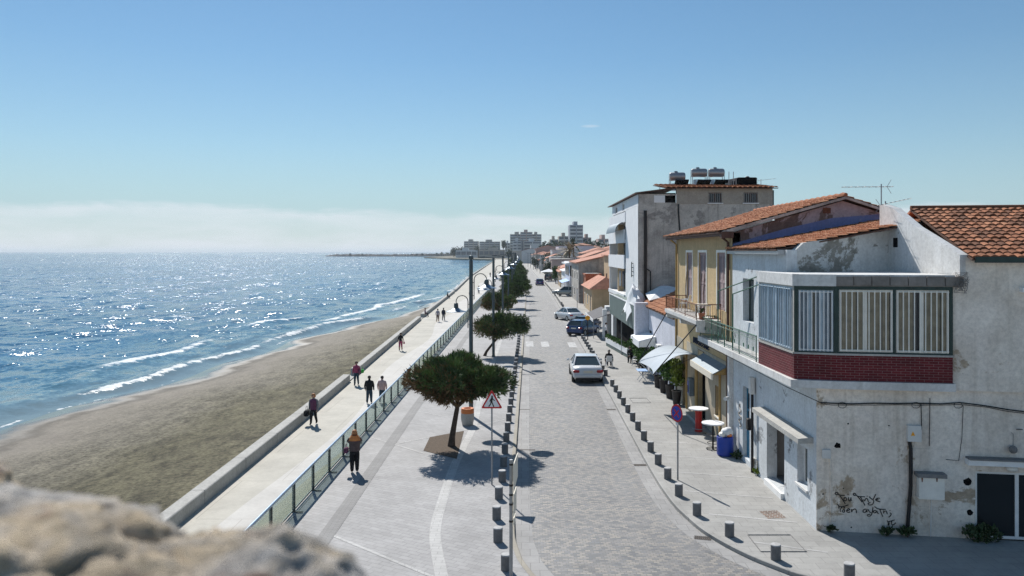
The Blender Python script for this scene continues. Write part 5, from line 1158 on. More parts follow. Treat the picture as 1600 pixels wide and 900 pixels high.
# ---------------------------------------------------------------- pines along the kerb
def pine(name,label,base,lean,h0,cz,rx,ry,rz,nt,seed,brown=(.35,0),leafl=.16,tr=.12,group=None,local=False):
    rn=random.Random(seed); r=thing(name,label,'tree',base,group,local=local)
    b=Vector((0,0,0)) if local else Vector(base)
    c=b+Vector((lean[0],lean[1],cz))
    fork=b+Vector((lean[0]*.75,lean[1]*.75,h0))
    m=MB(); pts=[b+Vector((0,0,-.05)),b+Vector((lean[0]*.12,lean[1]*.1,h0*.25)),b+Vector((lean[0]*.42,lean[1]*.4,h0*.62)),fork]
    m.tube(pts,[tr*1.35,tr,tr*.85,tr*.75],9); t_=m.build('trunk',M['bark'],r,smooth=60)
    lobes=[]
    for k in range(46):
        a=rn.uniform(0,2*math.pi); q=math.sqrt(rn.random())*.82; zz=(1-q*q)**.5
        lobes.append((c+Vector((rx*q*math.cos(a),ry*q*math.sin(a),rz*(rn.uniform(-.35,.72)*zz*1.0))),rn.uniform(.20,.34)*min(rx,1.9)))
    for k in range(9):
        e=lobes[k*4][0]; m=MB(); mid=fork.lerp(e,.5)+Vector((0,0,.12*rz)); m.tube([fork,mid,e],[tr*.5,tr*.3,tr*.12],6); m.build('limb',M['bark'],t_,smooth=60)
    m=MB(); 
    for k in range(nt):
        lc,lr=lobes[rn.randrange(len(lobes))]
        d=Vector((rn.gauss(0,1),rn.gauss(0,1),rn.gauss(0,1)*.8)).normalized(); rad=lr*(rn.random()**.35)*(1+.28*mnoise.noise(Vector((lc.x*3+d.x*2.5,lc.y*3+d.y*2.5,d.z*2.5+seed))))
        p=lc+Vector((d.x*rad*1.1,d.y*rad*1.1,d.z*rad*.85))
        out=(p-c); out=Vector((out.x/rx,out.y/ry,out.z/rz)); 
        g=(out.normalized()*.7+d*.7+Vector((rn.uniform(-.6,.6),rn.uniform(-.6,.6),rn.uniform(-.1,.8)))).normalized()
        bp_=brown[0]*max(0,min(1,(-out.x*.75-out.z*.75+.25+.7*mnoise.noise(p*1.1))))+brown[1]
        m.m=2 if rn.random()<bp_ else (1 if mnoise.noise(p*1.6+Vector((seed,0,0)))<-.05 else 0)
        for _ in range(2):
            gg=(g+Vector((rn.uniform(-.55,.55),rn.uniform(-.55,.55),rn.uniform(-.55,.55)))).normalized(); s=gg.cross(Vector((rn.uniform(-1,1),rn.uniform(-1,1),rn.uniform(-1,1)))).normalized(); l=leafl*rn.uniform(.6,1.35)
            m.add([p-s*l*.13,p+gg*l,p+s*l*.13],[(0,1,2)])
    m.build('crown',[M['pine_green'],M['pine_dark'],M['pine_brown']],r,fix=False)
    return r
tg='young pines in the row along the left kerb'
b=GR(705,697); pine('pine_tree','nearest pine, leaning, with a browning flat crown, in the bare soil bed',b,(.35,.1,0),1.7,2.78,2.5,2.15,1.28,28000,3,(1.35,.07),.19,.135,tg)
b=GR(757,556); pine('pine_tree','second pine counting away, broad crown beside the tall lamp posts',b,(1.35,.2,0),1.4,2.3,2.35,2.2,1.4,14000,5,(.6,.04),.19,.11,tg)
b=(-2.15,95,0); pine('pine_tree','third pine counting away, brown low-hanging dense crown',b,(-.75,.1,0),1.0,2.2,2.4,2.2,1.5,10000,7,(.7,.08),.22,.11,tg)
proto=pine('pine_tree','fourth pine counting away, big green crown leaning over the kerb',(-1.5,117,0),(.5,.1,0),1.2,2.6,2.8,2.6,1.75,8500,9,(.15,.01),.26,.12,tg,local=True)
proto.location=(-1.5,117,0)
for i,y in enumerate((137,152,168,186,206,228,252,280,312,350,392,440,495,560)):
    dup(proto,(lk(y)-2.3+.3*math.sin(i*2.1),y,0),i*1.3,'small dark green pine of the far row, %s tree counting away'%ORD[i+4],1.0+.05*(i%4))
# ---------------------------------------------------------------- lamp posts with swan-neck lanterns
def lantern(r,c,mat='lamp_green'):
    x,y,z=c
    m=MB(); m.lathe([(.02,z+.02),(.10,z),(.115,z-.10),(.12,z-.24),(.17,z-.27)],(x,y,0),14); h=m.build('lantern_housing',M['lamp_green'],r,smooth=40)
    m=MB(); m.lathe([(.10,z-.25),(.17,z-.27),(.30,z-.37),(.52,z-.43),(.53,z-.45),(.30,z-.41),(.12,z-.33)],(x,y,0),20,cap=False); m.build('lantern_shade',M['lamp_blue'],h,smooth=40)
    m=MB(); m.ball((x,y,z-.36),.10,10,6,(1,1,.6)); m.build('lantern_bulb',M['lamp_white'],h,smooth=60)
def arm(r,x,y,sx,w,zt,zb,zl):
    # bracket tube beside the post, bending over in a half circle to the hanging lantern
    x0=x+sx*.16; q=[(x0,y,zb),(x0,y,zt-w/2)]
    for k in range(1,9): a=math.pi*k/8; q.append((x0+sx*w/2*(1-math.cos(a)),y,zt-w/2+w/2*math.sin(a)))
    q.append((x0+sx*w,y,zl)); m=MB(); m.tube(q,.026,6); m.build('swan_neck',M['lamp_green'],r,smooth=60)
    m=MB()
    for z in (zb+.2,zt-w/2-.15): m.tube([(x,y,z),(x0,y,z)],.02,5)
    m.build('bracket',M['lamp_green'],r); lantern(r,(x0+sx*w,y,zl))
def lamp_post(label,loc,ball,local=False):
    r=thing('lamp_post',label,'lamp post',loc,'lamp posts along the left pavement',local=local); x,y,z=(0,0,0) if local else loc
    m=MB(); m.lathe([(.15,0),(.15,.06),(.115,.09),(.112,3.2),(.105,3.22),(.10,8.05),(.10,8.1)],(x,y,0),14); m.build('post',M['lamp_green'],r,smooth=40)
    m=MB()
    if ball: m.lathe([(.10,8.1),(.075,8.14),(.075,8.19),(.12,8.22),(.13,8.30),(.10,8.38),(0,8.41)],(x,y,0),12,cap=False); m.build('finial',M['lamp_green'],r,smooth=50)
    else:
        m.tube([(x+.05,y,8.05),(x-.75,y,8.12)],.035,6); m.build('top_arm',M['lamp_green'],r); m=MB(); m.hexa([(x-1.25,y-.11,8.09),(x-.7,y-.08,8.09),(x-.7,y+.08,8.09),(x-1.25,y+.11,8.09),(x-1.2,y-.08,8.17),(x-.7,y-.06,8.19),(x-.7,y+.06,8.19),(x-1.2,y+.08,8.17)]); m.build('lamp_head',M['lamp_green'],r)
    arm(r,x,y,1,.66,7.45,6.1,7.13); arm(r,x,y,-1,.62,6.30,4.6,5.9)
    return r
b=GR(736,650); lamp_post('nearest tall grey-green lamp post with ball top and two hanging lanterns',b,True)
lp_=lamp_post('second lamp post counting away, with flat head on a top arm',(lk(63)-2.4,63,0),False,True); lp_.location=(lk(63)-2.4,63,0)
for i,y in enumerate((87,111,135,159,184,210,238,268,300,335)): dup(lp_,(lk(y)-2.45,y,0),0,'thin grey-green lamp post, %s counting away along the left pavement'%ORD[i+2])
# ---------------------------------------------------------------- litter bin
b=GR(730.5,664); r=thing('litter_bin','round stone litter bin with orange rim beside the nearest lamp post','litter bin',b)
x,y=b[:2]; m=MB(); m.lathe([(.24,0),(.27,.03),(.325,.30),(.33,.52),(.32,.60)],(x,y,0),24); m.build('bin_body',M['bin_stone'],r,smooth=40)
m=MB(); m.lathe([(.322,.60),(.318,.80),(.30,.835),(.20,.84),(.185,.80),(.18,.62)],(x,y,0),24,cap=False); m.build('rim',M['orange'],r,smooth=40)
m=MB(); m.lathe([(.18,.66),(0,.66)],(x,y,0),20,cap=False); m.build('opening',M['black_recess'],r)
# ---------------------------------------------------------------- traffic signs
b=GR(768.5,757); r=thing('warning_sign','red-bordered triangular pedestrian warning sign on a thin pole','road sign',b); x,y=b[:2]
m=MB(); m.tube([(x,y,0),(x,y,3.35)],.03,8); m.build('pole',M['galv'],r,smooth=60)
def tri(cx,cz,s,yy,th,rr=.04):
    P=[(cx-s/2,cz-s*.29),(cx+s/2,cz-s*.29),(cx,cz+s*.577)]; o=[]
    for i in range(3):
        p=Vector(P[i]); a=(Vector(P[i-1])-p).normalized(); c=(Vector(P[(i+1)%3])-p).normalized()
        for k in range(4): t=k/3; q=p+a*rr*(1-t)**1.5*1.5+c*rr*t**1.5*1.5; o.append((q.x,yy,q.y))
    return o
cz=3.05; m=MB(); m.extr(tri(x,cz,.80,y-.05,.01),(0,.02,0)); pl=m.build('sign_plate',M['sign_red'],r)
m=MB(); m.extr(tri(x,cz,.60,y-.054,.01,.03),(0,.003,0)); m.build('sign_face',M['sign_white'],pl)
def stroke(m,P,w,yy,cx,cz,s):
    for a,b in zip(P[:-1],P[1:]):
        a=Vector(a)*s;b=Vector(b)*s; t=(b-a).normalized(); n_=Vector((-t.y,t.x))*w*s/2; a-=t*w*s*.25; b+=t*w*s*.25
        m.extr([(cx+p.x,yy,cz+p.y) for p in (a+n_,a-n_,b-n_,b+n_)],(0,.003,0))
m=MB(); yy=y-.058; s=.48
m.lathe([(0,yy),(.075*s,yy+.0005),(.075*s,yy+.003),(0,yy+.0035)],(x+.02*s,0,cz+.44*s),10,'y',cap=False)
stroke(m,[(.02,.34),(-.03,.02)],.15,yy,x,cz,s); stroke(m,[(.0,.03),(.07,-.16),(.15,-.34)],.085,yy+.0003,x,cz,s); stroke(m,[(-.04,.03),(-.10,-.16),(-.22,-.32)],.085,yy+.0006,x,cz,s); stroke(m,[(.04,.31),(.13,.18),(.22,.12)],.06,yy+.0009,x,cz,s); stroke(m,[(0,.31),(-.10,.2),(-.15,.06)],.06,yy+.0012,x,cz,s)
m.build('walking_figure',M['sign_black'],pl)
b=GR(1059,750); r=thing('no_stopping_sign','round blue sign with red rim on a thin grey pole, right pavement','road sign',b); x,y=b[:2]
m=MB(); m.tube([(x,y,0),(x,y,2.85)],.032,8); m.build('pole',M['galv'],r,smooth=60)
an=R(-66); nx,ny=math.cos(an),math.sin(an); nx,ny=-math.sin(R(62)),-math.cos(R(62)); tx,ty=-ny,nx; czs=2.52
def disc(rad,k0,k1,seg=28): 
    m=MB(); m.extr([(x+nx*k0+tx*rad*math.cos(q),y+ny*k0+ty*rad*math.cos(q),czs+rad*math.sin(q)) for q in [2*math.pi*i/seg for i in range(seg)]],(nx*(k1-k0),ny*(k1-k0),0)); return m
pl=disc(.33,.04,.055).build('sign_plate',M['sign_red'],r); disc(.265,.056,.060).build('blue_face',M['sign_blue'],pl)
for sg in (1,-1):
    m=MB(); A=[]; 
    for a,bb in ((-.19,-.03),(-.19,.03),(.19,.03),(.19,-.03)):
        u=(a*.7071-sg*bb*.7071); v=sg*a*.7071+bb*.7071; k=.0615+.001*sg; A.append((x+nx*k+tx*u,y+ny*k+ty*u,czs+v))
    m.extr(A,(nx*.0008,ny*.0008,0)); m.build('red_bar',M['sign_red'],pl)
m=MB(); m.obb((x+nx*.05,y+ny*.05,2.12),(tx*.06,ty*.06,0),(nx*.008,ny*.008,0),(0,0,.05)); m.build('small_plate',M['sign_white'],r)
# direction panels seen on edge
x,y=(798.5-CX)*20.3/FPX,20.3; r=thing('direction_sign','tall grey post with cream sign panels seen on edge at the near left kerb','road sign',(x,y,0))
m=MB(); m.tube([(x,y,0),(x,y,3.1)],.048,10); m.build('post',M['galv'],r,smooth=60)
for i,(z0,z1,y0,y1,k) in enumerate(((2.32,3.02,-.12,.95,1),(1.62,2.20,-.05,.62,0),(1.38,1.56,-.05,.35,0))):
    dx=.16
    m=MB(); a=Vector((x+.06,y+y0,0)); b=Vector((x+.06+dx*(y1-y0)*.55,y+y1,0)); n_=Vector((.008,0,0))
    poly=[(a.x,a.y,z0),(b.x,b.y,z0+(.06 if k else 0)),(b.x,b.y,z1-(.0 if k else 0)),(a.x,a.y,z1)]
    m.extr(poly,(.022,0,0)); m.build('sign_panel',M['sign_cream'],r)
for z in (1.45,1.9,2.15,2.4,2.95): m=MB(); m.lathe([(.055,z),(.055,z+.05)],(x,y,0),10); m.build('clamp',M['black_metal'],r)
r=thing('sign_post','white slim post standing by the far right bollards','post',(8.4,116,0)); m=MB(); m.tube([(8.4,116,0),(8.4,116,2.9)],.05,6); m.build('pole',M['galv'],r); m=MB(); m.box(8.3,8.5,115.95,115.99,1.2,2.9); m.build('white_panel',M['clean_white'],r)
r=thing('round_marker','round orange marker on a black post behind the blue hatchback','sign',(6.45,75,0)); m=MB(); m.tube([(6.45,75,0),(6.45,75,2.)],.05,6); m.build('post',M['black_metal'],r); m=MB(); m.ball((6.45,75,2.12),.25,12,8,(1,.5,.9)); m.build('orange_disc',M['yellow_orange'],r,smooth=60)
# ---------------------------------------------------------------- bar tables, waste barrel, pots
def bar_table(label,px,pyb,ptop,pw,mat,ring):
    b=GR(px,pyb); x,y=b[:2]; r=thing('bar_table',label,'table',b); zt=H-(ptop-CY)*y/FPX; R_=pw/2*y/FPX
    m=MB(); m.lathe([(0,zt-.05),(R_*.97,zt-.05),(R_,zt-.025),(R_*.98,zt),(0,zt+.002)],(x,y,0),28,cap=False); m.build('tabletop',M['clean_white'],r,smooth=40)
    return r,x,y,zt
r,x,y,zt=bar_table('white round bar table on a red barrel base by the shop door',1091.5,676,637.5,31,0,0)
m=MB(); m.lathe([(.17,.02),(.19,.12),(.16,.3),(.16,zt-.2),(.2,zt-.055)],(x,y,0),16); m.build('barrel_base',M['red_paint'],r,smooth=40)
m=MB(); m.lathe([(.34,.0),(.34,.04),(.25,.07),(.2,.07)],(x,y,0),20); m.build('foot',M['galv'],r,smooth=40)
m=MB(); m.tube([(x+.30*math.cos(q),y+.30*math.sin(q),.22) for q in [2*math.pi*i/18 for i in range(19)]],.018,5); m.build('foot_ring',M['galv'],r)
r,x,y,zt=bar_table('white round bar table on a thin black leg beside the blue barrel',1114,702,660,35,0,0)
m=MB(); m.tube([(x,y,0),(x,y,zt-.05)],.04,8); m.build('leg',M['black_metal'],r)
for z,R_ in ((.03,.28),(.28,.24)): m=MB(); m.tube([(x+R_*math.cos(q),y+R_*math.sin(q),z) for q in [2*math.pi*i/18 for i in range(19)]],.016,5); m.build('foot_ring',M['black_metal'],r)
m=MB(); 
for q in range(4): a=q*math.pi/2; m.tube([(x,y,.05),(x+.28*math.cos(a),y+.28*math.sin(a),.03)],.014,5)
m.build('foot',M['black_metal'],r)
b=GR(1133,711); x,y=b[:2]; r=thing('waste_barrel','open bright blue plastic barrel overflowing with rubbish','barrel',b)
m=MB(); m.lathe([(.30,0),(.34,.05),(.35,.25),(.34,.28),(.355,.5),(.345,.53),(.35,.78),(.33,.80),(.31,.78),(.31,.7),(0,.7)],(x,y,0),24,cap=False); m.build('barrel_body',M['blue_plastic'],r,smooth=35)
def lump(m,c,s,seed,n=14,k=9):
    v=[];f=[]
    for i in range(k+1):
        t=math.pi*i/k
        for j in range(n):
            q=2*math.pi*j/n; d=Vector((math.sin(t)*math.cos(q),math.sin(t)*math.sin(q),math.cos(t))); w_=1+.3*mnoise.noise(d*1.8+Vector((seed,0,0)))+.14*mnoise.noise(d*4.5+Vector((0,seed,0)))
            v.append((c[0]+d.x*s[0]*w_,c[1]+d.y*s[1]*w_,c[2]+d.z*s[2]*w_))
    for i in range(k):
        for j in range(n): f.append((i*n+j,i*n+(j+1)%n,(i+1)*n+(j+1)%n,(i+1)*n+j))
    m.add(v,f)
for i,(dx,dy,dz,s,mt,lab) in enumerate(((.10,.0,.98,(.26,.24,.20),'tarp','white rubbish bag heaped on the blue barrel, the largest bag'),(-.14,-.05,.88,(.15,.16,.12),'cream_paint','small cream rubbish bag at the left of the blue barrel mouth'),(.14,-.14,.87,(.12,.1,.09),'orange','small orange wrapper on the blue barrel mouth'))):
    q=thing('rubbish_bag',lab,'rubbish',(x+dx,y+dy,.75)); m=MB(); lump(m,(x+dx,y+dy,dz),s,i*3.1); m.build('bag',M[mt],q,smooth=50)
for i in range(4):
    px,py=((1052,627),(1047,618),(1041,607),(1036,598))[i]; y=(43.2,45,46.8,48.6)[i]; x=8.72-.03*i
    r=thing('potted_shrub','dark tall pot with leafy shrub before the yellow house, %s of four counting away'%ORD[i],'potted plant',(x,y,0),'potted shrubs under the pale awning')
    m=MB(); m.lathe([(.20,0),(.27,.75),(.29,.78),(.25,.78),(.24,.7),(0,.7)],(x,y,0),14,cap=False); m.build('pot',M['pot_dark'],r,smooth=40)
    m=MB(); m.tube([(x,y,.7),(x,y,1.5)],.03,5); m.build('stem',M['bark'],r)
    m=MB(); rn=random.Random(i); 
    for k in range(7): leaves(m,(x+rn.uniform(-.3,.3),y+rn.uniform(-.4,.4),1.2+rn.uniform(0,1.0)),.34,110,.19,rn,.3)
    m.build('leaves',M['shrub_yellow' if i==0 else 'shrub'],r,fix=False)
for i,(x,y,z,s) in enumerate(((8.5,55.6,1.6,.75),(8.75,58.0,1.1,.5),(8.4,53.2,1.4,.6))):
    r=thing('shrub',['round green shrub behind the white plastic chairs','lower green shrub between the planter and the taller shrub','green shrub under the boxy white awning'][i],'shrub',(x,y,0)); m=MB(); rn=random.Random(40+i)
    for k in range(9): leaves(m,(x+rn.uniform(-s,s)*.6,y+rn.uniform(-s,s),z+rn.uniform(-.5,.7)*s),s*.5,120,.17,rn,.2)
    m.build('leaves',M['shrub'],r,fix=False); m=MB()
    for k in range(5): m.tube([(x,y,0),(x+rn.uniform(-.3,.3),y+rn.uniform(-.3,.3),z)],.02,5)
    m.build('stems',M['bark'],r)
r=thing('cafe_table','small blue-topped folding table under the pale awning','table',(8.0,51,0)); m=MB(); m.cbox(7.65,8.35,50.4,51.5,.72,.75,.01); m.build('tabletop',M['awning_blue'],r)
for s in (-.4,.4): m=MB(); m.tube([(7.72,51+s,.0),(8.28,51+s,.72)],.016,5); m.build('leg',M['steel'],r); m=MB(); m.tube([(8.28,51+s+.03,.0),(7.72,51+s+.03,.72)],.016,5); m.build('leg',M['steel'],r)
# plastic chairs by the planter
for i,(px,py,rz) in enumerate(((951.5,573,180),(993,571,70),(987,566,200))):
    b=GR(px,py); r=thing('plastic_chair',['white plastic chair seen from behind, with a seated person in dark clothes','empty white plastic chair beside the shrub','white plastic chair of the person leaning forward'][i],'chair',b); chair_parts(r,b[0],b[1],0,[R(0),R(75),R(160)][i],'plastic_white')
CH=[GR(951.5,573),GR(987,566)]
# ---------------------------------------------------------------- people
def person(label,loc,rz,h=1.62,pose='walk',cols=('cloth_black','cloth_black','tyre'),skin='skin',hair='hair_dark',hairlen=0,bulk=1.,stride=.24,arms=None,sleeve=True,shorts=False,lean=0.,coat=None):
    k=h/1.74; top,bot,shoe=cols; V_=[];E=[];TG=[]
    def v(x,y,z,r): V_.append((Vector((x*k,y*k,z*k)),r*k)); return len(V_)-1
    def e(a,b,t): E.append((a,b)); TG.append(t)
    sit=pose=='sit'; pz=.50 if sit else .93
    def L(z): return lean*(z-pz)          # forward lean of the trunk
    pel=v(0,0,pz,.135); wa=v(0,L(pz+.17),pz+.17,.125*bulk); ch=v(0,L(pz+.40)+.01,pz+.40,.150*bulk); nk=v(0,L(pz+.56),pz+.56,.058); hd=v(0,L(pz+.66)+.02,pz+.66,.082); hm=v(0,L(pz+.74)+.03,pz+.74,.100); ht=v(0,L(pz+.80)+.015,pz+.80,.072)
    e(pel,wa,'top'); e(wa,ch,'top'); e(ch,nk,'top'); e(nk,hd,'skin'); e(hd,hm,'skin'); e(hm,ht,'skin')
    hands=[]
    for s in (-1,1):
        f=stride*s if pose=='walk' else (.03*s if pose!='sit' else 0)
        if sit: pts=[(s*.10,.03,pz-.01,.105),(s*.13,.42,pz+.01,.085),(s*.13,.44-.06*s,.09,.055),(s*.14,.57-.06*s,.04,.035)]
        else:
            kn=max(0,-f)*.25; pts=[(s*.092,0,pz-.06,.118*bulk),(s*.10,f*.55+.03+kn*.5,.50,.088*bulk),(s*.105,f*1.05-.02-kn,.09+max(0,-f)*.18,.062*bulk),(s*.11,f*1.05+.13-kn,.035+max(0,-f)*.10,.036)]
        hp=v(*pts[0]); kn_=v(*pts[1]); an=v(*pts[2]); to=v(*pts[3]); e(pel,hp,'bot'); e(hp,kn_,'bot'); e(kn_,an,'skin' if shorts else 'bot'); e(an,to,'shoe')
        sh=v(s*.185*bulk,L(pz+.48),pz+.48,.070*bulk); e(ch,sh,'top')
        a=(arms[0] if s<0 else arms[1]) if arms else None
        if a is None:
            q=-stride*s*.8 if pose=='walk' else .03; a=((s*.25*bulk,L(pz+.2)+q*.4-.02,pz+.21),(s*.26*bulk,L(pz)+q*.9+.06,pz-.03))
        el=v(*a[0],.062*bulk); wr=v(*a[1],.044); d=(Vector(a[1])-Vector(a[0])).normalized(); pm=Vector(a[1])+d*.075; hn=v(*pm,.037)
        e(sh,el,'top'); e(el,wr,'top' if sleeve else 'skin'); e(wr,hn,'skin'); hands.append((pm*k,d,s))
    bm=bmesh.new(); sk=bm.verts.layers.skin.verify(); bv=[]
    for i,(p,r) in enumerate(V_): q=bm.verts.new(p); q[sk].radius=(r,r*(.82 if i in (pel,wa,ch) else 1)); q[sk].use_root=(i==pel); bv.append(q)
    for a,b in E: bm.edges.new((bv[a],bv[b]))
    me=bpy.data.meshes.new('skin'); bm.to_mesh(me); bm.free(); tmp=bpy.data.objects.new('skin',me); COL.objects.link(tmp)
    md=tmp.modifiers.new('s','SKIN'); md.use_smooth_shade=True; sb=tmp.modifiers.new('u','SUBSURF'); sb.levels=1; sb.render_levels=1
    dg=bpy.context.evaluated_depsgraph_get(); dg.update(); ev=tmp.evaluated_get(dg); m2=ev.to_mesh(); B=MB(); vs=[tuple(q.co) for q in m2.vertices]; fsx=[tuple(p.vertices) for p in m2.polygons]
    ORDM={'top':0,'bot':1,'skin':2,'shoe':3}
    segs=[(V_[a][0],V_[b][0],ORDM[t],max(V_[a][1],V_[b][1])) for (a,b),t in zip(E,TG)]
    for f in fsx:
        c=sum((Vector(vs[i]) for i in f),Vector())/len(f); best=(9,0)
        for a,b,t,rr in segs:
            ab=b-a; u=max(0,min(1,(c-a).dot(ab)/max(1e-9,ab.length_squared))); dd=(c-(a+ab*u)).length-rr*.8
            if dd<best[0]: best=(dd,t)
        B.f.append(f); B.mi.append(best[1])
    B.v=vs; ev.to_mesh_clear(); bpy.data.objects.remove(tmp)
    hc=V_[hm][0]; B.m=2
    B.ball((hc.x,hc.y+.097*k,hc.z-.025*k),.02*k,6,5,(.7,1,1.2))                       # nose
    for s in (-1,1): B.ball((s*.098*k,hc.y-.01*k,hc.z-.02*k),.026*k,6,5,(.4,.8,1.2))   # ears
    for pm,d,s in hands:                                                               # five fingers per hand, slightly curled
        sd=Vector((0,1,0)) if abs(d.z)>.5 else Vector((0,0,1)); sd=(sd-d*sd.dot(d)).normalized(); inn=d.cross(sd)*(-s)
        for q,ln in ((-.027,.055),(-.009,.066),(.009,.070),(.027,.062)): a=pm+sd*q*k+d*.02*k; B.tube([a,a+d*ln*.6*k+inn*.008*k,a+d*ln*k+inn*.026*k],[.009*k,.0085*k,.006*k],5)
        a=pm-d*.02*k+sd*.03*k; B.tube([a,a+sd*.028*k+d*.022*k,a+sd*.032*k+d*.055*k+inn*.012*k],[.011*k,.010*k,.007*k],5)
    B.m=4
    for s in (-1,1): B.ball((s*.035*k,hc.y+.088*k,hc.z+.005*k),.012*k,6,4)
    B.m=5; B.ball((0,hc.y+.09*k,hc.z-.062*k),.022*k,6,4,(1.2,.4,.35))
    r=thing('person',label,'person',loc,rz=rz,local=True)
    B.build('body',[M[top],M[bot],M[skin],M[shoe],M['sign_black'],M['cloth_magenta']],r,smooth=180)
    if hair:
        m=MB(); m.ball((hc.x,hc.y-.022*k,hc.z+.028*k),.112*k,14,9,(1,1.02,.98)); 
        if hairlen: m.lathe([(.09*k,hc.z-hairlen*k),(.13*k,hc.z-hairlen*.6*k),(.11*k,hc.z+.03*k)],(hc.x,hc.y-.04*k,0),12)
        # keep the face free
        m.v=[(x,min(y,hc.y+.052*k) if z<hc.z+.07*k else y,z) for x,y,z in m.v]; m.build('hair',M[hair],r,smooth=180)
    if coat:
        z0,z1,mt=coat; m=MB(); v=[];f=[];n=16; R_=[]
        prof=[(.175,.135,z0),(.165,.13,(z0+z1)/2),(.175,.135,pz+.30),(.20,.13,pz+.43),(.14,.10,pz+.53),(.075,.075,pz+.57)]
        for a,b,z in prof:
            for j in range(n): q=2*math.pi*j/n; v.append((a*bulk*1.08*k*math.cos(q),(L(z)+b*bulk*1.1*math.sin(q))*k,z*k))
        for i in range(len(prof)-1):
            for j in range(n): f.append((i*n+j,i*n+(j+1)%n,(i+1)*n+(j+1)%n,(i+1)*n+j))
        m.add(v,f); m.build('coat',M[mt],r,smooth=180)
    return r,k,hands
def handbag(name,label,c,s,mat,group=None):
    r=thing(name,label,'bag',c); x,y,z=c; m=MB(); m.cbox(x-s*.3,x+s*.3,y-s*.5,y+s*.5,z-s*.4,z+s*.4,s*.12); m.build('bag_body',M[mat],r,smooth=40); m=MB(); m.tube([(x,y-s*.4,z+s*.38),(x,y-s*.3,z+s*.9),(x,y+s*.3,z+s*.9),(x,y+s*.4,z+s*.38)],.012,5); m.build('strap',M[mat],r)
PZ=-.6
def GP(px,py): return GR(px,py,PZ)
# the photographer on the upper pavement: hood of orange scarf, vest, arms up to the face
b=GR(554,738); r,k,hd=person('person in orange scarf and brown vest photographing over the glass railing',b,R(12),1.60,'stand',('cloth_brown','cloth_black','cloth_white'),hair='hair_red',hairlen=.05,bulk=1.24,arms=(((-.27,.10,1.27),(-.10,.24,1.52)),((.27,.10,1.27),(.10,.24,1.52))),coat=(.92,1.1,'cloth_brown'))
m=MB(); 
prof=[(.225,.155,1.36),(.21,.15,1.44),(.15,.12,1.52),(.115,.115,1.58)]; v=[];f=[];n=16
for a,bb,z in prof:
    for j in range(n): q=2*math.pi*j/n; v.append((a*k*1.18*math.cos(q),bb*k*1.2*math.sin(q),z*k))
for i in range(3):
    for j in range(n): f.append((i*n+j,i*n+(j+1)%n,(i+1)*n+(j+1)%n,(i+1)*n+j))
m.add(v,f); m.build('scarf',M['cloth_orange'],r,smooth=180)
cr=Matrix.Rotation(R(12),3,'Z')@Vector((0,.33*k,1.58*k)); c=(b[0]+cr.x,b[1]+cr.y,b[2]+cr.z); q=thing('camera','small dark camera held up by the person in the orange scarf','camera',c); m=MB(); m.cbox(c[0]-.07,c[0]+.07,c[1]-.03,c[1]+.03,c[2]-.045,c[2]+.045,.01); m.build('camera_body',M['black_metal'],q); m=MB(); m.lathe([(.035,c[1]+.03),(.032,c[1]+.08)],(c[0],0,c[2]),10,'y'); m.build('lens',M['black_metal'],q)
handbag('handbag','dark plum handbag hanging at the left side of the photographer',(b[0]-.33,b[1]+.02,b[2]+.86),.26,'cloth_purple')
# walkers on the promenade
b=GP(490,663); person('person with grey jacket, plum scarf and black trousers walking towards the viewer beside the wall',b,R(172),1.60,'walk',('cloth_grey','cloth_black','cloth_black'),hair='hair_red',hairlen=.12,bulk=1.08,stride=.15,coat=(.86,1.1,'cloth_purple')); handbag('shopping_bag','large black bag carried by the walker in the grey jacket',(b[0]-.34,b[1]-.1,b[2]+.62),.40,'cloth_black')
b=GP(557,602); person('person in magenta top with curly dark hair walking towards the viewer',b,R(176),1.60,'walk',('cloth_magenta','cloth_jeans','cloth_black'),hair='hair_brown',hairlen=.05,bulk=1.06,stride=.10,coat=(.95,1.1,'cloth_magenta')); handbag('shopping_bag','bright green bag carried by the person in the magenta top',(b[0]+.42,b[1]-.05,b[2]+.98),.30,'cloth_green'); handbag('handbag','dark purple shoulder bag of the person in the magenta top',(b[0]+.26,b[1]-.16,b[2]+.95),.30,'cloth_purple')
b=GP(577,630); person('person in black jacket and dark jeans walking away on the promenade',b,R(-4),1.62,'walk',('cloth_black','cloth_jeans','cloth_black'),hair='hair_dark',bulk=1.18,stride=.11,coat=(.88,1.1,'cloth_black'))
b=GP(597,629); person('person in pale pink shirt walking away beside the glass railing',b,R(-4),1.58,'walk',('cloth_pink','cloth_jeans','cloth_black'),hair='hair_dark',bulk=1.18,stride=.12,coat=(.88,1.1,'cloth_pink'))
b=GP(626,548); person('person in black top and magenta shorts strolling beside the wall',b,R(178),1.62,'walk',('cloth_black','cloth_magenta','cloth_white'),skin='skin_tan',hair='hair_dark',stride=.12,shorts=True,sleeve=False); handbag('handbag','small magenta bag held by the person in shorts',(b[0]+.32,b[1],b[2]+.72),.22,'cloth_magenta')
b=GP(684,503); person('person in checked shirt and tan shorts standing near the gap in the wall',b,R(-10),1.68,'walk',('cloth_check','cloth_brown','cloth_black'),skin='skin_tan',hair='hair_dark',stride=.12,shorts=True,bulk=1.05)
b=GP(693,501); person('person in dark jacket and grey-green trousers walking beside the checked shirt',b,R(-20),1.66,'walk',('cloth_black','cloth_grey','cloth_black'),hair='hair_dark',bulk=1.1,stride=.10,coat=(.85,1.1,'cloth_navy'))
b=(wallx(108.6)+.12,108.6,-.6); person('person in dark clothes sitting on the end of the third wall stretch',(b[0]-.1,b[1],-.6),R(-70),1.6,'sit',('cloth_purple','cloth_black','cloth_black'),hair='hair_dark')
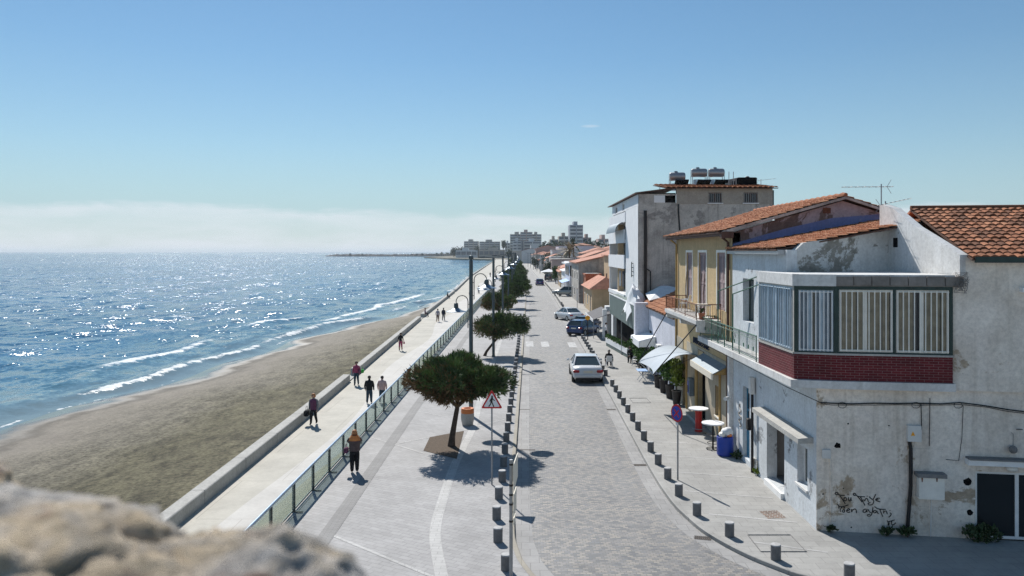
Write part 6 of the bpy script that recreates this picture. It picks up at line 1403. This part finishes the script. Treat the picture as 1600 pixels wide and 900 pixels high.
b=GP(718,475); person('person in black sitting far along the sea wall',(wallx(150)+.05,150,-.6),R(-60),1.65,'sit',('cloth_black','cloth_black','cloth_black'),hair='hair_dark')
b=GP(748,459); person('distant person in dark clothes walking in mid promenade',b,R(180),1.70,'walk',('cloth_black','cloth_navy','cloth_black'),hair='hair_dark',stride=.14)
b=GP(735,467); person('distant person in black seen just right of the nearest lamp post',b,R(10),1.70,'walk',('cloth_black','cloth_black','cloth_black'),hair='hair_dark',stride=.12)
for i,(px,py) in enumerate(((766,433),(776,424),(771,420))): b=GP(px,py); person(['far walker in navy near the pines','farther walker in grey near the pines','farthest walker in black close to the sea wall'][i],b,R(10+90*i),1.7,'walk',(('cloth_navy','cloth_black','cloth_black'),('cloth_grey','cloth_jeans','cloth_black'),('cloth_black','cloth_black','cloth_black'))[i])
# two people on the plastic chairs, one in a doorway
b=CH[0]; person('person in black with thin grey hair seated on a white chair, back to the road',(b[0],b[1]-.02,-.02),R(-8),1.66,'sit',('cloth_black','cloth_navy','cloth_black'),hair='hair_grey',bulk=1.12)
b=CH[1]; person('person in black leaning forward on a white chair by the planter',(b[0],b[1],-.02),R(150),1.66,'sit',('cloth_black','cloth_black','cloth_black'),hair='hair_brown',bulk=1.1,lean=.45,arms=(((-.25,.26,.78),(-.08,.42,.62)),((.25,.26,.78),(.08,.42,.62))))
b=(8.2,74.6,0); person('person in white top and dark trousers at the shop doorway under the dark awning',b,R(-80),1.66,'stand',('cloth_white','cloth_black','cloth_black'),hair='hair_dark')

# ---------------------------------------------------------------- cars
def car(label,loc,rz,body,kind,sc=1.,plate=True):
    r=thing('parked_car',label,'car',loc,rz=rz,local=True); r.scale=(sc,sc,sc)
    if kind=='sedan': Lc,W,zb,zr=4.7,.90,.90,1.44; st=[(0,.30,.80,.80),(.10,.24,.90,.86),(.5,.22,.97,.89),(1.0,.22,.96,.90),(2.0,.22,.93,.91),(3.1,.22,.92,.90),(3.9,.22,.84,.88),(4.4,.26,.72,.83),(4.66,.34,.60,.70)]; cab=[(.62,.97),(1.45,1.40),(2.0,1.45),(2.55,1.43),(3.45,.93)]
    elif kind=='hatch': Lc,W,zb,zr=4.1,.87,.92,1.46; st=[(0,.32,.78,.78),(.08,.26,.95,.84),(.5,.22,.98,.87),(1.5,.22,.96,.88),(2.7,.22,.93,.87),(3.4,.22,.84,.85),(3.85,.28,.72,.79),(4.1,.36,.6,.66)]; cab=[(.12,.97),(.52,1.41),(1.2,1.47),(2.0,1.44),(2.95,.93)]
    else: Lc,W,zb,zr=4.5,.92,1.08,1.72; st=[(0,.36,.9,.82),(.08,.32,1.08,.88),(.5,.28,1.12,.91),(1.5,.28,1.1,.92),(2.8,.28,1.08,.91),(3.6,.28,1.0,.89),(4.2,.34,.88,.83),(4.5,.42,.7,.7)]; cab=[(.12,1.1),(.4,1.66),(1.2,1.73),(2.2,1.70),(3.0,1.08)]
    m=MB(); v=[];f=[]
    for y,zl,zt,w in st:
        P=[(w*.86,zl),(w*.98,zl+.14),(w,zl+(zt-zl)*.55),(w*.965,zt-.06),(w*.90,zt),(w*.4,zt+.025)]; ring=[(x,y,z) for x,z in P]+[(-x,y,z) for x,z in P[::-1]]; v+=ring
    n=12
    for i in range(len(st)-1):
        for j in range(n): f.append((i*n+j,i*n+(j+1)%n,(i+1)*n+(j+1)%n,(i+1)*n+j))
    f.append(tuple(range(n))); f.append(tuple(range((len(st)-1)*n,len(st)*n))); m.add(v,f); m.build('body',M[body],r,smooth=50)
    # cabin: pillars and roof painted, glass set into it
    def cw(z): return lerp(W*.93,W*.70,(z-zb)/(zr-zb))
    m=MB(); v=[];f=[]
    for y,z in cab:
        a=cw(z); v+=[(-a,y,z-.0),(-a*.93,y,z+.015),(a*.93,y,z+.015),(a,y,z)] 
    k0=cab[0];k1=cab[-1]
    top=[i for i in range(1,len(cab)-1)]
    for i in range(1,len(cab)-2):
        for j in range(3): f.append((i*4+j,i*4+j+1,(i+1)*4+j+1,(i+1)*4+j))
    m.add(v,f); 
    def pill(a,b,w=.05): m.tube([a,b],w,6)
    for s in (-1,1):
        for i,j in ((0,1),(len(cab)-1,len(cab)-2)):
            pill((s*cw(cab[i][1])*1.0,cab[i][0],cab[i][1]-.02),(s*cw(cab[j][1])*.98,cab[j][0],cab[j][1]-.01))
        for i in range(1,len(cab)-2): pill((s*cw(cab[i][1])*.985,cab[i][0],cab[i][1]-.012),(s*cw(cab[i+1][1])*.985,cab[i+1][0],cab[i+1][1]-.012),.035)
        ym=(cab[1][0]+cab[3][0])/2; pill((s*cw(zb),ym-.05,zb),(s*cw(zr)*.99,ym,zr-.05),.045)
    m.build('roof',M[body],r,smooth=50,fix=True)
    def glass(name,P): m=MB(); m.face(P); return m.build(name,M['car_glass'],r,fix=False)
    a,b=cab[0],cab[1]; glass('rear_window',[(-cw(a[1])*.93,a[0]-.004,a[1]-.01),(cw(a[1])*.93,a[0]-.004,a[1]-.01),(cw(b[1])*.9,b[0]-.004,b[1]-.03),(-cw(b[1])*.9,b[0]-.004,b[1]-.03)])
    a,b=cab[-1],cab[-2]; glass('windscreen',[(cw(a[1])*.93,a[0],a[1]-.01),(-cw(a[1])*.93,a[0],a[1]-.01),(-cw(b[1])*.9,b[0],b[1]-.03),(cw(b[1])*.9,b[0],b[1]-.03)])
    for s in (-1,1): glass('side_window',[(s*(cw(z)-.012),y,z-.01) for y,z in ([(cab[0][0]+.12,zb-.0)]+[(y+(.1 if i==0 else 0),z-.02) for i,(y,z) in enumerate(cab[1:-1])]+[(cab[-1][0]-.1,zb)])])
    for s in (-1,1):
        for y in (.82 if kind!='hatch' else .68,Lc-.88):
            m=MB(); w0=s*(W-.20); w1=s*(W+.012); R_=.325 if kind!='suv' else .36
            m.lathe([(R_*.6,w0),(R_*.95,w0),(R_,w0+s*.04),(R_,w1-s*.04),(R_*.95,w1),(R_*.66,w1),(R_*.64,w1-s*.02)],(0,y,R_),20,'x'); t_=m.build('tyre',M['tyre'],r,smooth=40)
            m=MB(); m.lathe([(R_*.65,w1-s*.03),(R_*.62,w1-s*.005),(R_*.2,w1-s*.02),(.0,w1-s*.01)],(0,y,R_),14,'x',cap=False); m.build('rim',M['rim'],t_,smooth=40)
        # tail light, headlight and wing mirror of this side
        m=MB(); zt=st[1][2]; m.cbox(*sorted((s*W*.56,s*W*.96)),-.035 if kind=='sedan' else -.03,.16,zt-.26,zt-.10,.03); m.build('tail_light',M['tail_red'],r,smooth=40)
        m=MB(); m.cbox(*sorted((s*W*.5,s*W*.86)),Lc-.30,Lc-.06,.58 if kind!='suv' else .78,.70 if kind!='suv' else .92,.03); m.build('headlight',M['head_clear'],r,smooth=40)
        m=MB(); y=cab[-1][0]-.35; m.cbox(*sorted((s*(W+.02),s*(W+.20))),y-.05,y+.06,zb+.02,zb+.15,.03); m.build('wing_mirror',M['car_dark' if body!='car_white' else body],r,smooth=40)
    m=MB(); m.cbox(-W*.88,W*.88,-.07,.10,.34,.56,.05); m.build('bumper',M[body],r,smooth=40)
    m=MB(); m.box(-W*.8,W*.8,-.02,.3,.20,.335); m.build('underside',M['tyre'],r)
    m=MB(); z=st[1][2]-.2; m.box(-.26,.26,-.022 if kind!='sedan' else -.026,.02,z-.055,z+.055); m.build('number_plate',M['sign_cream'],r)
    return r
ZR=-.118
def cpos(px,py): g=GR(px,py,ZR); return g
car('white saloon seen from behind, parked closest on the right side of the road',(4.38,50.6,ZR),R(-.6),'car_white','sedan',1.13)
car('bright blue hatchback parked slanting at the end of the bollard row',(5.35,79.0,ZR),R(-33),'car_blue','hatch',1.10)
car('dark navy car half hidden behind the bright blue hatchback',(6.3,84.2,ZR),R(-30),'car_navy','hatch',1.08)
car('white saloon turned to the left beyond the blue cars',(6.9,95.5,ZR),R(22),'car_white','sedan',1.10)
car('silver estate car seen from the side near the tiled hut',(10.6,147,.01),R(62),'car_silver','suv',1.1)
car('small royal blue car standing alone far up the road',(4.75,197,ZR),R(2),'car_royal','hatch',1.15)
car('far dark car parked under the white parasol',(7.6,226,.01),R(-20),'car_dark','suv',1.15)
for i,(a,b) in enumerate(((161,210),(122,145))):
    r=thing('barrier',['far low dark barrier along the right kerb behind the royal blue car','nearer low dark barrier along the right kerb before the silver car'][i],'barrier',(rk(a)+.4,a,0)); m=MB(); m.extr([(rk(a)+.35,a,.0),(rk(a)+.35,a,.55),(rk(a)+.55,a,.55),(rk(a)+.55,a,0)],(rk(b)-rk(a),b-a,0)); m.build('barrier_body',M['concrete_dark'],r)
    m=MB(); m.extr([(rk(a)+.3,a,.553),(rk(a)+.3,a,.61),(rk(a)+.6,a,.61),(rk(a)+.6,a,.553)],(rk(b)-rk(a),b-a,0)); m.build('cap',M['concrete'],r)
# ---------------------------------------------------------------- houses further along the street
def house(label,X0,X1,Y0,Y1,z1,wall,roof='flat',rm='terracotta_far',rh=1.2,win=(2,1),name='house',cat='house',awn=None,doors=True,drop=0):
    r=thing(name,label,cat,(X0,Y0,0)); W=M[wall]
    m=MB(); m.box(X0,X1,Y0,Y1,-.3,z1); m.build('walls',W,r)
    if roof=='flat':
        m=MB(); m.box(X0-.15,X1+.15,Y0-.15,Y1+.15,z1+.004,z1+.25); m.build('roof',W if rm=='terracotta_far' else M[rm],r); m=MB(); m.box(X0+.15,X1-.15,Y0+.15,Y1-.15,z1+.252,z1+.3); m.build('roof_deck',M['concrete'],r)
    else:
        m=MB(); o=.45
        if roof=='hip':
            cx,cy=(X0+X1)/2,(Y0+Y1)/2; q=min(X1-X0,Y1-Y0)*.18; P=[(X0-o,Y0-o,z1),(X1+o,Y0-o,z1),(X1+o,Y1+o,z1),(X0-o,Y1+o,z1),(cx,Y0+q*2,z1+rh),(cx,Y1-q*2,z1+rh)]; m.add(P,[(0,1,4),(1,2,5,4),(2,3,5),(3,0,4,5),(3,2,1,0)])
        elif roof=='gable':
            cx=(X0+X1)/2; m.extr([(X0-o,Y0-o*.5,z1-.05),(cx,Y0-o*.5,z1+rh),(X1+o,Y0-o*.5,z1-.05),(X1+o,Y0-o*.5,z1+.1),(cx,Y0-o*.5,z1+rh+.15),(X0-o,Y0-o*.5,z1+.1)],(0,Y1-Y0+o,0))
        elif roof=='shed':
            m.extr([(X0-o,Y0-o,z1-.1),(X1+o,Y0-o,z1+rh),(X1+o,Y0-o,z1+rh+.15),(X0-o,Y0-o,z1+.08)],(0,Y1-Y0+2*o,0))
        m.build('roof',M[rm],r)
        if roof in('gable','shed'):
            m=MB(); t=[(X0+.01,Y0+.01,z1),((X0+X1)/2,Y0+.01,z1+rh-.05),(X1-.01,Y0+.01,z1)] if roof=='gable' else [(X0+.01,Y0+.01,z1),(X1-.01,Y0+.01,z1+rh-.1),(X1-.01,Y0+.01,z1)]
            m.extr(t,(0,Y1-Y0-.02,0)); m.build('gable',W,r)
    n,fl=win
    for k in range(fl):
        for i in range(n):
            yc=lerp(Y0,Y1,(i+.5)/n); z0=.1 if (k==0 and i%2==0 and doors) else .95+2.9*k
            if z0+1.2>z1-.2: continue
            f_=None; m=MB(); m.box(X0-.04,X0-.004,yc-.62,yc+.62,z0-.06,z0+(2.25 if z0<.5 else 1.35)); f_=m.build('door' if z0<.5 else 'window',M['white_paint' if (i+k)%3 else 'brown_wood'],r)
            m=MB(); m.box(X0-.05,X0-.041,yc-.5,yc+.5,z0+.05,z0+(2.1 if z0<.5 else 1.25)); m.build('pane',M['window_dark'],f_)
    if awn:
        y0,y1,d,z,mt=awn; m=MB(); m.hexa([(X0-d,y0,z-.45),(X0-.01,y0,z),(X0-.01,y1,z),(X0-d,y1,z-.45),(X0-d,y0,z-.38),(X0-.01,y0,z+.06),(X0-.01,y1,z+.06),(X0-d,y1,z-.38)]); m.build('awning',M[mt],r)
    return r
house('tan house set back beyond the tall apartment block',13.4,19,100,125,8.0,'tan_plaster',rm='terracotta_far',win=(3,2),rh=.6,roof='gable')
house('low hut with orange hipped roof and dark doorway near the silver car',9.8,14,107,121,3.35,'tan_plaster','hip',rh=1.65,win=(3,1))
h3=house('grey-walled house with red sloping tiled roof above the orange hut',9.5,17,128,146,6.7,'grey_render','shed',rh=1.9,win=(3,2))
house('brick-red annex block in front of the grey-walled house',10.2,12.6,122.5,127.4,4.8,'terracotta','flat',win=(1,1))
house('low shed with flat terracotta roof right of the brick-red annex',12.9,16.5,122.4,127.3,4.2,'grey_render','hip',rh=.9,win=(1,1))
h4=house('two-storey pale blue-white house with dark upper door and pale blue awning',9.3,13.6,148,165,6.3,'lavender_white','flat',rm='clean_white',win=(3,1),awn=(149,161,1.5,2.9,'awning_blue'))
m=MB(); m.box(9.3,11.2,147.96,147.998,3.9,5.9); m.build('dark_upper_door',M['window_dark'],h4); m=MB(); m.box(9.22,9.296,151,162,3.9,5.7); m.build('dark_opening',M['window_dark'],h4); m=MB(); m.box(8.6,9.29,148,165,6.1,6.4); m.build('roof_slab',M['clean_white'],h4)
house('low white shop with white fabric roof and cream front',9.5,15,168,183,4.3,'clean_white','shed','tarp',.9,(4,1))
house('low cream shop with flattened terracotta roof',9.4,15,185,199,3.6,'tan_plaster','gable',rh=1.1,win=(4,1))
house('grey shop front with orange tiled roof',9.6,16,201,220,3.7,'lavender_white','gable',rh=1.3,win=(4,1))
house('white two-storey shop house with pink upper wall',9.3,16,238,256,6.0,'far_pink','flat',win=(4,2))
kinds=[('far_white','flat'),('far_beige','gable'),('far_white','gable'),('far_pink','flat'),('far_white','hip'),('far_beige','flat'),('far_grey','gable'),('far_white','flat'),('far_beige','hip'),('far_white','gable'),('far_pink','gable'),('far_white','flat'),('far_beige','flat'),('far_white','hip')]
nm={'far_white':'white','far_beige':'beige','far_pink':'pinkish','far_grey':'grey'}; rf={'flat':'flat roof','gable':'gabled tile roof','hip':'hipped tile roof'}
rn=random.Random(17); y=262
for i,(wm_,rt) in enumerate(kinds):
    d=rn.uniform(14,22); z=rn.uniform(3.6,7.2); X=rk(y+d/2)+3.3+rn.uniform(0,1.5); house('small %s house with %s in the far street front, %s counting away'%(nm[wm_],rf[rt],ORD[i]),X,X+rn.uniform(7,10),y,y+d-.8,z,wm_,rt,rh=1.5,win=(3,2)); y+=d
# second line of roofs behind the street front
back=[(18,26,150,170,6.5,'far_white','gable'),(19,30,180,205,7.2,'far_beige','gable'),(22,33,100,118,6.5,'far_white','hip'),(17.5,29,215,240,6.8,'grey_render','gable'),(24,36,260,285,8.5,'far_white','flat'),(20,32,250,270,8.,'far_pink','hip'),(34,46,180,205,8.,'far_beige','gable'),(38,52,240,270,9.5,'far_white','flat'),(30,44,300,325,9.,'far_beige','hip'),(12,24,300,320,9,'far_white','flat'),(46,60,300,330,11,'far_grey','flat'),(22,40,390,420,11,'far_beige','hip'),(45,70,400,440,12,'far_white','flat'),(8,22,430,460,10,'far_pink','gable'),(70,95,380,420,12,'far_beige','flat'),(0,14,560,590,9,'far_white','gable'),(16,34,520,560,12,'far_beige','flat'),(60,90,500,540,15,'far_white','flat'),(95,130,480,520,14,'far_beige','gable'),(36,56,600,640,14,'far_pink','flat'),(-8,6,640,680,9,'far_beige','flat'),(8,30,660,700,14,'far_white','flat'),(62,100,640,690,17,'far_grey','flat')]
for i,(a,b,c,d,z,wm_,rt) in enumerate(back):
    g='grey' if wm_=='grey_render' else nm[wm_]
    house('%s house with %s behind the street front, %s of its rows counting away'%(g,rf[rt],ORD[i]),a,b,c,d,z,wm_,rt,rh=2.,win=(3,2 if z<9 else 3),doors=False)
house('long lavender building with dark roof edge behind the palms',16,31,330,360,11.0,'far_lav','flat','brown_wood',win=(4,3),name='hall',cat='building',doors=False)
# white parasol, palms, leafy trees among the roofs
r=thing('parasol','white square parasol over the far dark car','parasol',(7.9,222,0)); m=MB(); m.tube([(7.9,222,0),(7.9,222,3.4)],.05,6); m.build('pole',M['galv'],r); m=MB(); m.add([(5.6,219,2.75),(10.2,219,2.75),(10.2,225,2.75),(5.6,225,2.75),(7.9,222,3.6)],[(0,1,4),(1,2,4),(2,3,4),(3,0,4),(3,2,1,0)]); m.build('canopy',M['clean_white'],r)
def palm(label,x,y,h,rad,n=34,mat='palm_dry',seed=1):
    rn=random.Random(seed); r=thing('palm_tree',label,'palm tree',(x,y,0)); m=MB(); m.tube([(x,y,-.2),(x+.2,y,h*.5),(x,y,h)],[.35,.28,.25],8); m.build('trunk',M['bark'],r,smooth=60); m=MB()
    for k in range(n):
        a=rn.uniform(0,2*math.pi); e=rn.uniform(-.7,1.4); d=Vector((math.cos(a)*math.cos(e),math.sin(a)*math.cos(e),math.sin(e))); P=[]
        for q in range(6): t=q/5; P.append(Vector((x,y,h))+d*rad*t+Vector((0,0,-rad*.35*t*t)))
        s=d.cross(Vector((0,0,1))).normalized(); w=[.05,.28,.34,.3,.2,.04]
        m.strip([p+s*w[q]+Vector((0,0,-.10)) for q,p in enumerate(P)],P); m.strip(P,[p-s*w[q]+Vector((0,0,-.10)) for q,p in enumerate(P)])
    m.build('fronds',M[mat],r,fix=False); return r
palm('pale dry palm with radiating fronds above the far roofs',16.2,262,8.9,5.2,40,'palm_dry',2)
palm('green palm just right of the pale dry palm',19.5,290,11.3,4.2,34,'far_green',3)
def roundtree(label,x,y,h,rad,mat='far_green',seed=1,n=900,sz=.5,tall=1.,name='tree'):
    rn=random.Random(seed); r=thing(name,label,'tree',(x,y,0)); m=MB(); m.tube([(x,y,-.5),(x,y,h*.8)],[rad*.09+.06,rad*.05+.03],6); m.build('trunk',M['bark'],r); m=MB()
    for k in range(14):
        c=(x+rn.uniform(-.6,.6)*rad,y+rn.uniform(-.6,.6)*rad,h-rad*tall+rn.uniform(-.6,.7)*rad*tall); leaves(m,c,rad*.5,n//14,sz,rn,.1,(1,1,tall))
    m.build('crown',M[mat],r,fix=False)
for i,a in enumerate([(9.2,206,4.6,1.3,1.5),(8.6,244,5.2,2.0,1.),(8.9,258,4.8,1.8,1.),(11,322,8.,3,1.),(6.8,380,6,2.6,1.),(38,340,13,5,1.),(14.5,100.5,4,1.4,1),(62,360,13,5,1.),(28,480,14,6,.8),(80,450,15,7,.8)]):
    roundtree('green tree among the far roofs, %s counting away from the palms side'%ORD[i],a[0],a[1],a[2],a[3],'far_green' if i else 'shrub',60+i,900,.30+a[3]*.09,a[4])
for i,(x,y) in enumerate(((7.2,300),(6.6,330),(5.6,362),(4.6,395),(3.6,430))):
    r=thing('street_pole','thin grey street pole by the far right kerb, %s counting away'%ORD[i],'pole',(x,y,0),'street poles by the far right kerb'); m=MB(); m.tube([(x,y,0),(x,y,7.8)],.11,6); m.build('pole',M['lamp_green'],r); m=MB(); m.tube([(x,y,7.6),(x-1.4,y,7.9)],.06,5); m.build('arm',M['lamp_green'],r)
# ---------------------------------------------------------------- far town on the bend of the shore
def block(label,x0,x1,yt,D,dep,mat,floors,yb=394,bal=True,name='apartment_block',cat='apartment block',top=None):
    X0=(x0-CX)*D/FPX;X1=(x1-CX)*D/FPX;z1=H-(yt-CY)*D/FPX; r=thing(name,label,cat,((X0+X1)/2,D,-1)); m=MB(); m.box(X0,X1,D,D+dep,-1.5,z1); m.build('walls',M[mat],r)
    fh=(z1-.5)/floors
    for k in range(floors):
        z=.3+fh*k; m=MB(); m.box(X0+.8,X1-.8,D-.25,D-.02,z+fh*.35,z+fh*.82); m.build('window_band',M['far_window'],r)
        if bal: m=MB(); m.box(X0+.3,X1-.3,D-1.6,D-.01,z-.12+fh*.05,z+fh*.33); m.build('balcony',M['far_balcony'],r)
    nb=max(2,int((X1-X0)/7))
    for k in range(1,nb): m=MB(); xx=lerp(X0,X1,k/nb); m.box(xx-.45,xx+.45,D-1.7,D-.26,0,z1-.3); m.build('party_wall',M[mat],r)
    m=MB(); m.box(X0+.3*(X1-X0),X0+.6*(X1-X0),D+2,D+dep-2,z1,z1+3); m.build('roof_house',M[mat],r); return r
block('big pale hotel slab, left wing of the widest far block',797,820,366,950,18,'far_beige',9)
block('big pale hotel slab, tall middle of the widest far block',813,832,362.5,945,22,'far_pink',10)
block('big pale hotel slab, right wing of the widest far block',830,846,366,952,18,'far_beige',9)
block('white lower block with dark stripes in front of the widest far block, left half',801,815,376.5,760,16,'far_white',6)
block('white lower block with dark stripes in front of the widest far block, right half',818,846,377,765,16,'far_white',6)
block('narrow dark glass stair tower between the white lower blocks',815.2,817.8,376,755,10,'far_window',2,bal=False,name='stair_tower',cat='tower')
block('tall grey-blue tower with stacked balconies above the roofs',890,911,351.5,640,22,'far_tower',10,name='tower_block',cat='tower block')
block('beige stepped apartment block left of the tall tower, higher part',873,890,369,660,20,'far_beige',6)
block('beige stepped apartment block left of the tall tower, lower part',859,872,374,670,20,'far_beige',5)
block('brownish apartment block right of the tall tower',911.5,924,371,650,20,'far_pink',5)
block('beige apartment block at the right near the tall stained wall',935,953,373,560,20,'far_pink',5)
block('beach hotel with brown balconies, leftmost of the far hotels',725,747,377,1180,25,'far_beige',7)
block('pale beach hotel, wide second from the left on the far shore',749,781,377.5,1150,25,'far_beige',7)
block('small white block between cypress and widest far block',789,797,379.5,1050,20,'far_white',5)
block('low white beach building strip on the far shore left',712,745,391,1120,20,'far_white',1,bal=False,name='beach_building',cat='building')
block('low beige beach building strip on the far shore right',748,796,390,1060,20,'far_beige',1,bal=False,name='beach_building',cat='building')
for i,(px,yt,D,w_) in enumerate(((709,388,1200,6),(716,385,1190,9),(723,384,1195,8),(747.5,385,1160,7),(787,374.5,1040,5),(772,386,1080,8),(760,388,1100,8),(799,390,800,5),(853,378,640,7),(868,380,560,6),(925,377,560,7),(932,380,520,6))):
    x=(px-CX)*D/FPX; h=H-(yt-CY)*D/FPX; roundtree(['small dark tree at the tip of the far shore','dark bushy tree left of the leftmost hotel','taller dark tree touching the leftmost hotel','dark tree between the two left hotels','tall dark cypress between hotels and widest far block','round tree right of the wide hotel','low tree below the wide hotel','tree below the white lower blocks','tree left of the beige stepped block','tree below the beige stepped block','tree right of the tall tower','tree before the right beige block'][i],x,D,h,w_*(.5 if i==4 else 1),'far_green',90+i,500,1.8,2.6 if i==4 else 1.,'cypress' if i==4 else 'tree')
m=MB(); m.prism([(-100,1040),(-30,900),(200,900),(600,1000),(600,1900),(-140,1900),(-160,1260),(-128,1160)],-4,-.5); o=m.build('headland',M['headland']); struct(o)
r=thing('breakwater','long dark rocky breakwater reaching out from the far shore','breakwater',(-280,1720,-2)); m=MB(); rn=random.Random(8)
N=150
for side in range(1):
    rows=[]
    for i in range(N+1):
        t=i/N; x=lerp(-438,-120,t); base=[(-12,-3.5),(-6,.2),(-2,2.2),(2,2.4),(7,0),(12,-3.5)]; k=min(1,.35+t*8)*(1.0 if t<.6 else 1.25); rows.append([(x+rn.uniform(-1,1),1720+a+rn.uniform(-1,1),-2.2+(b+2.2)*k*1.0+rn.uniform(-.9,.9)*(1 if b>0 else .2)) for a,b in base])
    v=sum(rows,[]); m.add(v,[(i*6+j,i*6+j+1,(i+1)*6+j+1,(i+1)*6+j) for i in range(N) for j in range(5)])
m.build('rock_mound',M['breakwater'],r,fix=True)
m=MB(); rn=random.Random(9)
for i,(px,h_) in enumerate(((547,3.2),(566,2),(660,3),(683,4.5),(690,6),(699,5.5),(705,6))):
    D=1716; x=(px-CX)*D/FPX; roundtree('low bush on the breakwater, %s from its seaward end'%ORD[i],x,D,h_+1,h_*.7,'far_green',120+i,220,1.6,1.,'bush')
# ---------------------------------------------------------------- the old stone parapet at the viewer's feet
r=thing('stone_tower','old rough stone tower wall below the viewer','tower',(0,0,0)); m=MB(); m.box(-7,7,-3,1.45,-.3,7.3); m.build('tower_wall',M['rock'],r)
m=MB(); m.box(-4,-.30,.45,1.35,7.302,7.86); m.build('parapet_wall',M['rock'],r)
def stone(label,c,s,seed,rot=0,group='rough stones on top of the parapet'):
    r=thing('parapet_stone',label,'stone',c,group); n=110;k=70; v=[];f=[]; ca,sa=math.cos(rot),math.sin(rot)
    for i in range(k+1):
        t=math.pi*i/k
        for j in range(n):
            q=2*math.pi*j/n; d=Vector((math.sin(t)*math.cos(q),math.sin(t)*math.sin(q),math.cos(t)))
            p=Vector((abs(d.x)**.5*math.copysign(1,d.x),abs(d.y)**.5*math.copysign(1,d.y),abs(d.z)**.5*math.copysign(1,d.z))); o=Vector((seed*3.1,seed*1.7,0))
            w_=1+.09*mnoise.noise(p*1.3+o)+.05*mnoise.noise(p*3.4+o)+.035*mnoise.noise(p*8+o)+.022*mnoise.noise(p*19+o)-.10*max(0,mnoise.noise(p*4.4+o*2)-.22)*2
            x,y,z=p.x*s[0]*w_,p.y*s[1]*w_,p.z*s[2]*w_; v.append((c[0]+x*ca-y*sa,c[1]+x*sa+y*ca,c[2]+z))
    for i in range(k):
        for j in range(n): f.append((i*n+j,i*n+(j+1)%n,(i+1)*n+(j+1)%n,(i+1)*n+j))
    m=MB(); m.add(v,f); m.build('stone_body',M['rock'],r,smooth=180,fix=True)
stone('rough parapet stone at the far left edge, highest and farthest back',(-1.12,1.17,8.105),(.29,.19,.20),1,.06)
stone('long rough parapet stone with ochre bands at the left edge',(-.80,.94,8.075),(.37,.22,.20),2,-.10)
stone('pale rough parapet stone at the right end of the wall top',(-.385,.89,8.03),(.19,.19,.21),3,-.14)
stone('grey rough parapet stone between ochre and pale stones',(-.52,.62,8.05),(.15,.10,.20),4,.1)
stone('low ochre parapet stone at the bottom left corner',(-.78,.60,8.06),(.15,.10,.20),5,.1)
# ---------------------------------------------------------------- sea air
m=MB(); m.box(-40000,40000,-150,27000,-9,44); hz=bpy.data.materials.new('sea_haze'); hz.use_nodes=True; ht=hz.node_tree; ht.nodes.clear()
ho_=ht.nodes.new('ShaderNodeOutputMaterial'); pv=ht.nodes.new('ShaderNodeVolumePrincipled'); pv.inputs['Color'].default_value=(.80,.88,.95,1); pv.inputs['Density'].default_value=.00011; pv.inputs['Anisotropy'].default_value=.2; ht.links.new(pv.outputs[0],ho_.inputs['Volume'])
o=m.build('haze',hz); o['kind']='stuff'
